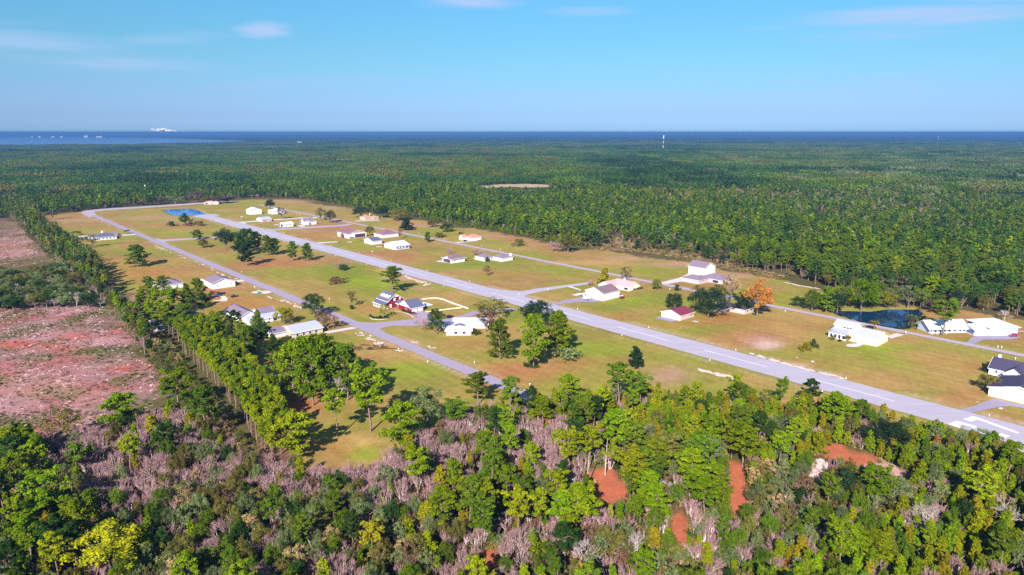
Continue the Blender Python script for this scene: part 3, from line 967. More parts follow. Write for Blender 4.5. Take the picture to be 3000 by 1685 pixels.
for i in range(3):
    sg, C, R = oak_parts(350 + i, h=9.0, spread=3.6, start=.25, lobes=34)
    sg += bare_parts(360 + i, h=8.5, spread=.5, levels=3, r0=.14, kids=(5, 4))
    var('sparse', branch_mesh('tree_trunk', sg, m_bark_o, 4), tri_cloud('tree_crown', C, [q * .9 for q in R], 44, .22, None, 370 + i), 9.0, 7.2)
for i in range(4):
    var('bare', branch_mesh('bare_limbs', bare_parts(400 + i, h=9.0, spread=.50, r0=.17, kids=(5, 4, 4, 4), twig=.022), m_bare_p, 3, m_twig, .045), None, 9.5, 7.0)
for i in range(3):
    var('bareold', branch_mesh('bare_limbs', bare_parts(430 + i, h=10.0, spread=.6, r0=.26, kids=(6, 5, 4, 3), twig=.024), m_bare_p, 4), None, 10.5, 8.5)
for i in range(4):
    var('thicket', branch_mesh('bare_stems', bare_parts(450 + i, h=8.0, spread=.22, levels=4, stems=8, r0=.12, kids=(3, 4, 4), twig=.02), m_bare, 3, m_twig, .035), None, 6.5, 4.5)
for i in range(3):
    var('mauve', branch_mesh('bare_limbs', bare_parts(480 + i, h=8.0, spread=.58, levels=5, stems=2, r0=.12, kids=(4, 4, 4, 4), twig=.03), m_twig, 3), None, 8.5, 8.0)
for i in range(3):
    r_ = random.Random(500 + i)
    C = [(r_.gauss(0, .62), r_.gauss(0, .62), r_.uniform(.25, 1.35)) for k in range(22)]
    var('shrub', branch_mesh('shrub_stems', bare_parts(510 + i, h=1.4, levels=3, stems=3, r0=.04, kids=(3, 3)), m_twig_b, 3), tri_cloud('shrub_crown', C, [r_.uniform(.3, .5) for _ in C], 26, .15, None, 520 + i, flat=1), 1.75, 2.6)
sg, C, R = pine_parts(540, h=8.0, shape='cone', clump=.6, start=.05, spread=2.4, n=44)
var('cedar', branch_mesh('cedar_trunk', sg, m_bark, 4), tri_cloud('cedar_crown', C, R, 34, .24, None, 541, flat=1.1), 8.0, 5.0)
# palm: fan of drooping fronds
sg = [((0, 0, 0), (.1, 0, 2.4), .2, .17), ((.1, 0, 2.4), (.15, 0, 4.8), .17, .16)]
C, R = [], []
for k in range(26):
    an = k * 2.4
    tl = .9 - 1.5 * (k / 26)
    for u in (.5, .9, 1.3, 1.7):
        C.append((.15 + math.cos(an) * u * math.cos(tl), math.sin(an) * u * math.cos(tl), 4.9 + u * math.sin(tl) - .14 * u * u))
        R.append(.24)
    sg.append(((.15, 0, 4.85), (.15 + math.cos(an) * 1.2 * math.cos(tl), math.sin(an) * 1.2 * math.cos(tl), 4.9 + 1.2 * math.sin(tl) - .14), .03, .015))
var('palm', branch_mesh('palm_trunk', sg, m_bark_o, 6), tri_cloud('palm_fronds', C, R, 9, .30, None, 560, flat=.6), 6.3, 3.8)

NAME_OF = {'pine': 'pine_tree', 'fieldpine': 'pine_tree', 'youngpine': 'young_pine', 'polepine': 'pine_tree', 'oak': 'oak_tree', 'sparse': 'broadleaf_tree', 'bare': 'bare_tree', 'bareold': 'bare_tree',
           'thicket': 'bare_bush', 'mauve': 'bare_tree', 'shrub': 'shrub', 'cedar': 'cedar_tree', 'palm': 'palm_tree'}
CAT_OF = {'pine': 'pine tree', 'fieldpine': 'pine tree', 'youngpine': 'young pine', 'polepine': 'pine tree', 'oak': 'oak tree', 'sparse': 'tree', 'bare': 'bare tree', 'bareold': 'bare tree',
          'thicket': 'bush', 'mauve': 'bare tree', 'shrub': 'shrub', 'cedar': 'cedar', 'palm': 'palm tree'}
PLANTED = []         # (x, y, radius) of trees placed by hand


def plant(kind, x, y, h, tone, label, group=None, w=None, rz=None, vi=None, z=-.05, name=None, cat=None):
    """one tree: an Empty at its base, a trunk and a crown"""
    L = VARS[kind]
    k = (vi if vi is not None else RNG.integers(len(L))) % len(L)
    tr, cr, h0, w0 = L[k]
    sz = h / h0
    sx = (w / w0) if w else sz
    root = empty(name or NAME_OF[kind], (x, y, z), rz if rz is not None else RNG.random() * 6.28, (sx, sx, sz))
    tag(root, label, cat or CAT_OF[kind], group)
    o = bpy.data.objects.new('stems' if kind in ('thicket', 'shrub') else ('limbs' if cr is None else 'trunk'), tr)
    o.parent = root
    COL.objects.link(o)
    if cr is not None:
        o = bpy.data.objects.new('fronds' if kind == 'palm' else 'crown', retone(cr, tone))
        o.parent = root
        COL.objects.link(o)
    return root


def at_base(kind, x, yb, yt, wpx, tone, label, group=None, vi=None, **kw):
    """tree whose foot shows at (x, yb) and whose top shows at yt in the photograph"""
    P = px(x, yb)
    lo, hi = 0.3, 60.0
    for _ in range(40):
        m_ = (lo + hi) / 2
        if to_px(P[0], P[1], m_)[1] > yt:
            lo = m_
        else:
            hi = m_
    d = math.sqrt(P[0] ** 2 + P[1] ** 2 + (CAM_H - lo / 2) ** 2)
    w_ = wpx * d / F_PX if wpx else None
    PLANTED.append((P[0], P[1], max(2.0, (w_ or 4) * .4)))
    return plant(kind, P[0], P[1], lo, tone, label, group, w=w_, vi=vi, **kw)


def at_top(kind, x, yt, h, tone, label, group=None, w=None, vi=None, **kw):
    P = px(x, yt, h)
    PLANTED.append((P[0], P[1], 3.0 if not w else w * .4))
    return plant(kind, P[0], P[1], h, tone, label, group, w=w, vi=vi, **kw)

# ------------------------------------------------------------------ buildings
m_wall_w = mat('white_siding', (.70, .68, .68), rough=.7, noise=.05, nscale=.8)
m_wall_c = mat('cream_siding', lin(250, 240, 214, .82), rough=.75, noise=.06, nscale=.8)
m_wall_p = mat('pale_pink_brick', lin(238, 206, 208, .68), rough=.85, noise=.15, nscale=4)
m_wall_b = mat('beige_stone', lin(240, 214, 190, .66), rough=.9, noise=.3, nscale=1.6)
m_wall_l = mat('pale_blue_siding', lin(214, 226, 250, .78), rough=.7, noise=.05, nscale=.8)
m_brick = mat('red_brick', lin(176, 50, 62, .5), rough=.9, noise=.3, nscale=7)
m_trim = mat('white_trim', (.82, .80, .82), rough=.6)
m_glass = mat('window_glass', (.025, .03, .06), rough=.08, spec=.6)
m_dark = mat('dark_metal_panel', lin(104, 82, 104, .5), rough=.6, noise=.12, nscale=1)
m_door_w = mat('white_door_panel', (.80, .78, .80), rough=.55)
m_door_b = mat('pale_blue_door_panel', lin(196, 228, 246, .72), rough=.55)
m_blue = mat('blue_wall_panel', lin(130, 140, 220, .55), rough=.7)
m_red = mat('red_paint', lin(214, 40, 52, .6), rough=.5)
R_ = {
    'slate': mat('slate_shingles', lin(128, 124, 156, .5), rough=.9, noise=.18, nscale=3),
    'dark': mat('dark_shingles', lin(98, 92, 124, .45), rough=.9, noise=.2, nscale=3),
    'mauve': mat('mauve_shingles', lin(168, 146, 170, .52), rough=.9, noise=.15, nscale=3),
    'red': mat('maroon_metal', lin(176, 76, 104, .46), rough=.6, noise=.08, nscale=.6),
    'rosy': mat('rosy_shingles', lin(178, 126, 142, .5), rough=.85, noise=.12, nscale=3),
    'taupe': mat('taupe_metal', lin(166, 134, 146, .5), rough=.7, noise=.08, nscale=.5),
    'pink': mat('pink_shingles', lin(232, 192, 196, .58), rough=.9, noise=.1, nscale=3),
    'orange': mat('orange_tile', lin(236, 158, 142, .62), rough=.85, noise=.18, nscale=3),
    'white': mat('white_metal_roof', (.68, .68, .72), rough=.5, spec=.3, noise=.06, nscale=.5),
    'silver': mat('silver_metal_roof', lin(204, 204, 232, .66), rough=.45, spec=.4, noise=.08, nscale=.5),
    'brown': mat('brown_shingles', lin(104, 88, 104, .42), rough=.9, noise=.2, nscale=3),
}


class House:
    def __init__(self, name, label, cat, a0, b0, group=None, origin=None, angle=None):
        """local axes a (along) and b (across); default frame is the runway grid in metres"""
        if origin is None:
            self.W = lambda a, b_, z: st(a, b_, z)
        else:
            ca, sa = math.cos(angle), math.sin(angle)
            self.W = lambda a, b_, z: (origin[0] + a * ca - b_ * sa, origin[1] + a * sa + b_ * ca, z)
        self.o = self.W(a0, b0, 0.0)
        self.root = empty(name, self.o)
        tag(self.root, label, cat, group)
        PLANTED.append((self.o[0], self.o[1], 9))
        self.wings = []

    def L(self, a, b_, z):
        p = self.W(a, b_, z)
        return (p[0] - self.o[0], p[1] - self.o[1], p[2])

    def wing(self, a0, a1, b0, b1, h, roof='gable_a', rise=2.0, wm=None, rm=None, ov=.5, z0=-.15, wall=True, label=None, fascia=True):
        wm = wm or m_wall_w
        rm = rm or R_['slate']
        fn = self.L
        self.wings.append((a0, a1, b0, b1, h))
        c = self.W((a0 + a1) / 2, (b0 + b1) / 2, 0)
        PLANTED.append((c[0], c[1], max(a1 - a0, b1 - b0) * .55))
        w0, w1, k0, k1, ax = (b0, b1, a0, a1, 'x') if roof.endswith('_a') else (a0, a1, b0, b1, 'y')
        mid = (w0 + w1) / 2
        if wall:
            if roof.startswith('gable'):
                MB().prism([(w0, z0), (w1, z0), (w1, h), (mid, h + rise), (w0, h)], ax, k0, k1, fn).build('wall', wm, self.root)
            elif roof.startswith('shed'):
                MB().prism([(w0, z0), (w1, z0), (w1, h + rise), (w0, h)], ax, k0, k1, fn).build('wall', wm, self.root)
            else:
                MB().box(a0, a1, b0, b1, z0, h, fn).build('wall', wm, self.root)
        th, up = .16, .012
        rf = MB()
        fs = MB()
        if roof.startswith('gable'):
            sl = rise / (mid - w0)
            ze = h - ov * sl
            P = [(w0 - ov, ze + up), (mid, h + rise + up), (w1 + ov, ze + up), (w1 + ov, ze + up + th), (mid, h + rise + up + th * 1.1), (w0 - ov, ze + up + th)]
            rf.prism(P, ax, k0 - ov, k1 + ov, fn)
            Q = [(w0 - ov - .02, ze - .14), (mid, h + rise - .14), (w1 + ov + .02, ze - .14), (w1 + ov + .02, ze + th - .02), (mid, h + rise + th - .02), (w0 - ov - .02, ze + th - .02)]
            fs.prism(Q, ax, k0 - ov - .12, k0 - ov - .004, fn)
            fs.prism(Q, ax, k1 + ov + .004, k1 + ov + .12, fn)
            for (q0, q1) in ((w0 - ov - .13, w0 - ov - .003), (w1 + ov + .003, w1 + ov + .13)):
                B = (k0 - ov, k1 + ov, q0, q1) if ax == 'x' else (q0, q1, k0 - ov, k1 + ov)
                fs.box(*B, ze - .16, ze + th - .03, fn)
        elif roof.startswith('hip'):
            x0, x1, y0, y1 = a0 - ov, a1 + ov, b0 - ov, b1 + ov
            ze = h + up
            half = min(x1 - x0, y1 - y0) / 2
            if (x1 - x0) >= (y1 - y0):
                r0, r1 = (x0 + half, (y0 + y1) / 2), (x1 - half, (y0 + y1) / 2)
            else:
                r0, r1 = ((x0 + x1) / 2, y0 + half), ((x0 + x1) / 2, y1 - half)
            if abs(r0[0] - r1[0]) + abs(r0[1] - r1[1]) < .3:
                r1 = (r1[0] + .2, r1[1] + .2)
            zt = h + rise
            p = [(x0, y0, ze), (x1, y0, ze), (x1, y1, ze), (x0, y1, ze), (x0, y0, ze + th), (x1, y0, ze + th), (x1, y1, ze + th), (x0, y1, ze + th), (r0[0], r0[1], zt), (r1[0], r1[1], zt)]
            p = [fn(*q) for q in p]
            f = [(0, 3, 2, 1), (0, 1, 5, 4), (1, 2, 6, 5), (2, 3, 7, 6), (3, 0, 4, 7)]
            if (x1 - x0) >= (y1 - y0):
                f += [(4, 5, 9, 8), (5, 6, 9), (6, 7, 8, 9), (7, 4, 8)]
            else:
                f += [(4, 5, 8), (5, 6, 9, 8), (6, 7, 9), (7, 4, 8, 9)]
            rf.add(p, f)
            for B in ((x0 - .12, x1 + .12, y0 - .12, y0 - .003), (x0 - .12, x1 + .12, y1 + .003, y1 + .12), (x0 - .12, x0 - .003, y0, y1), (x1 + .003, x1 + .12, y0, y1)):
                fs.box(*B, ze - .12, ze + th - .02, fn)
        elif roof.startswith('shed'):
            P = [(w0 - ov, h + up), (w1 + ov, h + rise + up), (w1 + ov, h + rise + th), (w0 - ov, h + th)]
            rf.prism(P, ax, k0 - ov, k1 + ov, fn)
        else:
            rf.box(a0 - ov, a1 + ov, b0 - ov, b1 + ov, h + up, h + th, fn)
        ro = rf.build('roof', rm, self.root)
        if fascia and fs.v:
            fs.build('fascia', m_trim, self.root)
        return ro

    def feat(self, wi, face, pos, z, w, h, kind='window', m=None, label=None):
        """window, door or hangar door on a wall of wing wi; pos = metres along from the low corner"""
        a0, a1, b0, b1, hh = self.wings[wi]
        if face[0] == 'a':
            c = a1 if face[1] == '+' else a0
            sg = 1 if face[1] == '+' else -1
            f = lambda u, d, zz: self.L(c + sg * d, b0 + u, zz)
        else:
            c = b1 if face[1] == '+' else b0
            sg = 1 if face[1] == '+' else -1
            f = lambda u, d, zz: self.L(a0 + u, c + sg * d, zz)
        name = {'window': 'window', 'door': 'door', 'garage': 'garage_door', 'hangar': 'hangar_door', 'painted_void': 'shade_panel'}[kind]
        if kind == 'window':
            mb = MB()
            for (u0, u1, z0, z1) in ((pos - .1, pos + w + .1, z - .1, z), (pos - .1, pos + w + .1, z + h, z + h + .1), (pos - .1, pos, z, z + h), (pos + w, pos + w + .1, z, z + h)):
                mb.box(u0, u1, .004, .07, z0, z1, f)
            fr = mb.build('window', m_trim, self.root)
            MB().box(pos, pos + w, .003, .03, z, z + h, f).build('pane', m or m_glass, fr)
        elif kind == 'painted_void':  # solid panel over the wall; its colour paints the shade of an opening
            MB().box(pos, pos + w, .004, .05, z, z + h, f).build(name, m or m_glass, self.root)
        else:
            n = max(1, int(round(w / (1.0 if kind == 'door' else 2.4))))
            mb = MB()
            for (u0, u1, z0, z1) in ((pos - .12, pos + w + .12, z + h, z + h + .14), (pos - .12, pos, z, z + h), (pos + w, pos + w + .12, z, z + h)):
                mb.box(u0, u1, .004, .09, z0, z1, f)
            fr = mb.build(name, m_trim, self.root)
            for k in range(n):
                u0 = pos + w * k / n
                MB().box(u0 + .03, u0 + w / n - .03, .003, .05, z + .02, z + h - .02, f).build('panel', m or m_door_w, fr)
        return self

    def box(self, name, a0, a1, b0, b1, z0, z1, m, parent=None):
        return MB().box(a0, a1, b0, b1, z0, z1, self.L).build(name, m, parent or self.root)


H_ = House
# far left: white house with grey hip roof and chimney
h = H_('house', 'white house with a grey hip roof, chimney and dark roof panel beside the left street', 'house', -899, 156)
h.wing(-906, -889, 156, 176, 3.2, 'hip', 4.2, m_wall_w, R_['slate'])
h.wing(-912, -906.2, 150, 166, 3.0, 'hip', 2.0, m_wall_w, R_['slate'])
h.wing(-915, -905, 171, 180, 3.0, 'gable_b', 2.0, m_wall_w, R_['mauve'])
h.box('chimney', -900, -898.4, 163, 164.6, 3.2, 9.2, m_trim)
for p_ in (2, 5.5, 9.5, 13, 16.5):
    h.feat(0, 'a+', p_, .9, 1.3, 1.4)
h.feat(0, 'b-', 3, .9, 1.6, 1.4)
sp_ = MB().prism([(157.3, 4.05), (161.2, 5.55), (161.2, 5.65), (157.3, 4.15)], 'x', -903, -896, h.L).build('roof_panel', m_dark, h.root)
h = H_('shed', 'small white outbuilding with a dark roof behind the left tree row', 'shed', -916, 131)
h.wing(-921, -912, 128, 140, 3.0, 'hip', 1.7, m_wall_w, R_['brown'])
h.feat(0, 'a+', 8.5, .1, 2.2, 2.2, 'painted_void')
h = H_('pool_enclosure', 'black screened pool cage beside the white house with the chimney', 'pool cage', -911, 143)
mb = MB()
for a_ in (-914, -909, -904):
    for b_ in (142, 146, 150):
        mb.box(a_, a_ + .15, b_, b_ + .15, 0, 3.4, h.L)
for a_ in (-914, -909, -904):
    mb.box(a_, a_ + .15, 142, 150, 3.4, 3.55, h.L)
for b_ in (142, 146, 150):
    mb.box(-914, -904, b_, b_ + .15, 3.56, 3.7, h.L)
mb.build('frame', m_trim, h.root)
m_screen = mat('insect_screen', (.04, .05, .05), rough=.8)
MB().box(-914, -904, 141.9, 141.95, .1, 3.4, h.L).build('screen', m_screen, h.root)
MB().box(-903.9, -903.85, 142, 150, .1, 3.4, h.L).build('screen', m_screen, h.root)
# pair beside the left street behind the pines
h = H_('house', 'white house with a flat mauve hip roof behind the tall pines', 'house', -580, 150)
h.wing(-590, -570, 138, 155, 3.4, 'hip', 3.4, m_wall_w, R_['mauve'])
h.feat(0, 'a+', 5, 1, 1.2, 1.2).feat(0, 'a+', 12, 1, 1.2, 1.2)
h = H_('house', 'white gabled house with a mauve roof and two small gable windows', 'house', -547, 170)
h.wing(-566, -546.5, 170, 187.5, 4.6, 'gable_a', 3.0, m_wall_w, R_['mauve'], ov=.6)
h.feat(0, 'a+', 3.6, 1.6, .7, 1.2, 'window').feat(0, 'a+', 14.4, 1.9, .7, 1.2, 'window')
h = H_('house', 'L-shaped house with a purplish shingle roof and a silver metal porch roof', 'house', -440, 150)
h.wing(-463, -436, 150, 163, 3.0, 'gable_a', 3.2, m_wall_w, R_['mauve'])
h.wing(-449, -436, 163.2, 174, 3.0, 'gable_b', 2.6, m_wall_w, R_['mauve'])
h.wing(-434.5, -425, 152, 173, 2.9, 'gable_b', 1.7, m_wall_w, R_['silver'])
h.feat(2, 'a+', 13, 1, .8, .9).feat(2, 'a+', 16, .1, 2.6, 2.2, 'painted_void')
h.box('porch_post', -424.8, -424.6, 172.5, 172.7, 0, 2.8, m_trim)
h = H_('house', 'white cottage with a dark roof and white deck rail, half hidden among pines', 'house', -455, 106)
h.wing(-462, -450, 103, 115, 3.6, 'gable_b', 2.4, m_wall_w, R_['dark'])
h.feat(0, 'b-', 3, 1, 1.2, 1.4).feat(0, 'a+', 2, .4, 7.5, 2.4, 'painted_void')
for k in range(5):
    h.box('rail_post', -447.2, -447.05, 104 + k * 2.2, 104.15 + k * 2.2, 0, 2.6, m_trim)
h.box('rail', -447.25, -447.1, 104, 113, 1.0, 1.12, m_trim)
h.box('rail', -447.25, -447.1, 104, 113, 2.5, 2.62, m_trim)
h = H_('shed', 'shed with a deep blue roof in the gap between the pine clumps', 'shed', -462, 130)
h.wing(-470, -460, 126, 135, 2.8, 'gable_a', 1.8, m_wall_l, mat('navy_roof', lin(44, 40, 110, .5), rough=.6))
h = H_('house', 'long beige stone house with a pale metal roof by the street corner', 'house', -379, 165)
h.wing(-397, -379, 161, 180, 3.3, 'gable_b', 2.6, m_wall_b, R_['silver'])
h.wing(-400, -388, 152, 160.8, 2.8, 'gable_b', 2.0, m_wall_w, R_['mauve'])
for p_ in (2, 6, 10, 14):
    h.feat(0, 'a+', p_, .9, 1.4, 1.5)

# red brick house with dormers
h = H_('house', 'red brick house with a slate roof, white gables and three white dormers', 'house', -403, 244)
h.wing(-418, -403.5, 241.5, 254, 5.0, 'gable_a', 4.4, m_brick, R_['slate'], ov=.5)
pr = MB().prism([(237.6, 2.55), (242, 4.55), (242, 4.72), (237.6, 2.72)], 'x', -418.5, -403, h.L).build('porch_roof', R_['slate'], h.root)
MB().box(-418.6, -402.9, 237.45, 237.6, 2.4, 2.74, h.L).build('fascia', m_trim, h.root)
for k in range(5):
    h.box('porch_post', -417.9 + k * 3.6, -417.6 + k * 3.6, 238, 238.3, -.1, 2.55, m_trim)
h.box('porch_floor', -418, -403.3, 237.8, 241.5, -.1, .25, m_conc)
for p_ in (1.2, 4.6, 8, 11.6):
    h.feat(0, 'b-', p_, .5, 1.3, 1.9)
gb = MB().prism([(244.8, 7.35), (247.75, 9.32), (250.7, 7.35)], 'x', -403.49, -403.43, h.L).build('gable_panel', m_trim, h.root)
h.feat(0, 'a+', 4.6, 4.6, 1.2, 1.9, m=m_trim).feat(0, 'a+', 9.2, 5.0, .7, 1.6, m=m_trim).feat(0, 'a+', 1.2, .2, 1.3, 2.3, 'door')
for k in range(3):
    a_ = -415.6 + k * 4.0
    d_ = MB().prism([(a_, 6.0), (a_ + 1.9, 6.0), (a_ + 1.9, 7.3), (a_ + .95, 8.0), (a_, 7.3)], 'y', 243.0, 246.2, h.L).build('dormer', m_trim, h.root)
    MB().prism([(a_ - .25, 7.22), (a_ + .95, 8.1), (a_ + 2.15, 7.22), (a_ + 2.15, 7.34), (a_ + .95, 8.24), (a_ - .25, 7.34)], 'y', 242.7, 246.6, h.L).build('roof', m_trim, d_)
    MB().box(a_ + .5, a_ + 1.4, 242.96, 242.99, 6.15, 7.15, h.L).build('pane', m_glass, d_)
h.wing(-396.5, -382.5, 246, 257, 3.4, 'gable_b', 4.2, m_brick, R_['slate'], ov=.5)
MB().prism([(-393.3, 5.35), (-389.5, 7.6), (-385.7, 5.35)], 'y', 245.94, 245.99, h.L).build('gable_panel', m_trim, h.root)
MB().prism([(-396.3, 3.5), (-389.5, 7.55), (-382.7, 3.5)], 'y', 245.9, 245.935, h.L).build('gable_panel', m_trim, h.root)
h.wing(-403.2, -396.7, 247.5, 253, 3.1, 'gable_a', 1.8, m_brick, R_['slate'], ov=.3)
h.feat(1, 'a+', 1.2, 0, 4.0, 2.6, 'garage').feat(1, 'a+', 6.0, 0, 4.0, 2.6, 'garage').feat(1, 'b-', 8, .8, 1.5, 1.6).feat(2, 'b-', 1.5, .8, 1.6, 1.5)
h = H_('swimming_pool', 'small blue swimming pool with a white deck behind the red brick house', 'swimming pool', -384, 268)
dk = [px(*p) for p in ((1239, 884), (1268, 893), (1246, 896), (1240, 895.5))]
MB().add([(p[0] - h.o[0], p[1] - h.o[1], z_) for z_ in (-.1, .06) for p in dk], [(0, 1, 2, 3), (7, 6, 5, 4), (0, 4, 5, 1), (1, 5, 6, 2), (2, 6, 7, 3), (3, 7, 4, 0)]).build('deck', m_trim, h.root)
wt = [px(*p) for p in ((1242, 887), (1258, 891.5), (1247, 894), (1242, 893.5))]
MB().add([(p[0] - h.o[0], p[1] - h.o[1], .075) for p in wt], [(3, 2, 1, 0)]).build('pool_water', water_mat('pool_water', lin(90, 200, 236, .6), .1, .02), h.root)


def low_wall(name, label, cat, line, w_, hgt, m, seg=1.6, jit=.15):
    P = [Vector(px(*p)) for p in line]
    root = empty(name, P[0])
    tag(root, label, cat)
    r = random.Random(len(line))
    for i in range(len(P) - 1):
        d = P[i + 1] - P[i]
        n = max(1, int(d.length / seg))
        for k in range(n):
            a_, b_ = P[i] + d * ((k + .03) / n), P[i] + d * ((k + .97) / n)
            t_ = d.normalized()
            nn = Vector((-t_.y, t_.x, 0)) * w_ * .5
            hh = hgt * r.uniform(1 - jit, 1 + jit)
            v_ = [q - P[0] for q in (a_ - nn, b_ - nn, b_ + nn, a_ + nn)]
            MB().add([(q.x, q.y, z_) for z_ in (-.1, hh) for q in v_], [(0, 3, 2, 1), (4, 5, 6, 7), (0, 1, 5, 4), (1, 2, 6, 5), (2, 3, 7, 6), (3, 0, 4, 7)]).build('block', m, root)
    return root


low_wall('garden_wall', 'low pale stone edging round the lawn behind the red brick house', 'edging', [(1236, 877), (1275, 873), (1300, 878), (1319, 886), (1348, 896), (1371, 904)], 1.0, .45, m_wall_c, 2.4)
low_wall('garden_wall', 'short pale stone edging beside the red house driveway', 'edging', [(1247, 914), (1283, 910), (1320, 905), (1352, 902)], .8, .4, m_wall_c, 2.4)
low_wall('kerb', 'curved pale kerb of the planted island before the red brick house', 'kerb', [(1084, 931), (1090, 934.5), (1105, 936), (1125, 935.5), (1138, 933)], .35, .2, m_conc, 1.5)

# white metal-roofed house right of it (turned towards the camera)
o9 = px(1307, 983)
h = H_('house', 'sprawling low house with white metal roofs and pale pink brick behind the mauve bare tree', 'house', 0, 0, origin=o9, angle=math.radians(2))
h.wing(0, 15.2, 0, 9.5, 2.8, 'hip', 1.7, m_wall_p, R_['white'], ov=.8)
h.wing(-5, 3.5, 13.5, 21, 2.7, 'gable_a', 1.1, m_wall_p, R_['silver'], ov=.7)
h.wing(4, 25, 14.5, 27.5, 2.8, 'gable_a', 2.6, m_wall_p, R_['silver'], ov=.8)
h.wing(4.5, 11, 9.7, 14.2, 2.6, 'gable_b', .8, m_wall_p, R_['mauve'], ov=.3)
h.feat(0, 'b-', 1, .3, 1.4, 1.9, 'door', m_wall_p).feat(0, 'b-', 5, .9, 1.8, 1.3).feat(0, 'b-', 10, .9, 1.8, 1.3).feat(0, 'a+', 2, .2, 5.5, 2.3, 'painted_void')  # dark panel on the right side paints that wall's shade
for a_ in (8.2, 11.6):
    MB().box(a_, a_ + .9, 2.6, 3.6, 3.55, 3.95, h.L).build('skylight', m_dark, h.root)

# right of the runway, far end first
h = H_('hangar', 'plain white gabled barn at the far end of the runway', 'hangar', -1024, 384)
h.wing(-1040, -1023, 383, 400, 6.2, 'gable_a', 3.2, m_wall_w, R_['white'])
h.feat(0, 'a+', 9, .1, 4, 2.4, 'garage')
h = H_('house', 'white house with a white hip roof behind the dark round tree', 'house', -1008, 412)
h.wing(-1024, -1006, 410, 428, 4.6, 'hip', 3.2, m_wall_w, R_['white'])
h = H_('hangar', 'low white hangar with a pale lilac roof and open pink side bays', 'hangar', -928, 362)
h.wing(-944, -927, 361, 375, 3.4, 'gable_b', 2.4, m_wall_l, R_['silver'])
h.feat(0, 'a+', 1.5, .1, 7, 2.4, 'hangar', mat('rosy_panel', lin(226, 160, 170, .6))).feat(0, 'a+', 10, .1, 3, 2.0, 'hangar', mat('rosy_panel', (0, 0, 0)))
h = H_('hangar', 'small white hangar with an open front and a dark bush at its roof edge', 'hangar', -857, 362)
h.wing(-868, -856, 362, 375, 4.0, 'gable_b', 1.8, m_wall_w, R_['white'])
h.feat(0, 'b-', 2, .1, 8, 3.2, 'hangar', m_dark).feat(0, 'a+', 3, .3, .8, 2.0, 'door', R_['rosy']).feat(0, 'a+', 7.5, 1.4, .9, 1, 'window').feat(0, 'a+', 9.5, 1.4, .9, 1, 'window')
h = H_('house', 'white cottage with a lilac roof, tall white gable and white dormer', 'house', -863, 394)
h.wing(-872, -863, 393, 407, 3.6, 'gable_b', 4.6, m_wall_w, R_['mauve'])
h.wing(-863, -858, 394.5, 398, 4.2, 'gable_a', 1.6, m_wall_w, R_['mauve'], ov=.3)
h.wing(-862.9, -857, 402, 408, 3.2, 'gable_a', 1.8, m_wall_w, R_['mauve'], ov=.3)
h.wing(-880, -872.4, 394, 400, 2.8, 'shed_b', .8, m_wall_w, R_['mauve'])
h.feat(0, 'b-', 2, .8, 1.4, 1.6).feat(0, 'b-', 5.4, .8, 1.4, 1.6).feat(3, 'b-', .8, .3, 5, 2.2, 'painted_void')
h = H_('house', 'house with an orange tile roof between two dark evergreen trees', 'house', -858, 478)
h.wing(-866, -852, 478, 490, 3.2, 'hip', 3.0, m_wall_b, R_['orange'])
h.wing(-860, -850, 490.2, 499, 3.0, 'hip', 2.0, m_wall_b, R_['orange'])
h.box('chimney', -861, -859.8, 490, 491.2, 3.2, 8.2, m_wall_b)
h.feat(0, 'a+', 2, .9, 1.5, 1.3).feat(0, 'a+', 7, .9, 1.5, 1.3).feat(1, 'a+', 3, .9, 1.5, 1.3)
h = H_('hangar', 'long hangar with a rosy red roof and two dark sliding doors', 'hangar', -716, 378)
h.wing(-740, -713, 378, 401, 5.0, 'gable_a', 4.0, m_wall_w, R_['rosy'])
h.feat(0, 'a+', 8, .1, 13.6, 4.2, 'hangar', m_dark).feat(0, 'a+', 1, .1, 5.6, 1.2, 'painted_void', m_dark)
MB().prism([(384, 6.9), (389.5, 8.7), (398, 6.2), (396, 5.6), (386, 5.6)], 'x', -712.98, -712.93, h.L).build('gable_panel', R_['pink'], h.root)
h = H_('house', 'white house with a rosy hip roof beyond the lilac-roofed shed', 'house', -694, 410)
h.wing(-709, -690, 409, 431, 3.6, 'hip', 4.6, m_wall_w, R_['rosy'])
for p_ in (5, 9):
    h.feat(0, 'b-', p_, 1.2, 1.2, 1.2, 'window', m_red)
h = H_('shed', 'white shed with a lilac roof in front of the rosy-roofed house', 'shed', -656, 376)
h.wing(-674, -656, 376, 388, 3.8, 'gable_b', 2.8, m_wall_w, R_['slate'])
h = H_('hangar', 'white hangar with a white roof and a blue side wall with three white windows', 'hangar', -609, 377)
h.wing(-632, -609, 376.5, 393, 3.9, 'gable_b', 3.2, m_wall_w, R_['white'], ov=.8)
h.box('wall_panel', -608.99, -608.9, 377.6, 392, .7, 3.4, m_blue)
for k in range(3):
    MB().box(-608.88, -608.84, 379.5 + k * 3.6, 381.3 + k * 3.6, 1.4, 2.6, h.L).build('window', m_trim, h.root)
MB().prism([(-626, 4.6), (-620.5, 6.2), (-616, 4.6), (-617, 4.4), (-620.5, 5.7), (-625, 4.4)], 'y', 376.43, 376.49, h.L).build('gable_trim', m_blue, h.root)
h = H_('house', 'small house with an orange-pink hip roof at the forest edge', 'house', -608, 474)
h.wing(-617, -606, 474, 489, 3.2, 'hip', 3.2, m_wall_w, R_['orange'])
h.wing(-622, -615, 469, 474.2, 3.0, 'gable_b', 3.0, m_wall_c, R_['orange'], ov=.3)
h.feat(1, 'b-', 2, .4, 1.2, 2.1, 'painted_void')
h = H_('hangar', 'square white hangar with a hip roof and a dark door facing the runway', 'hangar', -512, 376)
h.wing(-524, -510, 375, 391, 3.8, 'hip', 3.8, m_wall_w, R_['taupe'], ov=1.0)
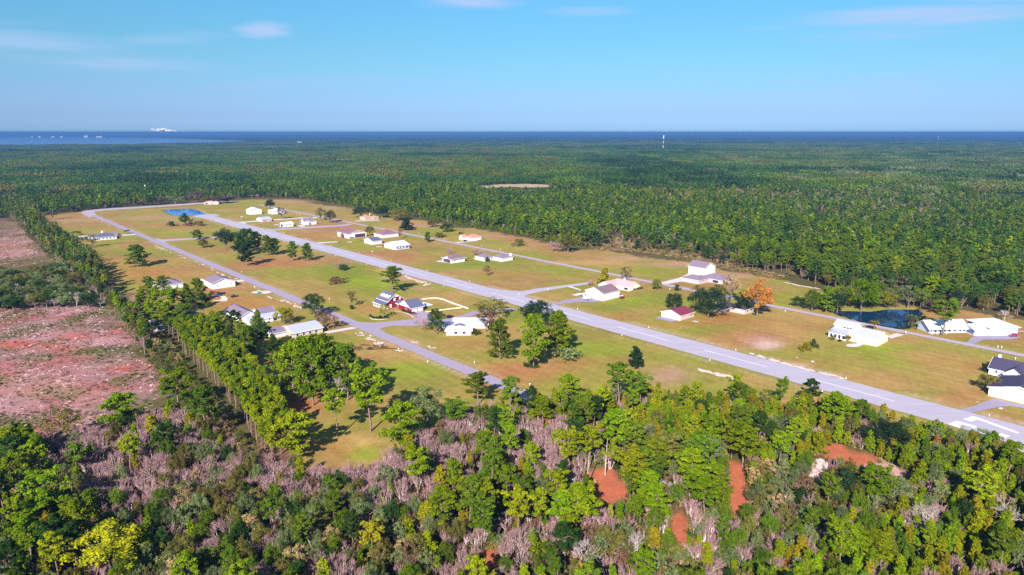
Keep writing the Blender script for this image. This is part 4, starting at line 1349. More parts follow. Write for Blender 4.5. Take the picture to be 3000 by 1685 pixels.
h.feat(0, 'b-', 1.2, .1, 11.4, 2.9, 'hangar', m_dark).feat(0, 'a+', 3.6, 1.3, 1, 1.1).feat(0, 'a+', 11.6, 1.6, .7, .9)
MB().prism([(-521.5, 3.6), (-518, 5.2), (-514.5, 3.6)], 'y', 373.9, 376.5, h.L).build('gable_panel', m_trim, h.root)
h = H_('house', 'long white ranch house with a mauve hip roof and a white chimney', 'house', -492, 415)
h.wing(-512, -497, 405, 417, 3.2, 'hip', 2.8, m_wall_w, R_['mauve'])
h.wing(-500, -485.5, 416, 430.5, 3.2, 'hip', 3.2, m_wall_w, R_['mauve'])
h.box('chimney', -488, -486.2, 428, 429.8, 3.0, 6.2, m_trim)
h.feat(0, 'b-', 3, 1, 1, 1.3).feat(0, 'a+', 4, .9, 1.6, 1.4).feat(0, 'a+', 8, .4, 1.2, 2.2, 'painted_void').feat(1, 'b-', 9, .9, 1.6, 1.4).feat(1, 'a+', 5, 1.3, .8, .9)
h = H_('hangar', 'big white hangar with a taupe gable roof and red-rimmed side windows', 'hangar', -319, 371)
h.wing(-336, -318.5, 370.5, 389, 5.2, 'gable_b', 3.4, m_wall_w, R_['taupe'], ov=.35)
h.feat(0, 'b-', 1.4, .1, 14.6, 3.6, 'hangar', m_door_w).feat(0, 'a+', 4, 1.6, .6, 1.2, 'window', m_red).feat(0, 'a+', 9.5, 1.7, .6, 1.2, 'window', m_red).feat(0, 'b-', 16.4, .4, .5, 2, 'painted_void')
h = H_('house', 'cream house with pink shingle roofs and a clipped hedge along its wall', 'house', -326, 411)
h.wing(-343, -325.5, 409.5, 422, 2.9, 'gable_a', 3.4, m_wall_c, R_['pink'], ov=.5)
h.wing(-350, -338, 401, 415, 2.8, 'gable_b', 3.0, m_wall_c, R_['pink'], ov=.5)
h.feat(1, 'b-', 2, .8, 1.6, 1.4).feat(0, 'b-', 12, .4, 3.6, 2.1, 'painted_void')
h.box('chimney', -337, -335.8, 416, 417.2, 4, 7.2, m_trim)
h = H_('garage', 'two-storey white garage with a mauve gable roof at the forest edge', 'garage', -322, 506)
h.wing(-338, -322, 506, 523, 6.0, 'gable_a', 3.8, m_wall_w, R_['mauve'], ov=.6)
h.box('gable_band', -321.98, -321.9, 506.2, 522.8, 5.9, 6.2, m_wall_l)
h = H_('house', 'pale brick ranch house with a broad mauve hip roof and a pale driveway', 'house', -304, 472)
h.wing(-321, -304, 471, 484, 2.9, 'hip', 3.0, m_wall_p, R_['mauve'])
h.wing(-312, -291, 484.5, 500, 2.9, 'hip', 3.6, m_wall_p, R_['mauve'])
h.feat(0, 'b-', 5, 1.2, .6, .9).feat(0, 'b-', 11, 1.2, .6, .9).feat(1, 'a+', 6, 1, .8, 1).feat(1, 'a+', 9, 1, .8, 1).feat(1, 'b-', 12, .3, 5, 2, 'painted_void').feat(1, 'a+', 1, .3, 2.2, 2, 'painted_void')
h = H_('hangar', 'white hangar with a maroon metal roof and a pink brick side wall', 'hangar', -250, 368)
h.wing(-264.5, -249.5, 367.5, 383, 3.3, 'gable_b', 2.5, m_wall_w, R_['red'], ov=.5)
h.box('side_wall', -249.48, -249.4, 367.7, 382.8, 0, 3.0, m_wall_p)
h.box('roof_half', -265.2, -257.3, 366.98, 367.02, 3.1, 3.3, m_trim)
h.feat(0, 'b-', 1.2, .1, 12.4, 2.9, 'hangar', m_door_w)
MB().box(-249.39, -249.36, 378.6, 379.6, 1.3, 2.3, h.L).build('window', m_red, h.root)
MB().box(-249.39, -249.36, 380.2, 381.0, 1.3, 2.3, h.L).build('window', m_red, h.root)
h = H_('house', 'brick house with dark hip roofs and white trim under the oak trees', 'house', -236, 414)
h.wing(-250, -240, 405, 413, 2.9, 'hip', 2.4, m_wall_p, R_['brown'])
h.wing(-243, -230, 413.2, 425, 2.9, 'hip', 3.2, m_wall_p, R_['brown'])
h.wing(-252, -243.2, 413, 422, 2.9, 'hip', 2.8, m_wall_p, R_['brown'])
h.feat(0, 'a+', 1.5, .3, 4.6, 2.0, 'painted_void').feat(1, 'a+', 3, .9, 1.4, 1.3).feat(1, 'a+', 8, .9, 1.4, 1.3)
h.box('chimney', -248, -246.8, 408, 409.2, 3, 6.4, m_trim)
h = H_('house', 'white house with silver metal roofs and a raised clerestory beside the small palms', 'house', -143, 408)
h.wing(-158, -142, 405.5, 421, 4.0, 'gable_a', 3.2, m_wall_c, R_['silver'], ov=.6)
h.wing(-169, -158.3, 403.5, 414, 3.6, 'shed_a', 1.6, m_wall_w, R_['silver'], ov=.6)
h.wing(-169, -157, 411, 420.5, 6.8, 'gable_a', 2.0, m_wall_w, R_['silver'], ov=.6)
for p_ in (.9, 3.3, 5.7, 8):
    h.feat(1, 'b-', p_, .5, 1.5, 2.2)
for p_ in (5.2, 7.1, 8.9):
    h.feat(2, 'b-', p_, 5.2, 1.3, 1.4)
# right: pale blue house with big garage
o30 = px(2855, 983)
an30 = math.atan2(px(2977.5, 980)[1] - px(2901, 982)[1], px(2977.5, 980)[0] - px(2901, 982)[0])
h = H_('house', 'wide white-roofed house with a pale blue garage door at the right edge', 'house', 0, 0, origin=o30, angle=an30)
h.wing(8.6, 26.5, -1.2, 17, 4.9, 'hip', 3.6, m_wall_l, R_['white'], ov=1.0)
h.wing(-.2, 8.4, -.2, 12, 3.4, 'gable_a', 2.2, m_wall_w, R_['white'], ov=.6)
h.wing(-24, -.4, 6.5, 18, 3.2, 'gable_a', 3.6, m_wall_l, R_['white'], ov=1.2)
h.feat(0, 'b-', 1.2, .1, 15.4, 4.0, 'hangar', m_door_b)
h.box('door_header', 9.6, 25.4, -1.34, -1.29, 4.25, 4.5, m_blue)
h.feat(1, 'b-', .8, .1, 7, 2.8, 'garage').feat(1, 'a-', 1, .5, 9, 2.3, 'painted_void', m_blue)  # blue side panel: shade of the porch recess put into the colour
for p_ in (3, 6, 8.6, 12, 15.5, 19, 21.5):
    h.feat(2, 'b-', p_, .7, 1.3, 1.9)
for k in range(4):
    h.box('porch_post', -24.2 + k * 3.1, -24 + k * 3.1, 4.2, 4.4, -.1, 3.0, m_trim)
MB().prism([(3.8, 2.9), (7.0, 3.5), (7.0, 3.62), (3.8, 3.02)], 'x', -24.8, -12, h.L).build('porch_roof', R_['white'], h.root)
# right edge pair
h = H_('house', 'white house with a dark slate roof, grouped gable windows and a chimney', 'house', -80, 398)
h.wing(-86, -58, 400, 414, 3.4, 'gable_a', 4.2, m_wall_w, R_['dark'], ov=.5)
h.wing(-79, -71.2, 396, 408, 3.4, 'gable_b', 3.0, m_wall_w, R_['dark'], ov=.4)
h.wing(-70.8, -62, 393.5, 404, 3.4, 'gable_b', 3.0, m_wall_w, R_['dark'], ov=.4)
h.box('chimney', -85, -83.8, 409.5, 410.7, 5.2, 8.4, m_trim)
for k in range(3):
    for j in range(2):
        h.feat(1, 'b-', 2.1 + k * 1.45, .9 + j * 1.1, 1.05, .85)
h.feat(0, 'b-', 2.8, 1.3, .8, 1.5)
for k in range(2):
    h.feat(2, 'b-', 2.2 + k * 1.3, 1.0, .9, 1.5)
for a_, b_ in ((-79, 404), (-75, 405), (-79.5, 402)):
    h.box('roof_vent', a_, a_ + .35, b_, b_ + .35, 4.5, 5.6 + (b_ - 404) * .4, m_trim)
h = H_('hangar', 'hangar with a wide white door, cream gable and slate roof at the right edge', 'hangar', -77, 366)
h.wing(-77.5, -55, 366, 388, 4.3, 'gable_b', 3.0, m_wall_c, R_['dark'], ov=.7)
h.feat(0, 'b-', 1.4, .1, 19.6, 3.7, 'hangar', m_door_w)
MB().prism([(-72, 5.7), (-66.2, 7.3), (-60, 5.7), (-60, 5.95), (-66.2, 7.55), (-72, 5.95)], 'y', 365.4, 365.95, h.L).build('gable_trim', m_trim, h.root)
# house hidden at the far lane
h = H_('house', 'low pink-walled house under trees at the far end of the cross lane', 'house', 0, 0, origin=px(598, 599), angle=.1)
h.wing(0, 24, 0, 12, 3.0, 'hip', 2.6, m_wall_p, R_['pink'])
h.feat(0, 'b-', 2, .4, 4, 2, 'painted_void').feat(0, 'b-', 12, .6, 2, 1.6)
# distant houses and bay-shore buildings
def far_house(x, y, w_, d_, hh, wm, rm, label, group=None, name='house', cat='house'):
    q = House(name, label, cat, 0, 0, group, origin=px(x, y), angle=.1)
    q.wing(0, w_, 0, d_, hh, 'gable_a', hh * .3, wm, rm, fascia=False)
    if y < 530 and y > 440:
        P = px(x, y)
        for k in range(1, 9):
            PLANTED.append((P[0] * (1 - k * .012) + w_ / 2, P[1] * (1 - k * .012), 24))
    return q


far_house(1008, 470, 24, 16, 11, m_wall_w, R_['white'], 'white house rising from the forest left of the picture centre')
far_house(1022, 472, 20, 14, 10, m_wall_w, R_['mauve'], 'mauve-roofed house beside the white house in the forest')
far_house(560, 500, 20, 12, 9, m_wall_w, R_['white'], 'small white house in the forest beyond the far pond')
far_house(497, 515, 20, 12, 9, m_wall_w, R_['silver'], 'silver-roofed house at the dark edge of the far left forest')
for i, (x, w_, hh) in enumerate([(92, 40, 18), (112, 50, 22), (150, 70, 22), (176, 60, 20), (246, 90, 34), (282, 130, 22)]):
    far_house(x, 402.5, w_, 60, hh, m_wall_w, R_['white'], 'white building on the far shore of the bay', 'white buildings on the far bay shore', 'building', 'building')
far_house(870, 421.5, 50, 30, 16, m_wall_w, R_['white'], 'white building at the right end of the bay', None, 'building', 'building')
far_house(948, 421.5, 26, 20, 16, m_wall_w, R_['white'], 'lone white building right of the bay end', None, 'building', 'building')
far_house(1688, 436, 40, 20, 14, m_wall_w, R_['white'], 'bright white roof in the forest left of the tall mast', None, 'building', 'building')

# ------------------------------------------------------------------ trees placed one by one
T = at_base
T('fieldpine', 405, 781, 717, 64, 'mid', 'round bushy pine alone in the lawn left of the left street', vi=0)
T('sparse', 155, 644, 612, 24, 'grey', 'thin grey tree alone in the far left lawn')
T('sparse', 272, 724, 688, 26, 'olive', 'scrawny tree on the ditch before the white house with the chimney')
T('fieldpine', 580, 702, 673, 38, 'mid', 'small pine left of the dark tree beside the cross lane', vi=1)
T('fieldpine', 596, 725, 698, 34, 'olive', 'low bushy tree in front of the small pine by the cross lane', vi=2)
T('oak', 663, 732, 672, 50, 'oakdark', 'dark domed oak between the left street and the runway')
T('oak', 722, 740, 670, 56, 'dark', 'tallest dark tree of the grove beside the runway')
T('fieldpine', 705, 752, 690, 44, 'dark', 'dark pine in the middle of the grove beside the runway')
T('fieldpine', 723, 779, 712, 54, 'dark', 'front pine of the grove, standing on the rusty grass')
T('fieldpine', 752, 736, 680, 40, 'dark', 'dark pine at the back of the grove near the runway')
T('fieldpine', 785, 748, 690, 40, 'mid', 'pine at the right side of the grove by the runway', vi=0)
T('fieldpine', 806, 747, 699, 36, 'dark', 'low pine at the right end of the runway grove', vi=1)
T('fieldpine', 858, 764, 708, 36, 'mid', 'left of the two pines standing right of the runway grove', vi=1)
T('fieldpine', 901, 764, 713, 38, 'mid', 'right of the two pines standing right of the runway grove', vi=0)
T('shrub', 505, 662, 648, 22, 'dark', 'round clipped dark bush in the far lawn before the blue pond')
T('fieldpine', 543, 658, 625, 36, 'mid', 'pine between two bushes in front of the blue pond')
T('shrub', 552, 661, 649, 26, 'brown', 'brownish bush at the foot of the pine before the blue pond')
T('shrub', 586, 661, 646, 28, 'olive', 'olive bush right of the pine before the blue pond')
T('mauve', 985, 790, 764, 34, 'brown', 'left leafless bush of the clump beside the middle of the runway')
T('shrub', 1008, 791, 773, 26, 'dark', 'green bush in front of the leafless clump beside the runway')
T('mauve', 1020, 789, 763, 34, 'brown', 'right leafless bush of the clump beside the middle of the runway')
T('shrub', 987, 829, 811, 48, 'brown', 'low brown bush alone in the lawn left of the runway')
T('pine', 1150, 858, 781, 66, 'mid', 'tall pine standing behind the red brick house', vi=1)
T('sparse', 1031, 897, 854, 30, 'olive', 'thin small tree in the lawn left of the red brick house')
T('shrub', 1031, 906, 893, 15, 'dark', 'round bush in the lawn left of the red brick house')
T('oak', 921, 927, 862, 64, 'dark', 'full dark green tree on the left street across from the red house')
T('oak', 834, 949, 901, 54, 'gold', 'golden yellow tree beside the beige stone house')
T('sparse', 950, 967, 908, 52, 'brown', 'brown half-bare tree in front of the beige stone house')
T('mauve', 975, 962, 906, 50, 'brown', 'leafless brown tree at the street corner by the beige stone house')
T('sparse', 1126, 931, 892, 32, 'amber', 'small yellowing tree in the planted island before the red house')
T('mauve', 1238, 970, 918, 60, 'brown', 'mauve leafless tree left of the white metal-roofed house')
T('oak', 1279, 979, 906, 50, 'dark', 'dark green tree against the left wall of the white metal-roofed house')
T('sparse', 1440, 927, 874, 96, 'olive', 'broad half-bare tree behind the white metal-roofed house')
T('sparse', 1424, 972, 910, 60, 'brown', 'brownish tree at the right end of the white metal-roofed house')
T('shrub', 1397, 980, 964, 22, 'dark', 'round bush at the right corner of the white metal-roofed house')
T('oak', 1572, 962, 884, 94, 'oakdark', 'big dark oak beside the runway behind the two large pines')
T('fieldpine', 1464, 1053, 936, 84, 'mid', 'left of the three large pines in the lawn beside the runway', vi=0)
T('fieldpine', 1563, 1080, 924, 96, 'bright', 'middle one of the three large pines in the lawn beside the runway', vi=1)
T('fieldpine', 1636, 1040, 912, 96, 'bright', 'right of the three large pines in the lawn beside the runway', vi=0)
T('shrub', 1668, 1053, 1016, 64, 'grey', 'grey-green bush at the right foot of the three large pines')
T('shrub', 1555, 1077, 1060, 40, 'dark', 'small bush at the foot of the middle large pine')
T('cedar', 1863, 1077, 1018, 46, 'oakdark', 'dark conical cedar alone in the lawn near the runway')
T('sparse', 1845, 1075, 1046, 22, 'straw', 'thin leafless bush at the left foot of the cedar')
# behind the runway houses
T('sparse', 825, 642, 608, 26, 'purple', 'dark purple round tree before the white hip-roofed house')
T('oak', 792, 614, 585, 27, 'dark', 'round green tree behind the white hip-roofed house')
T('sparse', 940, 647, 607, 32, 'olive', 'left of the two olive trees right of the white cottage')
T('oak', 968, 652, 617, 32, 'olive', 'right of the two olive trees right of the white cottage')
T('oak', 1058, 637, 607, 50, 'oakdark', 'dark evergreen left of the orange-roofed house')
T('oak', 1120, 638, 606, 46, 'oakdark', 'dark evergreen right of the orange-roofed house')
T('oak', 1166, 646, 612, 58, 'olive', 'broad olive tree right of the dark evergreens at the forest edge')
T('cedar', 1190, 674, 640, 40, 'oakdark', 'dense dark conical tree beyond the right street')
T('oak', 1084, 690, 662, 26, 'olive', 'rounded tree between the red-roofed hangar and the rosy hip-roofed house')
T('sparse', 1172, 699, 668, 14, 'brown', 'narrow brown tree right of the rosy hip-roofed house')
T('shrub', 1004, 696, 683, 12, 'brown', 'bush at the left corner of the red-roofed hangar')
T('fieldpine', 1254, 709, 680, 25, 'mid', 'small pine on the near side of the right street')
T('shrub', 1289, 695, 680, 32, 'olive', 'dark olive bush beyond the right street')
T('oak', 1308, 679, 655, 40, 'dark', 'tree in the lawn before the young pines at the forest edge')
T('oak', 1268, 665, 645, 34, 'olive', 'low tree left of the tree before the young pine edge')
T('shrub', 1350, 689, 679, 20, 'olive', 'bush left of the small orange-roofed house')
T('shrub', 1519, 721, 700, 36, 'olive', 'round olive bush alone in the lawn right of the small orange-roofed house')
T('mauve', 1612, 738, 697, 60, 'brown', 'pinkish leafless tree at the edge of the forest')
T('oak', 1664, 740, 690, 50, 'olive', 'olive tree right of the pinkish leafless tree')
T('mauve', 1325, 746, 722, 44, 'brown', 'mauve leafless tree behind the square hip-roofed hangar')
T('mauve', 1388, 748, 724, 42, 'brown', 'left leafless tree behind the long white ranch house')
T('mauve', 1412, 749, 727, 40, 'brown', 'right leafless tree behind the long white ranch house')
T('shrub', 1428, 767, 752, 14, 'dark', 'bush by the porch of the long white ranch house')
T('sparse', 1427, 808, 778, 22, 'brown', 'little coppery tree alone in the lawn below the ranch house')
T('cedar', 1771, 837, 785, 34, 'amber', 'yellow conical tree beside the pink-roofed cream house')
T('sparse', 1834, 816, 783, 34, 'brown', 'brown tree on the right street behind the pink-roofed house')
T('mauve', 1736, 838, 814, 32, 'brown', 'grey leafless bush behind the big white hangar')
T('shrub', 1769, 838, 819, 30, 'dark', 'green bush below the yellow conical tree')
T('oak', 1923, 850, 819, 28, 'mid', 'small two-stemmed tree in the lawn right of the pink-roofed house')
T('shrub', 1984, 852, 832, 17, 'dark', 'upright bush beside the right street before the pale brick house')
T('oak', 1976, 906, 862, 54, 'oakdark', 'dark rounded oak behind the maroon-roofed hangar')
T('oak', 2075, 928, 850, 98, 'oakdark', 'spreading dark oak right of the maroon-roofed hangar', vi=2)
T('sparse', 2046, 866, 832, 34, 'olive', 'olive tree behind the spreading dark oak')
T('oak', 2105, 880, 834, 44, 'olive', 'yellowish oak behind the crown of the spreading dark oak')
T('sparse', 2140, 886, 796, 44, 'straw', 'tall pale gold half-bare tree before the pale brick house')
T('oak', 2172, 916, 855, 50, 'oakdark', 'smaller dark oak over the brick house roof')
T('oak', 2218, 926, 823, 74, 'orange', 'orange autumn tree at the right end of the brick house', vi=3)
T('sparse', 2122, 925, 908, 22, 'brown', 'small bare bush before the brick house')
T('palm', 2560, 967, 938, 26, 'olive', 'palm behind the white house with the clerestory')
T('palm', 2432, 986, 964, 18, 'amber', 'left palm at the corner of the white clerestory house')
T('palm', 2484, 1001, 983, 17, 'amber', 'right palm before the windows of the white clerestory house')
T('shrub', 2437, 996, 981, 14, 'olive', 'bush below the left palm of the white clerestory house')
T('shrub', 2460, 1001, 993, 12, 'dark', 'low bush under the windows of the white clerestory house')
T('shrub', 2355, 1027, 1002, 33, 'amber', 'yellowish round bush, left of the pair in the rusty lawn')
T('shrub', 2386, 1018, 993, 23, 'dark', 'green round bush, right of the pair in the rusty lawn')
T('pine', 2762, 982, 884, 74, 'mid', 'tall pine standing before the porch of the pale blue house', vi=2)
T('bareold', 2942, 939, 900, 42, 'brown', 'pale leafless tree behind the big white roof at the right edge')
T('shrub', 2690, 957, 926, 58, 'grey', 'broad grey-green bush on the pond bank')
T('oak', 2339, 900, 870, 38, 'dark', 'round dark bushy tree at the left end of the pond thicket')
T('oak', 2378, 912, 850, 42, 'mid', 'mid green tree in the thicket left of the pond')
T('fieldpine', 2420, 915, 840, 50, 'mid', 'pine in the thicket left of the pond')
T('oak', 2452, 917, 856, 44, 'oakdark', 'dark tree at the left tip of the pond')
T('oak', 2523, 909, 818, 74, 'bright', 'bright green tree leaning over the pond')
T('fieldpine', 2560, 901, 830, 60, 'mid', 'pine on the far bank of the pond')
T('oak', 2598, 902, 858, 46, 'amber', 'yellow-green bushy tree on the far bank of the pond')
T('sparse', 2660, 901, 838, 66, 'grey', 'grey half-bare tree on the far bank of the pond')
T('sparse', 2742, 918, 878, 56, 'purple', 'purplish half-bare tree between pond and pale blue house')
T('oak', 2890, 1145, 1098, 44, 'olive', 'scraggly tree left of the hangar at the right edge')
T('shrub', 2886, 1089, 1072, 20, 'dark', 'bush at the left wall of the dark-roofed house at the right edge')
for x_, yb_, yt_, w_, d_ in ((1087, 929, 920, 11, 'left'), (1112, 931, 923, 10, 'right')):
    T('shrub', x_, yb_, yt_, w_, 'dark', 'clipped ball bush at the %s end of the planted island hedge' % d_)
for i, x_ in enumerate((1094, 1102, 1110, 1118, 1127, 1135)):
    T('shrub', x_, 933 + (i in (2, 3)) * 1.5, 926, 11, 'dark', 'low bush in the hedge of the planted island before the red house', 'hedge bushes of the planted island')
for i in range(6):
    T('shrub', 1180 + i * 4.6, 911.5 + i * 1.6, 905 + i * 1.6, 7, 'dark', 'clipped bush in the hedge along the red house garage', 'hedge bushes along the red house garage')
for i in range(8):
    T('shrub', 1845 + i * 5, 852.5 - i * .95, 846 - i * .95, 7, 'dark', 'clipped bush in the hedge along the cream gable wall', 'hedge bushes of the cream house')
for x_, yb_, yt_ in ((233, 690, 677), (239, 695, 683), (216, 690, 677), (226, 688, 676), (368, 685, 674), (376, 684, 672), (190, 690, 676)):
    T('palm', x_, yb_, yt_, 9, 'olive', 'small palm near the white house with the chimney', 'small palms round the chimney house')

for x_, yb_, yt_, w_, kd_, tn_, lb in ((577, 594, 560, 46, 'sparse', 'purple', 'purple-leaved tree at the end of the cross lane beyond the blue pond'), (615, 597, 572, 40, 'sparse', 'olive', 'olive tree left of the house at the far lane end'),
                                      (640, 596, 574, 44, 'oak', 'purple', 'dark tree over the house at the far lane end'), (668, 594, 577, 34, 'oak', 'oakdark', 'dark tree right of the house at the far lane end'),
                                      (470, 599, 575, 40, 'sparse', 'purple', 'brownish tree behind the middle of the blue pond'), (515, 597, 572, 44, 'sparse', 'grey', 'grey tree behind the right part of the blue pond'),
                                      (415, 602, 582, 34, 'sparse', 'brown', 'russet bush behind the far cross lane'), (450, 601, 578, 30, 'oak', 'dark', 'dark bushy tree behind the far cross lane')):
    T(kd_, x_, yb_, yt_, w_, tn_, lb)
# foreground pines, lawn trees in front of the wood
T('fieldpine', 918, 1188, 988, 128, 'bright', 'tallest pine of the group on the lawn edge left of the green lawn', vi=1)
T('fieldpine', 862, 1172, 1003, 122, 'bright', 'left pine of the group on the lawn edge', vi=0)
T('fieldpine', 958, 1140, 984, 112, 'mid', 'back pine of the group on the lawn edge', vi=3)
T('fieldpine', 1020, 1172, 1010, 132, 'mid', 'right pine of the group on the lawn edge', vi=4)
T('pine', 830, 1130, 1030, 84, 'mid', 'pine behind the left pine of the lawn edge group', vi=0)
T('fieldpine', 1060, 1185, 1060, 84, 'dark', 'dark low pine at the right side of the lawn edge group', vi=2)
T('bareold', 990, 1182, 1086, 86, 'brown', 'pale dead tree with bare boughs among the lawn edge pines', vi=1)
T('pine', 1085, 1264, 1084, 112, 'bright', 'tall straight pine in the middle of the green clearing', vi=4)
T('pine', 988, 1280, 1138, 88, 'bright', 'slender pine left of the tall straight pine in the clearing', vi=3)
T('fieldpine', 1172, 1318, 1180, 124, 'bright', 'broad pine at the right edge of the green clearing', vi=1)
T('oak', 1253, 1258, 1138, 100, 'grey', 'grey-green tree behind the broad pine of the clearing', vi=3)
T('pine', 1335, 1262, 1176, 76, 'mid', 'low pine between the grey-green tree and the street end')
T('fieldpine', 863, 1345, 1210, 124, 'yellow', 'yellow-green pine at the left edge of the green clearing', vi=1)
T('pine', 1400, 1187, 1092, 80, 'mid', 'pine at the left side of the street end', vi=1)
T('pine', 1494, 1222, 1104, 74, 'mid', 'pine at the right side of the street end', vi=0)
T('pine', 1660, 1190, 1096, 74, 'bright', 'full pine on the wood edge right of the street end', vi=1)
T('pine', 1812, 1190, 1060, 84, 'mid', 'tall pine breaking the wood edge below the cedar', vi=3)
T('pine', 1590, 1262, 1160, 74, 'bright', 'bright cone-shaped pine on the edge of the purple thicket', vi=0)
T('fieldpine', 1207, 1356, 1298, 48, 'bright', 'small bright pine below the broad pine of the clearing')
T('pine', 527, 1210, 1092, 88, 'bright', 'pine with a bare lower trunk at the corner of the clear-cut', vi=2)
T('pine', 606, 1283, 1130, 84, 'mid', 'second tall pine right of the clear-cut corner', vi=0)
T('fieldpine', 355, 1262, 1155, 100, 'bright', 'bright round-topped pine standing in the clear-cut', vi=1)
T('sparse', 195, 1290, 1198, 88, 'olive', 'olive shaggy tree at the lower edge of the clear-cut')
T('sparse', 660, 1250, 1180, 50, 'grey', 'grey lichen-covered tree right of the tall clear-cut pines')
A = at_top
A('oak', 310, 1545, 15, 'gold', 'big golden yellow tree at the bottom of the picture', w=18, vi=3)
A('fieldpine', 1252, 1560, 9, 'yellow', 'small lemon-yellow pine at the bottom of the picture', w=7, vi=2)
A('pine', 1085, 1528, 14, 'amber', 'small pine with an amber tip near the bottom middle', w=8)
for x_, yt_, h_, w_, tn, vi_, lb in (
        (100, 1282, 19, 11, 'bright', 1, 'big pine at the top of the lower left corner group'),
        (20, 1278, 18, 9, 'dark', 0, 'dark pine cut by the left edge above the corner group'),
        (125, 1395, 18, 12, 'bright', 4, 'bright pine in the middle of the lower left corner group'),
        (210, 1465, 17, 10, 'yellow', 1, 'yellow-green pine right of the lower left corner group'),
        (25, 1340, 17, 8, 'bright', 2, 'pine at the left edge below the dark pine'),
        (70, 1500, 17, 9, 'bright', 0, 'pine low in the lower left corner group'),
        (150, 1560, 16, 8, 'yellow', 3, 'yellowish pine left of the big golden tree'),
        (15, 1590, 16, 8, 'dark', 1, 'dark pine in the bottom left corner'),
        (545, 1620, 12, 8, 'bright', 1, 'small bright pine right of the big golden tree'),
        (1495, 1243, 17, 8, 'bright', 0, 'tall narrow pine before the pale leafless thicket'),
        (1440, 1310, 17, 9, 'mid', 3, 'pine left below the tall narrow pine'),
        (1555, 1295, 14, 7, 'bright', 1, 'short pine right below the tall narrow pine'),
        (1290, 1425, 17, 10, 'bright', 1, 'left pine of the dense middle group'),
        (1375, 1400, 18, 10, 'mid', 0, 'tallest pine of the dense middle group'),
        (1410, 1470, 16, 9, 'mid', 4, 'pine right in the dense middle group'),
        (1520, 1445, 15, 10, 'yellow', 2, 'flat-topped pine right of the dense middle group'),
        (1690, 1422, 17, 14, 'bright', 1, 'broad bright pine with a point, in front of the orange soil gap'),
        (1640, 1440, 15, 9, 'bright', 0, 'pine left behind the broad pine by the orange soil gap'),
        (1722, 1160, 16, 8, 'mid', 0, 'pine behind the wood edge right of the purple thicket'),
        (1730, 1255, 16, 10, 'yellow', 2, 'thin-crowned pine with a long bare trunk by the pale thicket'),
        (1800, 1200, 19, 13, 'bright', 1, 'tall bright pine in the centre of the near wood'),
        (1860, 1235, 17, 10, 'mid', 3, 'pine close behind the tall bright pine of the near wood'),
        (1950, 1275, 16, 11, 'olive', 2, 'thin pine with pale dead boughs in the near wood'),
        (1935, 1280, 16, 11, 'yellow', 1, 'yellow-green pine in the centre of the near wood'),
        (2030, 1313, 17, 12, 'bright', 1, 'pointed bright pine left of the red earth track'),
        (1860, 1330, 16, 13, 'yellow', 4, 'wide flat yellow-green pine over the orange soil'),
        (1905, 1380, 15, 10, 'bright', 0, 'bushy pine in front of the wide flat pine'),
        (1925, 1415, 15, 9, 'bright', 1, 'pine between the two orange soil gaps'),
        (2070, 1400, 16, 12, 'bright', 3, 'broad pine beside the red earth track'),
        (2185, 1240, 17, 14, 'bright', 1, 'big lime-green pine above the red earth track'),
        (2085, 1215, 15, 12, 'bright', 0, 'lime-green pine left of the big pine above the track'),
        (2450, 1150, 17, 14, 'bright', 1, 'large pine above the orange clearing'),
        (2530, 1170, 15, 9, 'mid', 3, 'pine right of the large pine above the orange clearing'),
        (2380, 1110, 15, 10, 'dark', 0, 'dark pine at the wood edge above the orange clearing'),
        (2880, 1385, 15, 12, 'yellow', 2, 'thin yellow-green pine with white boughs near the right edge'),
        (2580, 1555, 13, 11, 'yellow', 1, 'yellow-green pine at the bottom right of the picture')):
    A('pine', x_, yt_, h_, tn, lb, w=w_, vi=vi_)
for x_, yt_, h_, w_, vi_, lb in ((2310, 1225, 10, 12, 0, 'grey-green round oak left of the orange clearing'), (2600, 1240, 11, 15, 2, 'big dark round oak right of the orange clearing'),
                                 (2885, 1265, 8, 11, 1, 'dark oak on the wood edge before the runway number'), (2480, 1380, 11, 13, 3, 'dark green oak below the orange clearing'),
                                 (2620, 1405, 10, 12, 0, 'grey-green oak below the pale sand'), (2080, 1290, 10, 12, 1, 'dull grey-green oak behind the pointed bright pine')):
    A('oak', x_, yt_, h_, 'grey' if vi_ in (0, 1) else 'oakdark', lb, w=w_, vi=vi_)
A('bareold', 1945, 1375, 13, 'brown', 'pale forked dead tree above the orange soil', w=9, vi=0)
A('bareold', 1705, 1555, 13, 'brown', 'big pale leafless tree above the bottom thicket', w=10, vi=2)
A('bareold', 1870, 1545, 12, 'brown', 'leaning pale leafless tree right of the bottom thicket', w=10, vi=1)
A('bareold', 2720, 1450, 13, 'brown', 'pale leafless tree at the right beside the pink undergrowth', w=9, vi=0)
A('bareold', 2730, 1490, 11, 'brown', 'low spreading leafless tree with a red bush at its foot', w=9, vi=2)
A('bareold', 2950, 1450, 13, 'brown', 'greyish leafless tree at the right edge', w=8, vi=1)
A('bareold', 1080, 1445, 8, 'brown', 'white-branched leafless tree low in the purple thicket', w=9, vi=2)
A('sparse', 2732, 1535, 4, 'red', 'crimson bush at the foot of the leafless tree at the right', w=3.4)
A('sparse', 2312, 1640, 5, 'red', 'crimson bush at the bottom right of the picture', w=4)
A('sparse', 1280, 1275, 4, 'red', 'reddish bush in the purple thicket below the street end', w=5)
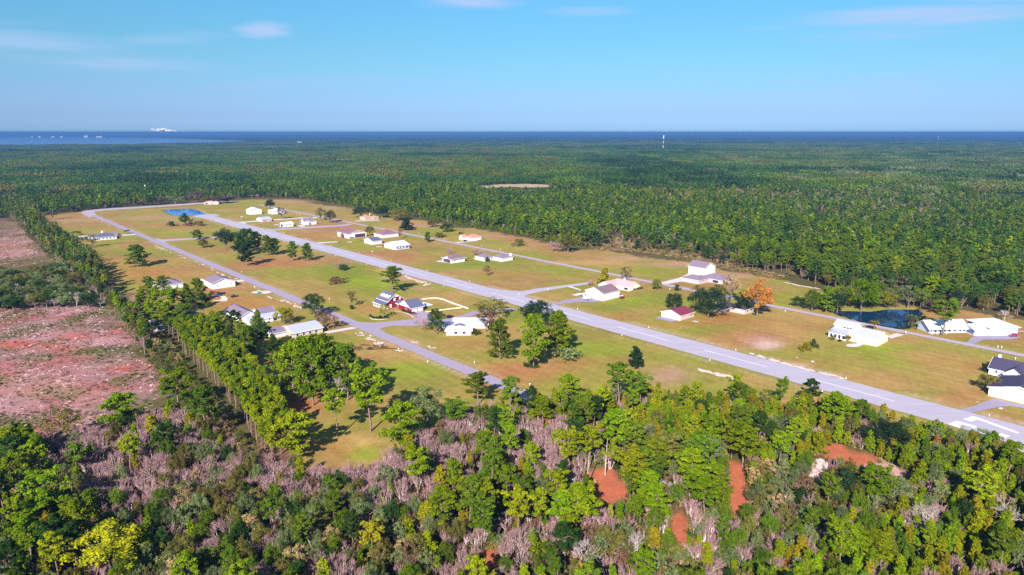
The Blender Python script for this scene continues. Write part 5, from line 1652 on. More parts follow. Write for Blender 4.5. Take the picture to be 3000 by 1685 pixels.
# two snags
for x_, yt_, lb in ((1776, 1285, 'bare dead trunk with short stubs standing on the orange soil'), (1722, 1325, 'thin bare trunk left of the dead trunk on the orange soil')):
    P = px(x_, yt_, 14)
    root = empty('dead_tree', (P[0], P[1], 0))
    tag(root, lb, 'dead tree')
    mb = MB()
    mb.tube((0, 0, -.1), (.2, .1, 7), .26, .2).tube((.2, .1, 7), (.5, .1, 14), .2, .07)
    mb.build('trunk', m_bare_p, root)
    mb = MB()
    for k in range(7):
        z_ = 6 + k * 1.2
        an = k * 2.2
        mb.tube((.2 + .04 * k, .1, z_), (.2 + math.cos(an) * 1.3, math.sin(an) * 1.3, z_ + .4), .06, .02, 4)
    mb.build('boughs', m_bare_p, root)
    PLANTED.append((P[0], P[1], 4))
# pine clumps behind the left-street houses
for i, (x_, yt_, h_, tn, lb) in enumerate((
        (432, 810, 16, 'mid', 'back left pine of the clump by the white gabled house'), (470, 808, 17, 'mid', 'back right pine of the clump by the white gabled house'),
        (412, 848, 15, 'bright', 'leftmost low pine of the clump by the white gabled house'), (455, 842, 17, 'bright', 'bright pine in the middle of the clump by the white gabled house'),
        (500, 848, 17, 'bright', 'bright pine right of middle in the clump by the white gabled house'), (545, 838, 18, 'mid', 'pine before the white gabled house wall'),
        (576, 815, 17, 'mid', 'pine with its tip against the mauve roof'), (590, 865, 17, 'dark', 'dark pine at the right end of the clump by the white gabled house'),
        (432, 890, 15, 'bright', 'front left pine of the clump by the white gabled house'), (480, 885, 17, 'bright', 'front pine of the clump by the white gabled house'),
        (540, 890, 17, 'mid', 'front right pine of the clump by the white gabled house'),
        (590, 922, 16, 'bright', 'left pine of the clump before the L-shaped house'), (632, 918, 16, 'bright', 'bright pine of the clump before the L-shaped house'),
        (685, 908, 17, 'dark', 'dark pine against the L-shaped house'), (752, 912, 17, 'mid', 'tall pine before the silver porch roof'),
        (610, 965, 15, 'bright', 'front pine beside the white cottage among pines'), (560, 960, 14, 'mid', 'low pine left of the white cottage among pines'),
        (668, 960, 17, 'dark', 'front dark pine of the clump before the L-shaped house'), (720, 955, 18, 'mid', 'tall front pine with a bare trunk before the L-shaped house'),
        (770, 950, 15, 'dark', 'shaded pine left of the beige stone house'), (800, 985, 12, 'dark', 'low dark pine at the corner of the beige stone house'))):
    A('fieldpine' if i % 3 != 1 else 'pine', x_, yt_, h_, tn, lb, w=13.5 if i < 11 else 11, vi=i)

# ------------------------------------------------------------------ woods: scattered trees
class Hash:
    def __init__(self, cell):
        self.c = cell
        self.d = {}

    def ok(self, x, y, r):
        k = int(math.ceil(r / self.c)) + 1
        cx_, cy_ = int(x // self.c), int(y // self.c)
        for i in range(cx_ - k, cx_ + k + 1):
            for j in range(cy_ - k, cy_ + k + 1):
                for (a_, b_, q) in self.d.get((i, j), ()):
                    if (a_ - x) ** 2 + (b_ - y) ** 2 < (r if r > q else q) ** 2 * .999:
                        return False
        return True

    def put(self, x, y, r):
        self.d.setdefault((int(x // self.c), int(y // self.c)), []).append((x, y, r))


HASH = Hash(6.0)
for (x_, y_, r_) in PLANTED:
    HASH.put(x_, y_, min(r_ * .62, 24))
TREES = []         # (kind, x, y, h, w, tone, zone)


def cand(poly_w, sp, seed):
    r = np.random.default_rng(seed)
    P = np.array(poly_w)
    xs = np.arange(P[:, 0].min(), P[:, 0].max(), sp)
    ys = np.arange(P[:, 1].min(), P[:, 1].max(), sp)
    A, B = np.meshgrid(xs, ys)
    A = A.ravel() + (r.random(A.size) - .5) * sp * .95
    B = B.ravel() + (r.random(B.size) - .5) * sp * .95
    k = in_poly(A, B, poly_w)
    A, B = A[k], B[k]
    o = r.permutation(len(A))
    return A[o], B[o]


KEEP_OFF = np.zeros(0)
LANE_W = [[p[:2] for p in pxs(L)] for _, L, _, _ in LANES]


def clear_of_paving(A, B, left=True):
    s_ = A * U[0] + B * U[1]
    t_ = A * V[0] + B * V[1]
    k = ~(((t_ > 310) & (t_ < 340) & (s_ > -1080)) | ((t_ > 198) & (t_ < 211) & (s_ > -1035) & (s_ < -225)) | ((t_ > 443) & (t_ < 455) & (s_ < 40) & (s_ > -1160)))
    k &= ~in_poly(A, B, PONDR_W) & ~in_poly(A, B, PONDL_W)
    return k


def dirt_mask(A, B, grow=1.0):
    u_, v_ = to_px(A, B, 0.0)
    k = np.zeros(len(A), bool)
    for (x, y, rx, ry) in DIRT:
        k |= ((u_ - x) / (rx * grow)) ** 2 + ((v_ - y) / (ry * grow)) ** 2 < 1
    return k


def gauss(qx, qy, L):
    s_ = 0
    for (x, y, rx, ry, k) in L:
        s_ = s_ + k * np.exp(-((qx - x) / rx) ** 2 - ((qy - y) / ry) ** 2)
    return s_


rr = random.Random(5)
# --- near wood below the clearing
NEAR = [(-500, 1300), (0, 1292), (150, 1300), (340, 1280), (430, 1225), (520, 1225), (640, 1300), (760, 1375), (840, 1385), (900, 1395), (1000, 1400), (1085, 1392), (1190, 1325), (1300, 1250),
        (1400, 1212), (1600, 1190), (1820, 1178), (2100, 1182), (2250, 1192), (2400, 1212), (2560, 1240), (2700, 1276), (2880, 1324), (2985, 1358), (3150, 1420), (3500, 2300), (-900, 2300)]
NEAR_W = [px(*p)[:2] for p in NEAR]
G_P = [(60, 1420, 120, 170, 1.3), (140, 1560, 120, 110, 1.0), (1400, 1440, 150, 110, 1.2), (1640, 1470, 110, 60, .9), (1880, 1300, 180, 130, 1.1), (2150, 1260, 140, 90, 1.0), (1950, 1170, 200, 50, .8), (1560, 1230, 100, 50, .5)]
G_Y = [(2050, 1190, 260, 60, 1.4), (2330, 1170, 150, 60, 1.3), (2800, 1340, 200, 100, 1.7), (2900, 1580, 220, 130, 2.0), (2650, 1600, 160, 100, 1.4), (1660, 1200, 90, 50, .9), (2420, 1640, 200, 60, .9), (2380, 1300, 60, 60, .7), (1450, 1660, 140, 40, .5)]
G_T = [(1000, 1380, 190, 70, 1.7), (1150, 1450, 150, 80, 1.7), (1330, 1300, 150, 80, 1.7), (1640, 1310, 100, 80, 1.9), (1600, 1580, 160, 70, 1.7), (450, 1400, 200, 90, 1.15), (540, 1530, 170, 90, .8), (250, 1310, 160, 45, 1.3),
       (2640, 1470, 70, 50, 1.1), (2420, 1520, 70, 40, .9), (820, 1350, 120, 40, 1.2), (930, 1610, 90, 80, .9), (2120, 1590, 170, 80, 1.1), (2780, 1480, 90, 40, .9), (1290, 1590, 90, 60, .8), (700, 1420, 120, 60, .8)]
G_O = [(900, 1470, 190, 90, 1.5), (780, 1570, 220, 90, 1.5), (640, 1460, 130, 100, .9), (420, 1610, 160, 80, 1.0), (1180, 1590, 130, 80, .9), (2450, 1440, 200, 90, 1.9), (2280, 1510, 160, 90, 1.7), (1820, 1630, 220, 50, .9), (700, 1330, 130, 50, .7), (2080, 1330, 60, 40, .6)]
A_, B_ = cand(NEAR_W, 1.9, 21)
qx, qy = to_px(A_, B_, 5.0)
vis = (qx > -160) & (qx < 3160) & (qy < 1900)
A_, B_, qx, qy = A_[vis], B_[vis], qx[vis], qy[vis]
dm = dirt_mask(A_, B_, .92)


def veiled(A, B, z, grow):
    u_, v_ = to_px(A, B, z)
    k = np.zeros(len(A), bool)
    for (x, y, rx, ry) in DIRT:
        k |= ((u_ - x) / (rx * grow)) ** 2 + ((v_ - y) / (ry * grow)) ** 2 < 1
    return k


dm |= veiled(A_, B_, 3.0, .9) | veiled(A_, B_, 6.0, .7)
dtall = veiled(A_, B_, 9.0, .9) | veiled(A_, B_, 12.0, .85)
gp, gy_, gt, go = gauss(qx, qy, G_P) + .10, gauss(qx, qy, G_Y) + .03, gauss(qx, qy, G_T) + .22, gauss(qx, qy, G_O) + .20
for i in range(len(A_)):
    if dm[i]:
        continue
    x, y = A_[i], B_[i]
    tot = gp[i] + gy_[i] + gt[i] + go[i]
    u = rr.random() * tot
    if u < gp[i] * .55:
        h_, r_, kd = rr.uniform(11, 17), 4.4, 'pine'
        w_, tn = h_ * rr.uniform(.42, .62), rr.choice(['bright', 'bright', 'mid', 'yellow', 'mid', 'dark'])
    elif u < gp[i] + gy_[i]:
        h_, r_, kd = rr.uniform(4.5, 10), 2.7, 'youngpine'
        w_, tn = h_ * rr.uniform(.40, .60), rr.choice(['bright', 'bright', 'yellow', 'amber', 'bright', 'mid', 'bright', 'amber', 'orange' if rr.random() < .10 else 'yellow'])
    elif u < gp[i] + gy_[i] + gt[i]:
        if rr.random() < .22:
            h_, r_, kd, tn = rr.uniform(6.5, 10.5), 3.0, 'bare', 'brown'
            w_ = h_ * rr.uniform(.55, .8)
        else:
            h_, r_, kd, tn = rr.uniform(3.6, 6.6), 2.05, 'thicket', 'brown'
            w_ = h_ * rr.uniform(.6, .85)
    else:
        if rr.random() < .3:
            h_, r_, kd = rr.uniform(6, 10), 3.2, 'sparse'
            w_, tn = h_ * rr.uniform(.5, .75), rr.choice(['grey', 'olive', 'grey', 'brown', 'olive', 'mid', 'straw'])
        else:
            h_, r_, kd = rr.uniform(5.5, 10), 2.9, 'oak'
            w_, tn = h_ * rr.uniform(.42, .68), rr.choice(['grey', 'grey', 'olive', 'olive', 'mid', 'grey', 'dark', 'mid'])
    if dtall[i] and h_ > 8.5:
        continue
    if HASH.ok(x, y, r_):
        HASH.put(x, y, r_)
        TREES.append((kd, x, y, h_, w_, tn, 'near'))


def zone(name, poly, sp, seed, pick, off_field=True):
    pw = [px(*p)[:2] for p in poly]
    A, B = cand(pw, sp * .62, seed)
    k = clear_of_paving(A, B) & ~dirt_mask(A, B, 1.0)
    r = random.Random(seed)
    for x, y in zip(A[k], B[k]):
        kd, h_, w_, tn, r_ = pick(r, x, y)
        if kd and HASH.ok(x, y, r_):
            HASH.put(x, y, r_)
            TREES.append((kd, x, y, h_, w_, tn, name))


def pk_belt(r, x, y):
    h_ = r.uniform(12, 16)
    return 'polepine', h_, r.uniform(3.6, 5.0), r.choice(['yellow', 'yellow', 'bright', 'bright', 'mid']), 2.5


zone('belt', [(515, 1000), (560, 985), (640, 1025), (720, 1085), (785, 1160), (822, 1230), (852, 1312), (800, 1365), (740, 1280), (678, 1185), (595, 1095), (545, 1040)], 2.6, 31, pk_belt)


def pk_strip(r, x, y):
    if r.random() < .5:
        return 'oak', r.uniform(3.5, 6.5), r.uniform(3, 5), r.choice(['olive', 'grey', 'mid', 'olive']), 3.6
    return 'sparse', r.uniform(3.5, 7), r.uniform(3, 4.5), r.choice(['olive', 'grey', 'straw', 'brown']), 3.4


zone('strip', [(425, 960), (470, 980), (520, 1040), (570, 1110), (650, 1200), (720, 1300), (690, 1340), (560, 1255), (490, 1180), (455, 1080)], 5.2, 37, pk_strip)


def pk_row(r, x, y):
    u = r.random()
    if u < .55:
        return 'polepine', r.uniform(11, 17), r.uniform(4, 6), r.choice(['mid', 'dark', 'olive', 'grey', 'bright']), 3.6
    if u < .8:
        return 'oak', r.uniform(7, 11), r.uniform(5, 8), r.choice(['grey', 'olive', 'dark']), 4.0
    return 'bare', r.uniform(7, 11), r.uniform(4, 6), 'brown', 3.2


zone('row', [(15, 585), (60, 590), (110, 640), (185, 700), (245, 742), (290, 790), (320, 850), (300, 885), (262, 850), (210, 800), (165, 765), (120, 715), (70, 660), (10, 630)], 3.6, 32, pk_row)
zone('row2', [(292, 880), (340, 890), (400, 945), (450, 1020), (478, 1075), (455, 1082), (400, 1010), (345, 930)], 3.4, 33, pk_row)


def pk_grey(r, x, y):
    u = r.random()
    if u < .7:
        return 'oak', r.uniform(8, 12), r.uniform(9, 13), r.choice(['grey', 'grey', 'dark', 'olive']), 6.0
    if u < .85:
        return 'bareold', r.uniform(8, 11), r.uniform(7, 9), 'brown', 4.4
    return 'sparse', r.uniform(5, 8), r.uniform(5, 7), 'grey', 4.0


zone('greyoaks', [(-250, 800), (0, 812), (90, 822), (180, 800), (270, 815), (330, 870), (320, 905), (240, 905), (120, 905), (0, 912), (-250, 925)], 6.0, 34, pk_grey)


def pk_house(r, x, y):
    return 'oak' if r.random() < .4 else 'pine', r.uniform(8, 14), r.uniform(5, 8), r.choice(['mid', 'dark', 'bright', 'olive']), 4.5


zone('housewood', [(440, 960), (520, 945), (620, 970), (720, 1005), (760, 1040), (720, 1050), (640, 1010), (560, 985), (470, 990)], 4.6, 35, pk_house)


def pk_pond(r, x, y):
    u = r.random()
    if u < .35:
        return 'oak', r.uniform(5, 9), r.uniform(5, 8), r.choice(['mid', 'bright', 'olive', 'amber', 'dark']), 3.6
    if u < .6:
        return 'sparse', r.uniform(5, 9), r.uniform(4, 7), r.choice(['olive', 'grey', 'purple']), 3.4
    return 'pine', r.uniform(10, 16), r.uniform(5.5, 8), r.choice(['mid', 'bright', 'mid']), 4.2


zone('pondwood', [(2385, 902), (2440, 895), (2500, 888), (2570, 890), (2580, 902), (2650, 902), (2655, 890), (2700, 893), (2760, 905), (2740, 912), (2700, 905), (2600, 900), (2500, 900), (2445, 906), (2400, 912)], 3.6, 36, pk_pond)

# --- the forest beyond the field
FORE = [(-400, 660), (0, 640), (60, 638), (95, 634), (240, 618), (420, 601), (560, 589), (690, 583), (740, 579), (860, 580), (939, 593), (1032, 607), (1100, 623), (1166, 636), (1224, 641), (1323, 657),
        (1399, 668), (1450, 677), (1496, 687), (1575, 699), (1647, 722), (1720, 724), (1778, 726), (1837, 730), (1924, 742), (2011, 752), (2100, 775), (2292, 806), (2407, 838), (2440, 850), (2505, 845),
        (2560, 870), (2640, 880), (2720, 895), (2792, 905), (2886, 917), (3000, 934), (3400, 1000), (3600, 470), (-600, 470)]
FORE_W = [px(*p)[:2] for p in FORE]
A_, B_ = cand([p for p in FORE_W], 4.6, 41)
D_ = np.hypot(A_, B_)
ok_ = (D_ < 1550) & (np.abs(A_) < .80 * B_ + 40) & clear_of_paving(A_, B_)
A_, B_, D_ = A_[ok_], B_[ok_], D_[ok_]
U_, V_ = to_px(A_, B_, 0.0)
NA, NB = vnoise(A_, B_, 90, 51), vnoise(A_, B_, 38, 52)
# distance to the field edge, coarse: is a point 22 m nearer the camera axis inside the field?
edge = np.zeros(len(A_), bool)
for dx_, dy_ in ((-16, -14), (0, -22), (16, -14), (-22, 0)):
    edge |= in_poly(A_ + dx_, B_ + dy_, FIELD_W)
marsh = gauss(U_, V_, [(2060, 575, 190, 26, 1.0), (1880, 560, 60, 14, .6)])
greyz = gauss(U_, V_, [(2600, 560, 420, 70, 1.), (2850, 500, 420, 60, 1.), (1720, 560, 60, 30, .5)])
in_gap = in_poly(U_, V_, [(2578, 906), (2650, 906), (2652, 838), (2574, 838)])
bald = gauss(U_, V_, [(1510, 556, 120, 17, 2.0)]) > .75
openz = gauss(U_, V_, [(1880, 715, 120, 40, 1.0), (1790, 700, 50, 40, .8), (2060, 752, 260, 24, 1.05), (2330, 800, 60, 14, .8), (2420, 760, 50, 14, .9), (1510, 547, 120, 9, 2.5), (440, 588, 130, 14, .9), (560, 580, 80, 10, .7)])
for i in range(len(A_)):
    x, y, d_ = A_[i], B_[i], D_[i]
    u = rr.random()
    if bald[i]:
        continue
    if u < openz[i] * .72:
        if rr.random() < .12:
            kd, h_, w_, tn, r_ = 'oak', rr.uniform(3, 6), rr.uniform(3, 6), rr.choice(['olive', 'straw', 'dark']), 4
        else:
            continue
    elif marsh[i] > .45 and rr.random() < .8:
        kd, h_, w_, tn, r_ = 'youngpine', rr.uniform(3, 6), rr.uniform(3, 5), rr.choice(['yellow', 'amber', 'bright']), 3.6
    elif edge[i] and 950 < U_[i] < 1780 and rr.random() < .9:
        kd, h_, w_, tn, r_ = 'youngpine', rr.uniform(5, 9), rr.uniform(3.4, 5), rr.choice(['bright', 'mid', 'mid']), 3.2
    elif rr.random() < greyz[i] * .55:
        v_ = rr.random()
        if v_ < .4:
            kd, h_, w_, tn, r_ = 'bare', rr.uniform(9, 14), rr.uniform(5, 8), 'brown', 4.6
        else:
            kd, h_, w_, tn, r_ = 'oak', rr.uniform(9, 13), rr.uniform(6, 9), rr.choice(['grey', 'grey', 'olive', 'dark']), 5
    else:
        v_ = rr.random()
        if v_ < .76:
            if (NB[i] < .34 and rr.random() < .6) or (NA[i] < .2 and rr.random() < .75):
                continue
            kd, h_ = 'pine', rr.triangular(7, 21, 14) * (.78 + .4 * NA[i])
            w_ = h_ * rr.uniform(.46, .68)
            r_ = w_ * rr.uniform(.52, .78)
            tn = rr.choice(['bright', 'mid', 'mid', 'far']) if NA[i] > .55 and rr.random() < .6 else rr.choice(['far', 'mid', 'mid', 'bright', 'far'] if NB[i] > .45 else ['far', 'dark', 'mid', 'far', 'mid'])
        elif v_ < .93:
            kd, h_, w_, tn, r_ = 'oak', rr.uniform(8, 13), rr.uniform(6, 10), rr.choice(['olive', 'dark', 'grey', 'oakdark', 'far']), 5
        else:
            kd, h_, w_, tn, r_ = 'bare', rr.uniform(8, 12), rr.uniform(4, 7), 'brown', 4
    if HASH.ok(x, y, r_ * .92):
        HASH.put(x, y, r_ * .92)
        if in_gap[i] and h_ > 5:
            h_, w_ = 4.5, 5.0
        TREES.append((kd, x, y, h_, w_, tn, 'forest'))

# --- the largest of each kind become single trees, the rest a mass
LANDMARKS = [('beside the big golden tree', 310, 1620), ('in the lower left corner', 60, 1450), ('at the left below the clear-cut', 260, 1330), ('in the purple thicket right of the corner pines', 450, 1400),
             ('in the bottom thicket left of centre', 600, 1560), ('below the green clearing', 950, 1400), ('among the grey-green trees below the clearing', 880, 1500), ('at the bottom left of centre', 850, 1640),
             ('in the purple thicket below the street end', 1330, 1300), ('at the bottom middle by the lemon-yellow pine', 1200, 1600), ('by the dense middle pine group', 1400, 1450), ('in the pale thicket below the wood edge', 1620, 1300),
             ('in the leafless thicket at the bottom', 1600, 1590), ('by the orange soil gap', 1790, 1480), ('around the tall bright pine of the near wood', 1830, 1290), ('on the wood edge below the cedar', 1800, 1180),
             ('on the wood edge facing the runway', 2120, 1170), ('beside the red earth track', 2150, 1400), ('at the bottom below the red earth track', 2080, 1600), ('on the wood edge above the orange clearing', 2380, 1170),
             ('around the orange clearing', 2500, 1330), ('before the runway number', 2830, 1310), ('below the pale sand of the orange clearing', 2450, 1470), ('at the right edge of the near wood', 2900, 1450),
             ('in the bottom right corner', 2900, 1610), ('at the bottom left of the right corner', 2550, 1600),
             ('in the middle of the plantation belt', 690, 1120), ('in the upper part of the plantation belt', 630, 1050), ('in the lower part of the plantation belt', 750, 1180), ('at the foot of the plantation belt by the clearing', 810, 1270), ('at the top end of the plantation belt', 560, 1000), ('on the scrubby strip between clear-cut and belt', 560, 1150), ('along the right side of the clear-cut', 400, 960), ('on the left side of the clear-cut', 60, 850),
             ('in the grey oak stand above the clear-cut', 240, 850), ('in the left tree row beside the upper clear-cut', 150, 720), ('at the top of the left tree row', 60, 620), ('by the white cottage among pines', 600, 960),
             ('behind the far pond', 540, 580), ('at the far left forest edge', 250, 600), ('behind the pond', 2560, 860), ('behind the pale blue house', 2850, 870), ('at the far right behind the lawn', 2980, 880),
             ('in the forest left of the pond', 2380, 800), ('behind the two-storey garage', 2100, 740), ('in the open scrub behind the lawn', 1880, 710), ('by the pinkish leafless tree', 1640, 700), ('behind the round olive bush', 1500, 670),
             ('at the forest edge above the orange-roofed house', 1100, 600), ('at the forest edge by the rosy hangar', 1300, 640), ('at the forest edge above the white barn', 850, 570), ('deep in the right-hand forest', 2700, 760), ('in the forest above the garage', 2200, 680)]
KIND_WORD = {'pine': 'pine', 'fieldpine': 'pine', 'youngpine': 'young pine', 'polepine': 'slim pine', 'oak': 'broadleaf tree', 'sparse': 'thinly leaved tree', 'bare': 'leafless tree', 'bareold': 'pale leafless tree', 'thicket': 'leafless bush'}
TONE_WORD = {'bright': 'bright green', 'mid': 'mid green', 'dark': 'dark green', 'yellow': 'yellow-green', 'far': 'dull green', 'grey': 'grey-green', 'olive': 'olive', 'oakdark': 'very dark green', 'amber': 'amber-tinged', 'brown': 'brownish',
             'straw': 'straw-coloured', 'purple': 'purplish', 'red': 'crimson', 'gold': 'golden', 'orange': 'orange'}
hand = {}
for o in COL.objects:
    if o.get('category'):
        hand[o['category']] = hand.get(o['category'], 0) + 1
buckets = {}
for t_ in TREES:
    u_, v_ = to_px(t_[1], t_[2], t_[3] * .7)
    sz = t_[3] / math.sqrt(t_[1] ** 2 + t_[2] ** 2 + CAM_H ** 2)
    inside = -30 < u_ < 3030 and v_ < 1735
    buckets.setdefault(CAT_OF[t_[0]], []).append((sz if inside else -sz, t_, u_, v_))
REST, singles = [], {}
for cat_, L in buckets.items():
    L.sort(key=lambda q: -q[0])
    n_ = max(0, 296 - hand.get(cat_, 0))
    for k, q in enumerate(L):
        if k < n_ and q[0] > .012:
            _, t_, u_, v_ = q
            lm = min(LANDMARKS, key=lambda m_: (m_[1] - u_) ** 2 + ((m_[2] - v_) * 1.5) ** 2)[0]
            singles.setdefault((t_[0], t_[5], lm), []).append(t_)
        else:
            REST.append(q[1])
for (kd, tn, lm), L in singles.items():
    L.sort(key=lambda t_: -t_[3])
    word = KIND_WORD[kd] if kd in ('bare', 'bareold', 'thicket') else TONE_WORD[tn] + ' ' + KIND_WORD[kd]
    sup = {}
    if len(L) > 1:
        P_ = {id(t_): to_px(t_[1], t_[2], t_[3] * .6) for t_ in L}
        left = [t_ for t_ in L]
        for wd, fn in (('tallest', lambda t_: -t_[3]), ('leftmost', lambda t_: P_[id(t_)][0]), ('rightmost', lambda t_: -P_[id(t_)][0]), ('front-most', lambda t_: -P_[id(t_)][1]), ('hindmost', lambda t_: P_[id(t_)][1]), ('smallest', lambda t_: t_[3])):
            if left:
                q = min(left, key=fn)
                left.remove(q)
                sup[id(q)] = wd
    for k, t_ in enumerate(L):
        if len(L) == 1:
            lb, gr = 'single %s %s' % (word, lm), None
        elif id(t_) in sup:
            lb, gr = '%s %s %s' % (sup[id(t_)], word, lm), '%s %s' % ((word + 'es' if word.endswith('bush') else word + 's'), lm)
        else:
            lb, gr = 'inner %s %s' % (word, lm), '%s %s' % ((word + 'es' if word.endswith('bush') else word + 's'), lm)
        plant(kd, t_[1], t_[2], t_[3], tn, lb, gr, w=t_[4])


def hidden_collection(name, meshes):
    c = bpy.data.collections.new(name)
    for i, me in enumerate(meshes):
        o = bpy.data.objects.new('%s_%03d' % (name, i), me if me is not None else bpy.data.meshes.new('none'))
        c.objects.link(o)
    return c


def scatter(name, pts, col_sets, label=None):
    """one mass: pts rows are x, y, z, rot, sxy, sz, index; instanced by geometry nodes"""
    if not len(pts):
        return None
    P = np.asarray(pts, float)
    me = bpy.data.meshes.new(name)
    me.vertices.add(len(P))
    me.vertices.foreach_set('co', P[:, :3].astype(np.float32).ravel())
    for an, ci in (('rot', 3), ('sxy', 4), ('sz', 5)):
        at_ = me.attributes.new(an, 'FLOAT', 'POINT')
        at_.data.foreach_set('value', P[:, ci].astype(np.float32))
    at_ = me.attributes.new('pick', 'INT', 'POINT')
    at_.data.foreach_set('value', P[:, 6].astype(np.int32))
    o = bpy.data.objects.new(name, me)
    COL.objects.link(o)
    tag(o, label, None, None, 'stuff')
    ng = bpy.data.node_groups.new(name, 'GeometryNodeTree')
    ng.interface.new_socket('Geometry', in_out='INPUT', socket_type='NodeSocketGeometry')
    ng.interface.new_socket('Geometry', in_out='OUTPUT', socket_type='NodeSocketGeometry')
    N, Lk = ng.nodes, ng.links
    gi, go_ = N.new('NodeGroupInput'), N.new('NodeGroupOutput')
    jn = N.new('GeometryNodeJoinGeometry')

    def attr(nm, ty):
        a_ = N.new('GeometryNodeInputNamedAttribute')
        a_.data_type = ty
        a_.inputs['Name'].default_value = nm
        return a_.outputs['Attribute']
    rot = N.new('ShaderNodeCombineXYZ')
    Lk.new(attr('rot', 'FLOAT'), rot.inputs[2])
    scl = N.new('ShaderNodeCombineXYZ')
    sx_ = attr('sxy', 'FLOAT')
    Lk.new(sx_, scl.inputs[0])
    Lk.new(sx_, scl.inputs[1])
    Lk.new(attr('sz', 'FLOAT'), scl.inputs[2])
    pk_ = attr('pick', 'INT')
    e2r = N.new('FunctionNodeEulerToRotation')
    Lk.new(rot.outputs[0], e2r.inputs[0])
    for c in col_sets:
        ci = N.new('GeometryNodeCollectionInfo')
        ci.inputs['Collection'].default_value = c
        ci.inputs['Separate Children'].default_value = True
        ci.inputs['Reset Children'].default_value = True
        ip = N.new('GeometryNodeInstanceOnPoints')
        ip.inputs['Pick Instance'].default_value = True
        Lk.new(gi.outputs[0], ip.inputs['Points'])
        Lk.new(ci.outputs[0], ip.inputs['Instance'])
        Lk.new(pk_, ip.inputs['Instance Index'])
        Lk.new(e2r.outputs[0], ip.inputs['Rotation'])
        Lk.new(scl.outputs[0], ip.inputs['Scale'])
        Lk.new(ip.outputs[0], jn.inputs[0])
    Lk.new(jn.outputs[0], go_.inputs[0])
    o.modifiers.new('scatter', 'NODES').node_group = ng
    return o


# low-detail stand-ins for distant crowns
LOD = {}
for kd, (n_, per_, sp_, hh_) in {'pine': (16, 11, 3.4, 17.0), 'oak': (16, 11, 3.8, 10.5), 'youngpine': (10, 9, 1.8, 8.0)}.items():
    for v_ in range(6):
        r_ = random.Random(900 + v_ + len(kd))
        C, R = [], []
        for k in range(n_):
            f = (k + r_.random()) / n_
            z_ = hh_ * ((.40 + .56 * f) if kd == 'pine' else (.15 + .75 * f))
            pr = ((1.15 - f) if v_ % 2 else (1 - abs(f - .45) * 1.1)) * sp_ * r_.uniform(.8, 1.15)
            an = r_.uniform(0, 6.28)
            C.append((math.cos(an) * pr * r_.uniform(.3, 1), math.sin(an) * pr * r_.uniform(.3, 1), z_))
            R.append(sp_ * r_.uniform(.22, .4))
        LOD[(kd, v_)] = tri_cloud('far_crown', C, R, per_, .85 if kd != 'youngpine' else .6, None, 950 + v_)

near_rest = [t_ for t_ in REST if math.hypot(t_[1], t_[2]) < 720]
far_rest = [t_ for t_ in REST if math.hypot(t_[1], t_[2]) >= 720]
table, trs, crs, rows = {}, [], [], []
for t_ in near_rest:
    kd, x, y, h_, w_, tn, _ = t_
    vi = rr.randrange(len(VARS[kd]))
    key = (kd, vi, tn)
    if key not in table:
        table[key] = len(trs)
        tr, cr, h0, w0 = VARS[kd][vi]
        trs.append(tr)
        crs.append(retone(cr, tn) if cr is not None else None)
    h0, w0 = VARS[kd][vi][2:]
    rows.append((x, y, -.05, rr.uniform(0, 6.28), w_ / w0, h_ / h0, table[key]))
scatter('woodland', rows, [hidden_collection('wood_trunk', trs), hidden_collection('wood_crown', crs)], 'trees and leafless bushes filling the near woods and the forest edge')
table, crs, rows = {}, [], []
for t_ in far_rest:
    kd, x, y, h_, w_, tn, _ = t_
    if kd in ('bare', 'bareold', 'thicket', 'mauve', 'sparse'):
        key = ('bare', rr.randrange(2), tn)
        h0, w0 = 9.5, 7.0
    else:
        kk = kd if kd in ('pine', 'oak', 'youngpine') else 'pine'
        key = (kk, rr.randrange(6), tn)
        h0, w0 = {'pine': (17.5, 7.5), 'oak': (10.5, 8.0), 'youngpine': (8.2, 4.0)}[kk]
    if key not in table:
        table[key] = len(crs)
        crs.append(VARS['bare'][key[1]][0] if key[0] == 'bare' else retone(LOD[key[:2]], tn))
    rows.append((x, y, -.05, rr.uniform(0, 6.28), w_ / w0, h_ / h0, table[key]))
scatter('forest', rows, [hidden_collection('forest_crown', crs)], 'pine forest stretching away beyond the airfield')

# far forest: 60 m patches of canopy out to about 8 km
def patch(seed, tones):
    r = random.Random(seed)
    C, R = [], []
    for k in range(62):
        x, y = r.uniform(-31, 31), r.uniform(-31, 31)
        h_ = r.uniform(10, 18)
        for q in range(4):
            C.append((x + r.gauss(0, 1.6), y + r.gauss(0, 1.6), h_ * (.55 + .13 * q)))
            R.append(1.9)
    me = tri_cloud('canopy_patch', C, R, 7, 1.45, MATS['leaf_' + tones], seed)
    return me


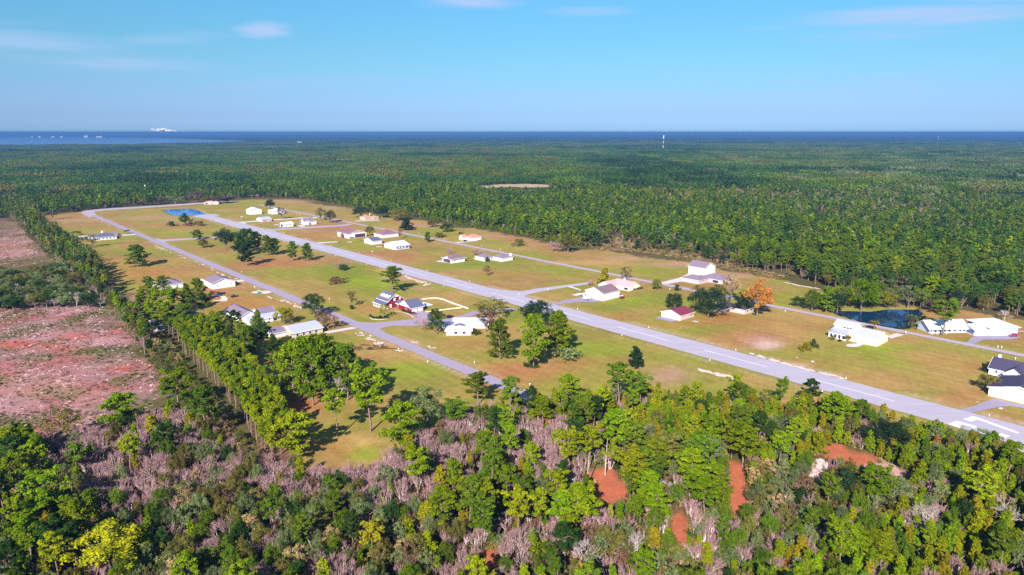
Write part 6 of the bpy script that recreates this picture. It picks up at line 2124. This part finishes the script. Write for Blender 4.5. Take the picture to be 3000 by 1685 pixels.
PT = [patch(1000 + i, t_) for i, t_ in enumerate(('far', 'dark', 'far', 'olive', 'grey', 'mid'))]
r = np.random.default_rng(77)
rows = []
step = 54.0
ys = np.arange(1380, 8200, step)
BAY_W = [px(*p)[:2] for p in BAY]
for y in ys:
    xs = np.arange(-.80 * y - 60, .80 * y + 60, step)
    d_ = np.hypot(xs, y)
    u_, v_ = to_px(xs, np.full_like(xs, y), 0.0)
    nz = vnoise(xs, np.full_like(xs, y), 420, 61)
    n2_ = vnoise(xs, np.full_like(xs, y), 150, 62)
    bay = in_poly(xs, np.full_like(xs, y), BAY_W) | in_poly(xs, np.full_like(xs, y) + 150, BAY_W)
    gap = (gauss(u_, v_, [(1510, 556, 120, 17, 2.)]) > .75) | (n2_ > .90)
    for k in range(len(xs)):
        if d_[k] < 1530 or bay[k] or gap[k]:
            continue
        q = r.random()
        gz = math.exp(-((u_[k] - 2700) / 420) ** 2 - ((v_[k] - 500) / 50) ** 2)
        if q < gz * .6:
            i_ = 4
        elif nz[k] > .52:
            i_ = int(r.choice([5, 3, 5, 0]))
        else:
            i_ = int(r.choice([0, 1, 2, 1, 1] if nz[k] < .32 else [0, 2, 0, 2, 5]))
        rows.append((xs[k] + r.uniform(-8, 8), y + r.uniform(-8, 8), -.1, r.integers(4) * math.pi / 2 + r.uniform(-.1, .1), r.uniform(.95, 1.1), r.uniform(.8, 1.15) * (.7 + .6 * n2_[k]), i_))
for y in np.arange(8200, 15000, 125.0):
    xs = np.arange(-.80 * y - 60, .80 * y + 60, 125.0)
    nz = vnoise(xs, np.full_like(xs, y), 900, 63)
    bay = in_poly(xs, np.full_like(xs, y), BAY_W) | in_poly(xs, np.full_like(xs, y) + 250, BAY_W) | in_poly(xs, np.full_like(xs, y) - 150, BAY_W)
    for k in range(len(xs)):
        if not bay[k] and nz[k] > .12:
            rows.append((xs[k] + r.uniform(-20, 20), y + r.uniform(-20, 20), -.1, r.integers(4) * math.pi / 2, 2.3, r.uniform(.7, 1.1), int(r.choice([0, 1, 2, 5] if nz[k] > .5 else [0, 1, 1, 4]))))
scatter('forest', rows, [hidden_collection('canopy', PT)], 'far-off forest canopy fading into blue haze')

# --- low brush under the trees, scrub and stumps in the clear-cut
BR = []
for i, tn in enumerate(('olive', 'brown', 'dark', 'grey', 'brown', 'straw', 'purple')):
    r_ = random.Random(700 + i)
    C = [(r_.gauss(0, .7), r_.gauss(0, .7), r_.uniform(.15, .9)) for k in range(14)]
    BR.append(tri_cloud('brush', C, [r_.uniform(.3, .55) for _ in C], 10, .24, MATS['leaf_' + tn], 720 + i))
rows = []
A_, B_ = cand(NEAR_W, 1.5, 22)
u_, v_ = to_px(A_, B_, 0.0)
k = (u_ > -60) & (u_ < 3060) & (v_ < 1760) & ~dirt_mask(A_, B_, .95)
gtt = gauss(u_, v_, G_T)
for x, y, g_ in zip(A_[k], B_[k], gtt[k]):
    if rr.random() < .62:
        s_ = rr.uniform(.5, 1.25)
        rows.append((x, y, -.1, rr.uniform(0, 6.28), s_, s_ * rr.uniform(.7, 1.5), rr.choice([1, 4, 6, 4, 0] if g_ > .8 else [0, 0, 1, 2, 3, 4, 5])))
for poly, sp, ch in ((CUT_A, 1.7, .55), (CUT_B, 2.4, .5)):
    pw = [px(*p)[:2] for p in poly]
    A_, B_ = cand(pw, sp, 23)
    nz = vnoise(A_, B_, 16, 71)
    for x, y, n_ in zip(A_, B_, nz):
        if rr.random() < ch * (n_ * 2 + (1.2 if to_px(x, y, 0)[1] > 1205 else 0)):
            s_ = rr.uniform(.12, .62) ** 1.1
            rows.append((x, y, -.1, rr.uniform(0, 6.28), s_, s_ * rr.uniform(.6, 1.0), rr.choice([0, 2, 0, 2, 3, 0] if n_ > .55 else [1, 4, 6, 1, 0, 6])))
# scrub fringe along the forest edge and ditches
for poly, ch, picks in (([(1740, 735), (1850, 738), (1960, 752), (2060, 772), (2180, 800), (2290, 822), (2300, 812), (2200, 780), (2060, 745), (1900, 725), (1760, 715)], .5, [5, 5, 0, 5, 1]),
                        ([(60, 655), (140, 690), (240, 745), (300, 800), (335, 870), (300, 890), (200, 800), (90, 700)], .5, [0, 2, 3, 1]),
                        ([(340, 890), (420, 950), (480, 1050), (560, 1120), (520, 1120), (440, 1060), (380, 970)], .6, [0, 0, 5, 2, 1]),
                        ([(1000, 1020), (1060, 1010), (1130, 1014), (1132, 1020), (1060, 1026), (1005, 1030)], .8, [5, 1, 0]),
                        ([(1600, 700), (1740, 728), (1800, 728), (1780, 690), (1650, 680)], .35, [5, 0, 1])):
    pw = [px(*p)[:2] for p in poly]
    A_, B_ = cand(pw, 2.2, 24)
    for x, y in zip(A_, B_):
        if rr.random() < ch:
            s_ = rr.uniform(.5, 1.4)
            rows.append((x, y, -.1, rr.uniform(0, 6.28), s_, s_ * rr.uniform(.6, 1.1), rr.choice(picks)))
scatter('undergrowth', rows, [hidden_collection('brush', BR)], 'low brush covering the ground of the near wood and clear-cut')
# broken sticks, stumps and slash in the clear-cut
SL = []
for i in range(4):
    r_ = random.Random(760 + i)
    sg = []
    for k in range(5):
        a0 = (r_.gauss(0, .7), r_.gauss(0, .7), r_.uniform(0, .12))
        an = r_.uniform(0, 6.28)
        L_ = r_.uniform(.5, 1.7)
        sg.append((a0, (a0[0] + math.cos(an) * L_, a0[1] + math.sin(an) * L_, a0[2] + r_.uniform(.02, .3)), .09, .05))
    SL.append(branch_mesh('slash', sg, (m_twig_b, m_twig, m_bare, m_twig)[i], 4))
rows = []
for poly, sp in ((CUT_A, 1.35), (CUT_B, 2.0)):
    pw = [px(*p)[:2] for p in poly]
    A_, B_ = cand(pw, sp, 25)
    nz = vnoise(A_, B_, 12, 72)
    for x, y, n_ in zip(A_, B_, nz):
        if rr.random() < n_ * n_ * .7:
            rows.append((x, y, -.06, rr.uniform(0, 6.28), rr.uniform(.3, 1.0), 1, rr.randrange(4)))
scatter('slash', rows, [hidden_collection('slash', SL)], 'pale broken branches strewn over the clear-cut')

# ------------------------------------------------------------------ vehicles and small things
m_tyre = mat('tyre_rubber', (.02, .02, .02), rough=.9)


def wheel(parent, x, y, r_, w_):
    mb = MB()
    mb.tube((x, y - w_ / 2, r_), (x, y + w_ / 2, r_), r_, r_, 10)
    return mb.build('wheel', m_tyre, parent)


def vehicle(name, label, cat, x, y, ang, colr, kind='car', L=4.6, Wd=1.85):
    P = px(x, y)
    root = empty(name, (P[0], P[1], .03), ang)
    tag(root, label, cat)
    m = mat('car_paint_' + name + '_%d' % int(x), colr, rough=.35, spec=.5)
    h2 = Wd / 2
    mb = MB()
    if kind == 'car':
        mb.prism([(-L / 2, .35), (L / 2, .35), (L / 2, .72), (L * .28, .92), (-L * .46, .98), (-L / 2, .8)], 'y', -h2, h2)
        cab = [(-L * .40, .98), (L * .20, .93), (L * .06, 1.45), (-L * .28, 1.48)]
    elif kind == 'pickup':
        mb.prism([(-L / 2, .5), (L / 2, .5), (L / 2, 1.0), (L * .22, 1.12), (-L * .14, 1.12), (-L * .14, .75), (-L * .48, .75), (-L * .48, 1.1), (-L / 2, 1.1)], 'y', -h2, h2)
        cab = [(-L * .14, 1.12), (L * .20, 1.12), (L * .10, 1.75), (-L * .12, 1.78)]
    else:
        mb.prism([(-L / 2, .5), (L / 2, .5), (L / 2, 1.05), (L * .18, 1.15), (-L / 2, 1.15)], 'y', -h2, h2)
        cab = [(-L * .48, 1.15), (L * .16, 1.15), (L * .08, 1.82), (-L * .46, 1.84)]
    mb.build('body', m, root)
    MB().prism([(q[0], q[1] + .004) for q in cab], 'y', -h2 + .08, h2 - .08).build('cabin_glass', m_glass, root)
    t0, t1 = cab[3][0], cab[2][0]
    zt = max(cab[2][1], cab[3][1])
    MB().box(t0, t1, -h2 + .1, h2 - .1, zt, zt + .06).build('roof', m, root)
    r_ = .33 if kind == 'car' else .40
    for sx in (-.31, .31):
        for sy in (-1, 1):
            wheel(root, sx * L, sy * (h2 - .08), r_, .22)
    for sy in (-1, 1):
        MB().box(L / 2 + .002, L / 2 + .03, sy * h2 * .72 - .15, sy * h2 * .72 + .15, .62, .78).build('headlight', m_trim, root)
    return root


GA = math.atan2(U[1], U[0])
GV = math.atan2(V[1], V[0])
vehicle('car', 'maroon car parked on the drive before the red house garage', 'car', 1213, 920.5, GA + .1, lin(120, 30, 70, .5), 'car')
vehicle('pickup_truck', 'dark blue pickup truck on the grass by the gravel turn', 'pickup truck', 686, 870, GV + math.pi, lin(52, 50, 110, .5), 'pickup', 5.4, 1.95)
vehicle('jeep', 'pink-red jeep before the pale blue garage door at the right edge', 'jeep', 2968, 986, an30 + math.pi, lin(230, 40, 110, .6), 'suv', 4.4, 1.85)
vehicle('car', 'pale car half hidden at the right end of the wide blue garage', 'car', 2985, 973, an30, lin(240, 170, 180, .7), 'car')
vehicle('car', 'dark blue car by the small orange-roofed house at the forest edge', 'car', 1363, 707.5, GV, lin(40, 36, 90, .5), 'suv')
vehicle('car', 'black car on the drive right of the white house with the chimney', 'car', 347, 689, GV, lin(30, 28, 44, .5), 'suv', 5.0)
vehicle('car', 'dark car on the drive between the red house and the white-roofed house', 'car', 1318, 931, GV, lin(40, 40, 60, .5), 'suv', 5.0)
vehicle('car', 'dark car under the orange tree by the brick house', 'car', 2244, 911, GV, lin(60, 56, 90, .5), 'suv', 5.0)
vehicle('car', 'grey car in the shade of the olive trees right of the white cottage', 'car', 987, 652, GV, lin(150, 146, 160, .5), 'car')
vehicle('car', 'blue car behind the dark green tree on the left street', 'car', 950, 915, GV, lin(60, 60, 130, .5), 'suv')
# motorhome by the white gabled house
P = px(592, 830)
root = empty('motorhome', P, GV)
tag(root, 'white motorhome parked behind the white gabled house', 'motorhome')
MB().prism([(-5, .5), (4.6, .5), (5.2, 1.4), (5.2, 2.0), (4.4, 3.3), (-5, 3.3)], 'y', -1.25, 1.25).build('body', m_trim, root)
for q in (-3.2, -.8, 1.4, 3.2):
    MB().box(q, q + 1.1, -1.28, -1.252, 1.7, 2.5).build('window', m_glass, root)
MB().box(-5.0, 4.6, -1.28, -1.253, .6, .85).build('stripe', m_dark, root)
for sx in (-2.6, 3.0):
    for sy in (-1, 1):
        wheel(root, sx, sy * 1.05, .48, .3)
for sx in (-3, 1.2):
    MB().box(sx, sx + .9, -.5, .5, 3.302, 3.6).build('roof_unit', m_dark, root)
# green bin
P = px(758, 860)
root = empty('refuse_bin', P, GV)
tag(root, 'turquoise refuse bin on the gravel pad beside the left street', 'bin')
MB().prism([(-.7, .12), (.7, .12), (.85, 2.1), (-.85, 2.1)], 'x', -.8, .8).build('body', mat('turquoise_plastic', lin(30, 200, 160, .6), rough=.5), root)
MB().box(-.88, .88, -.92, .92, 2.105, 2.25).build('lid', m_trim, root)
for q in (-.5, .5):
    wheel(root, q, .7, .14, .1)
# red machine by the pines
P = px(622, 859)
root = empty('tractor', P, GV)
tag(root, 'red tractor with attachments on the grass before the white gabled house', 'tractor')
MB().prism([(-1.2, .6), (2.0, .6), (2.1, 1.4), (.4, 1.5), (-1.2, 1.2)], 'y', -.55, .55).build('body', m_red, root)
MB().box(-1.3, -.1, -.7, .7, 2.2, 2.3).build('canopy', m_red, root)
for a_, b_ in ((-1.2, -.6), (-1.2, .6), (-.2, -.6), (-.2, .6)):
    MB().tube((a_, b_, 1.2), (a_, b_, 2.2), .05, .05, 4).build('post', m_dark, root)
for sy in (-1, 1):
    wheel(root, -.8, sy * .85, .75, .4)
    wheel(root, 1.5, sy * .7, .45, .25)
P = px(634, 860)
root = empty('trailer', P, GV)
tag(root, 'red flat trailer with white wheels right of the red tractor', 'trailer')
MB().box(-2.2, 2.2, -1, 1, .7, 1.0).build('bed', m_red, root)
MB().tube((2.2, 0, .8), (3.6, 0, .7), .07, .07, 4).build('drawbar', m_dark, root)
for sx in (-.6, .6):
    for sy in (-1, 1):
        MB().tube((sx, sy * 1.15 - .12, .42), (sx, sy * 1.15 + .12, .42), .42, .42, 10).build('wheel', m_trim, root)
# dark trailer on the left lawn
vehicle('utility_vehicle', 'black utility cart alone on the tan grass left of the pines', 'cart', 361, 845, GV + .3, lin(30, 30, 36, .5), 'pickup', 4.6)


def aeroplane(x, y, ang, label, stripe):
    P = px(x, y)
    root = empty('aeroplane', (P[0], P[1], .02), ang)
    tag(root, label, 'aeroplane')
    mw = m_trim
    fu = MB()
    secs = [(2.6, .25, 1.25), (2.0, .52, 1.25), (.8, .62, 1.35), (-.6, .58, 1.35), (-2.4, .32, 1.45), (-4.2, .12, 1.55)]
    n = 8
    v_, f_ = [], []
    for (xx, r_, zz) in secs:
        for k in range(n):
            v_.append((xx, r_ * math.cos(2 * math.pi * k / n), zz + r_ * math.sin(2 * math.pi * k / n)))
    for s_ in range(len(secs) - 1):
        for k in range(n):
            f_.append((s_ * n + k, s_ * n + (k + 1) % n, (s_ + 1) * n + (k + 1) % n, (s_ + 1) * n + k))
    f_ += [tuple(range(n)), tuple(range((len(secs) - 1) * n, len(secs) * n))[::-1]]
    fu.add(v_, f_).build('fuselage', mw, root)
    MB().prism([(-.6, 2.02), (1.0, 2.02), (.8, 2.16), (-.5, 2.12)], 'y', -5.2, 5.2).build('wing', mw, root)
    MB().prism([(-4.2, 1.56), (-3.3, 1.56), (-3.4, 1.63), (-4.2, 1.61)], 'y', -1.7, 1.7).build('tailplane', mw, root)
    MB().prism([(-4.35, 1.6), (-3.2, 1.6), (-3.9, 2.9), (-4.5, 2.9)], 'y', -.05, .05).build('fin', stripe, root)
    MB().prism([(.1, 1.75), (1.5, 1.72), (.9, 2.0), (-.3, 2.0)], 'y', -.5, .5).build('windscreen', m_glass, root)
    MB().box(2.62, 2.68, -.09, .09, .4, 2.1).build('propeller', m_dark, root)
    for (a_, b_) in ((1.9, 0), (.1, 1.2), (.1, -1.2)):
        wheel(root, a_, b_, .22, .14)
        MB().tube((a_, b_ * .8, .25), (a_, b_ * .35, 1.0), .04, .05, 4).build('strut', mw, root)
    return root


aeroplane(1717, 879, GV + 2.6, 'white high-wing aeroplane parked on the apron before the big white hangar', m_blue)
aeroplane(1707, 868, GA + 2.9, 'white aeroplane with a maroon tail at the back corner of the big white hangar', mat('maroon_paint', lin(190, 30, 110, .55), rough=.4))
P = px(1822, 875)
root = empty('tractor', P, GV)
tag(root, 'red tractor with a white canopy against the big white hangar side wall', 'tractor')
MB().prism([(-1.2, .6), (2.2, .6), (2.2, 1.5), (.4, 1.6), (-1.2, 1.3)], 'y', -.6, .6).build('body', m_red, root)
MB().box(-1.5, .8, -.9, .9, 2.3, 2.45).build('canopy', m_trim, root)
for a_, b_ in ((-1.3, -.7), (-1.3, .7), (.6, -.7), (.6, .7)):
    MB().tube((a_, b_, 1.2), (a_, b_, 2.3), .05, .05, 4).build('post', m_dark, root)
for sy in (-1, 1):
    wheel(root, -.9, sy * .9, .75, .4)
    wheel(root, 1.6, sy * .75, .45, .25)


# runway edge markers, mailboxes, bollards
def marker(name, X_, Y_, label, cat, group, h_=.9, r_=.18):
    o = empty(name, (X_, Y_, -.02))
    tag(o, label, cat, group)
    for nm, me in MK[name]:
        c = bpy.data.objects.new(nm, me)
        c.parent = o
        COL.objects.link(c)
    return o


def part_mesh(mb, name, m):
    me = bpy.data.meshes.new(name)
    me.from_pydata([tuple(v) for v in mb.v], [], mb.f)
    me.materials.append(m)
    return me


MK = {'runway_marker': [('base', part_mesh(MB().tube((0, 0, 0), (0, 0, .12), .28, .26, 8), 'marker_base', m_trim)), ('post', part_mesh(MB().tube((0, 0, .12), (0, 0, .85), .17, .09, 8), 'marker_post', m_trim))],
      'mailbox': [('post', part_mesh(MB().tube((0, 0, 0), (0, 0, 1.0), .09, .09, 6), 'mailbox_post', m_trim)), ('box', part_mesh(MB().prism([(-.16, 1.0), (.16, 1.0), (.16, 1.22), (.08, 1.32), (-.08, 1.32), (-.16, 1.22)], 'x', -.25, .25), 'mailbox_box', m_trim))]}
for k in range(16):
    for t_, sd in ((312.6, 'near'), (338.6, 'far')):
        p_ = st(-70 - 61 * k, t_)
        u_, v_ = to_px(p_[0], p_[1], 0)
        if u_ < 2990:
            marker('runway_marker', p_[0], p_[1], 'small white marker post along the %s edge of the runway' % sd, 'marker post', 'white posts along the %s edge of the runway' % sd)
for (x, y, lb) in ((1253, 1064, 'white mailbox at the left side of the left street before the clearing'), (1390, 1066, 'white mailbox right of the left street by the large pines'), (1552, 1131, 'white marker box on the grass at the street end'),
                   (1168, 1027, 'white box on the verge beside the left street'), (965, 880, 'white mailbox on the lawn left of the red house'), (2923, 1020, 'white post on the lawn below the pale blue house'), (2934, 1021, 'white box right of the post below the pale blue house'),
                   (2974, 1054, 'white box on the verge by the right street at the edge'), (708, 799, 'white mailbox on the verge of the left street'), (747, 844, 'white mailbox behind the turquoise bin'), (297, 629, 'white mailbox by the bend of the left street'),
                   (322, 665, 'white mailbox above the white house with the chimney'), (1226, 686, 'white mailbox beside the right street near the pines'), (1412, 722, 'white mailbox beyond the right street by the ranch house'), (1466, 733, 'white mailbox beside the right street right of the ranch house'),
                   (878, 630, 'white mailbox before the right street by the cottage'), (868, 629, 'white box left of the mailbox before the right street'), (1302, 702, 'white mailbox above the right street by the small orange-roofed house'), (2653, 977, 'white box on the bank below the pond'),
                   (1962, 850, 'small pale garden seat in the lawn right of the twin tree'), (1605, 851, 'white box beside the taxiway'), (2300, 915, 'small dark-topped box beside the right street'), (2908, 1285, 'white post near the wood edge before the runway number'), (2920, 1293, 'white post at the runway edge below the runway number')):
    P = px(x, y)
    marker('mailbox', P[0], P[1], lb, 'mailbox' if 'mailbox' in lb else ('post' if 'post' in lb else 'box'), None)

# mast with red and white bands and antenna platforms
P = px(1942, 447)
TH = 99.0
root = empty('radio_mast', P)
tag(root, 'tall red and white lattice mast rising from the forest near the horizon', 'radio mast')
m_mw = mat('mast_white', (.85, .85, .85), rough=.5)
m_mr = mat('mast_red', lin(190, 60, 40, .5), rough=.5)
for k in range(7):
    z0_, z1_ = TH * k / 7, TH * (k + 1) / 7
    mb = MB()
    w0_, w1_ = 2.2 - 1.0 * k / 7, 2.2 - 1.0 * (k + 1) / 7
    for j in range(3):
        an, a2 = j * 2.094, (j + 1) * 2.094
        c0 = lambda w_, z_, q: (math.cos(q) * w_, math.sin(q) * w_, z_)
        mb.tube(c0(w0_, z0_, an), c0(w1_, z1_, an), .30, .30, 5)
        for q in range(3):
            f0, f1 = q / 3, (q + 1) / 3
            mb.tube(c0(w0_ + (w1_ - w0_) * f0, z0_ + (z1_ - z0_) * f0, an), c0(w0_ + (w1_ - w0_) * f1, z0_ + (z1_ - z0_) * f1, a2), .15, .15, 4)
    mb.build('mast_band', m_mw if k % 2 == 0 else m_mr, root)
for z_, n_ in ((TH - 14, 6), (TH - 3, 6)):
    mb = MB()
    for j in range(n_):
        an = j * 6.283 / n_
        mb.box(math.cos(an) * 3.2 - .5, math.cos(an) * 3.2 + .5, math.sin(an) * 3.2 - .5, math.sin(an) * 3.2 + .5, z_, z_ + 4.5)
        mb.tube((0, 0, z_ + 2), (math.cos(an) * 3.2, math.sin(an) * 3.2, z_ + 2), .2, .2, 4)
    mb.build('antenna_platform', m_mw, root)
P = px(2747, 420)
root = empty('radio_mast', P)
tag(root, 'thin pale mast far off at the right near the horizon', 'radio mast')
MB().tube((0, 0, 0), (0, 0, 46), 1.5, 1.2, 6).build('mast_band', m_mr, root)
MB().tube((0, 0, 46), (0, 0, 84), 1.2, .8, 6).build('mast_band', m_mw, root)
# pole by the far left forest clearing
P = px(427, 566)
root = empty('utility_pole', P)
tag(root, 'pale utility pole in the clearing of the far left forest', 'utility pole')
MB().tube((0, 0, 0), (0, 0, 17), .4, .3, 6).build('pole', m_mw, root)
MB().box(-1.6, 1.6, -.2, .2, 15.6, 16.0).build('crossarm', m_mw, root)

# mill beyond the bay with its steam
D = 19500.0
bx = (505 - CX) / F_PX * D
mst = bpy.data.materials.new('steam')
mst.use_nodes = True
bs = mst.node_tree.nodes['Principled BSDF']
lw = mst.node_tree.nodes.new('ShaderNodeLayerWeight')
lw.inputs[0].default_value = .35
mr_ = mst.node_tree.nodes.new('ShaderNodeMapRange')
mr_.inputs[3].default_value = .55
mr_.inputs[4].default_value = .02
mst.node_tree.links.new(lw.outputs['Facing'], mr_.inputs[0])
mst.node_tree.links.new(mr_.outputs[0], bs.inputs['Alpha'])
bs.inputs['Base Color'].default_value = (.74, .72, .76, 1)
bs.inputs['Roughness'].default_value = 1
bs.inputs['Specular IOR Level'].default_value = 0
root = empty('steam_plume', (bx, D, 0))
tag(root, 'white steam plume drifting left over the far shore of the bay', 'steam plume')
r_ = random.Random(3)


def puffs(n, fx):
    v_, f_ = [], []
    for k in range(n):
        c, R = fx(k)
        base = len(v_)
        m_, q_ = 7, 10
        for i in range(m_):
            th = math.pi * (i + .5) / m_
            for j in range(q_):
                ph = 2 * math.pi * j / q_
                rr_ = R * r_.uniform(.82, 1.15)
                v_.append((c[0] + rr_ * math.sin(th) * math.cos(ph) * 1.25, c[1] + rr_ * math.sin(th) * math.sin(ph), c[2] + rr_ * math.cos(th) * .75))
        for i in range(m_ - 1):
            for j in range(q_):
                f_.append((base + i * q_ + j, base + (i + 1) * q_ + j, base + (i + 1) * q_ + (j + 1) % q_, base + i * q_ + (j + 1) % q_))
        f_.append(tuple(base + j for j in range(q_)))
        f_.append(tuple(base + (m_ - 1) * q_ + j for j in range(q_))[::-1])
    return v_, f_


v_, f_ = puffs(60, lambda k: ((300 - 560 * (k / 60) ** .9 + r_.gauss(0, 30), r_.gauss(0, 40), 150 + 70 * math.sin(min(1, k / 34) * 1.4) * r_.uniform(.0, 1.05)), r_.uniform(20, 46) * (1 - .35 * k / 60)))
mesh_obj('cloud', v_, f_, mst, root, smooth=True)

# ------------------------------------------------------------------ air: one closed box of thin haze
HB = (-36500, 36500, -320, 36500, -3.0, 136.0)
m_hz = bpy.data.materials.new('haze')
m_hz.use_nodes = True
hn = m_hz.node_tree
hn.nodes.clear()
ho = hn.nodes.new('ShaderNodeOutputMaterial')
hv = hn.nodes.new('ShaderNodeVolumePrincipled')
hv.inputs['Color'].default_value = (.090, .225, .52, 1)
hv.inputs['Density'].default_value = 8.8e-5
hv.inputs['Anisotropy'].default_value = 0.0
hn.links.new(hv.outputs[0], ho.inputs['Volume'])
o = MB().box(*HB).build('haze', m_hz)
tag(o, kind='stuff')
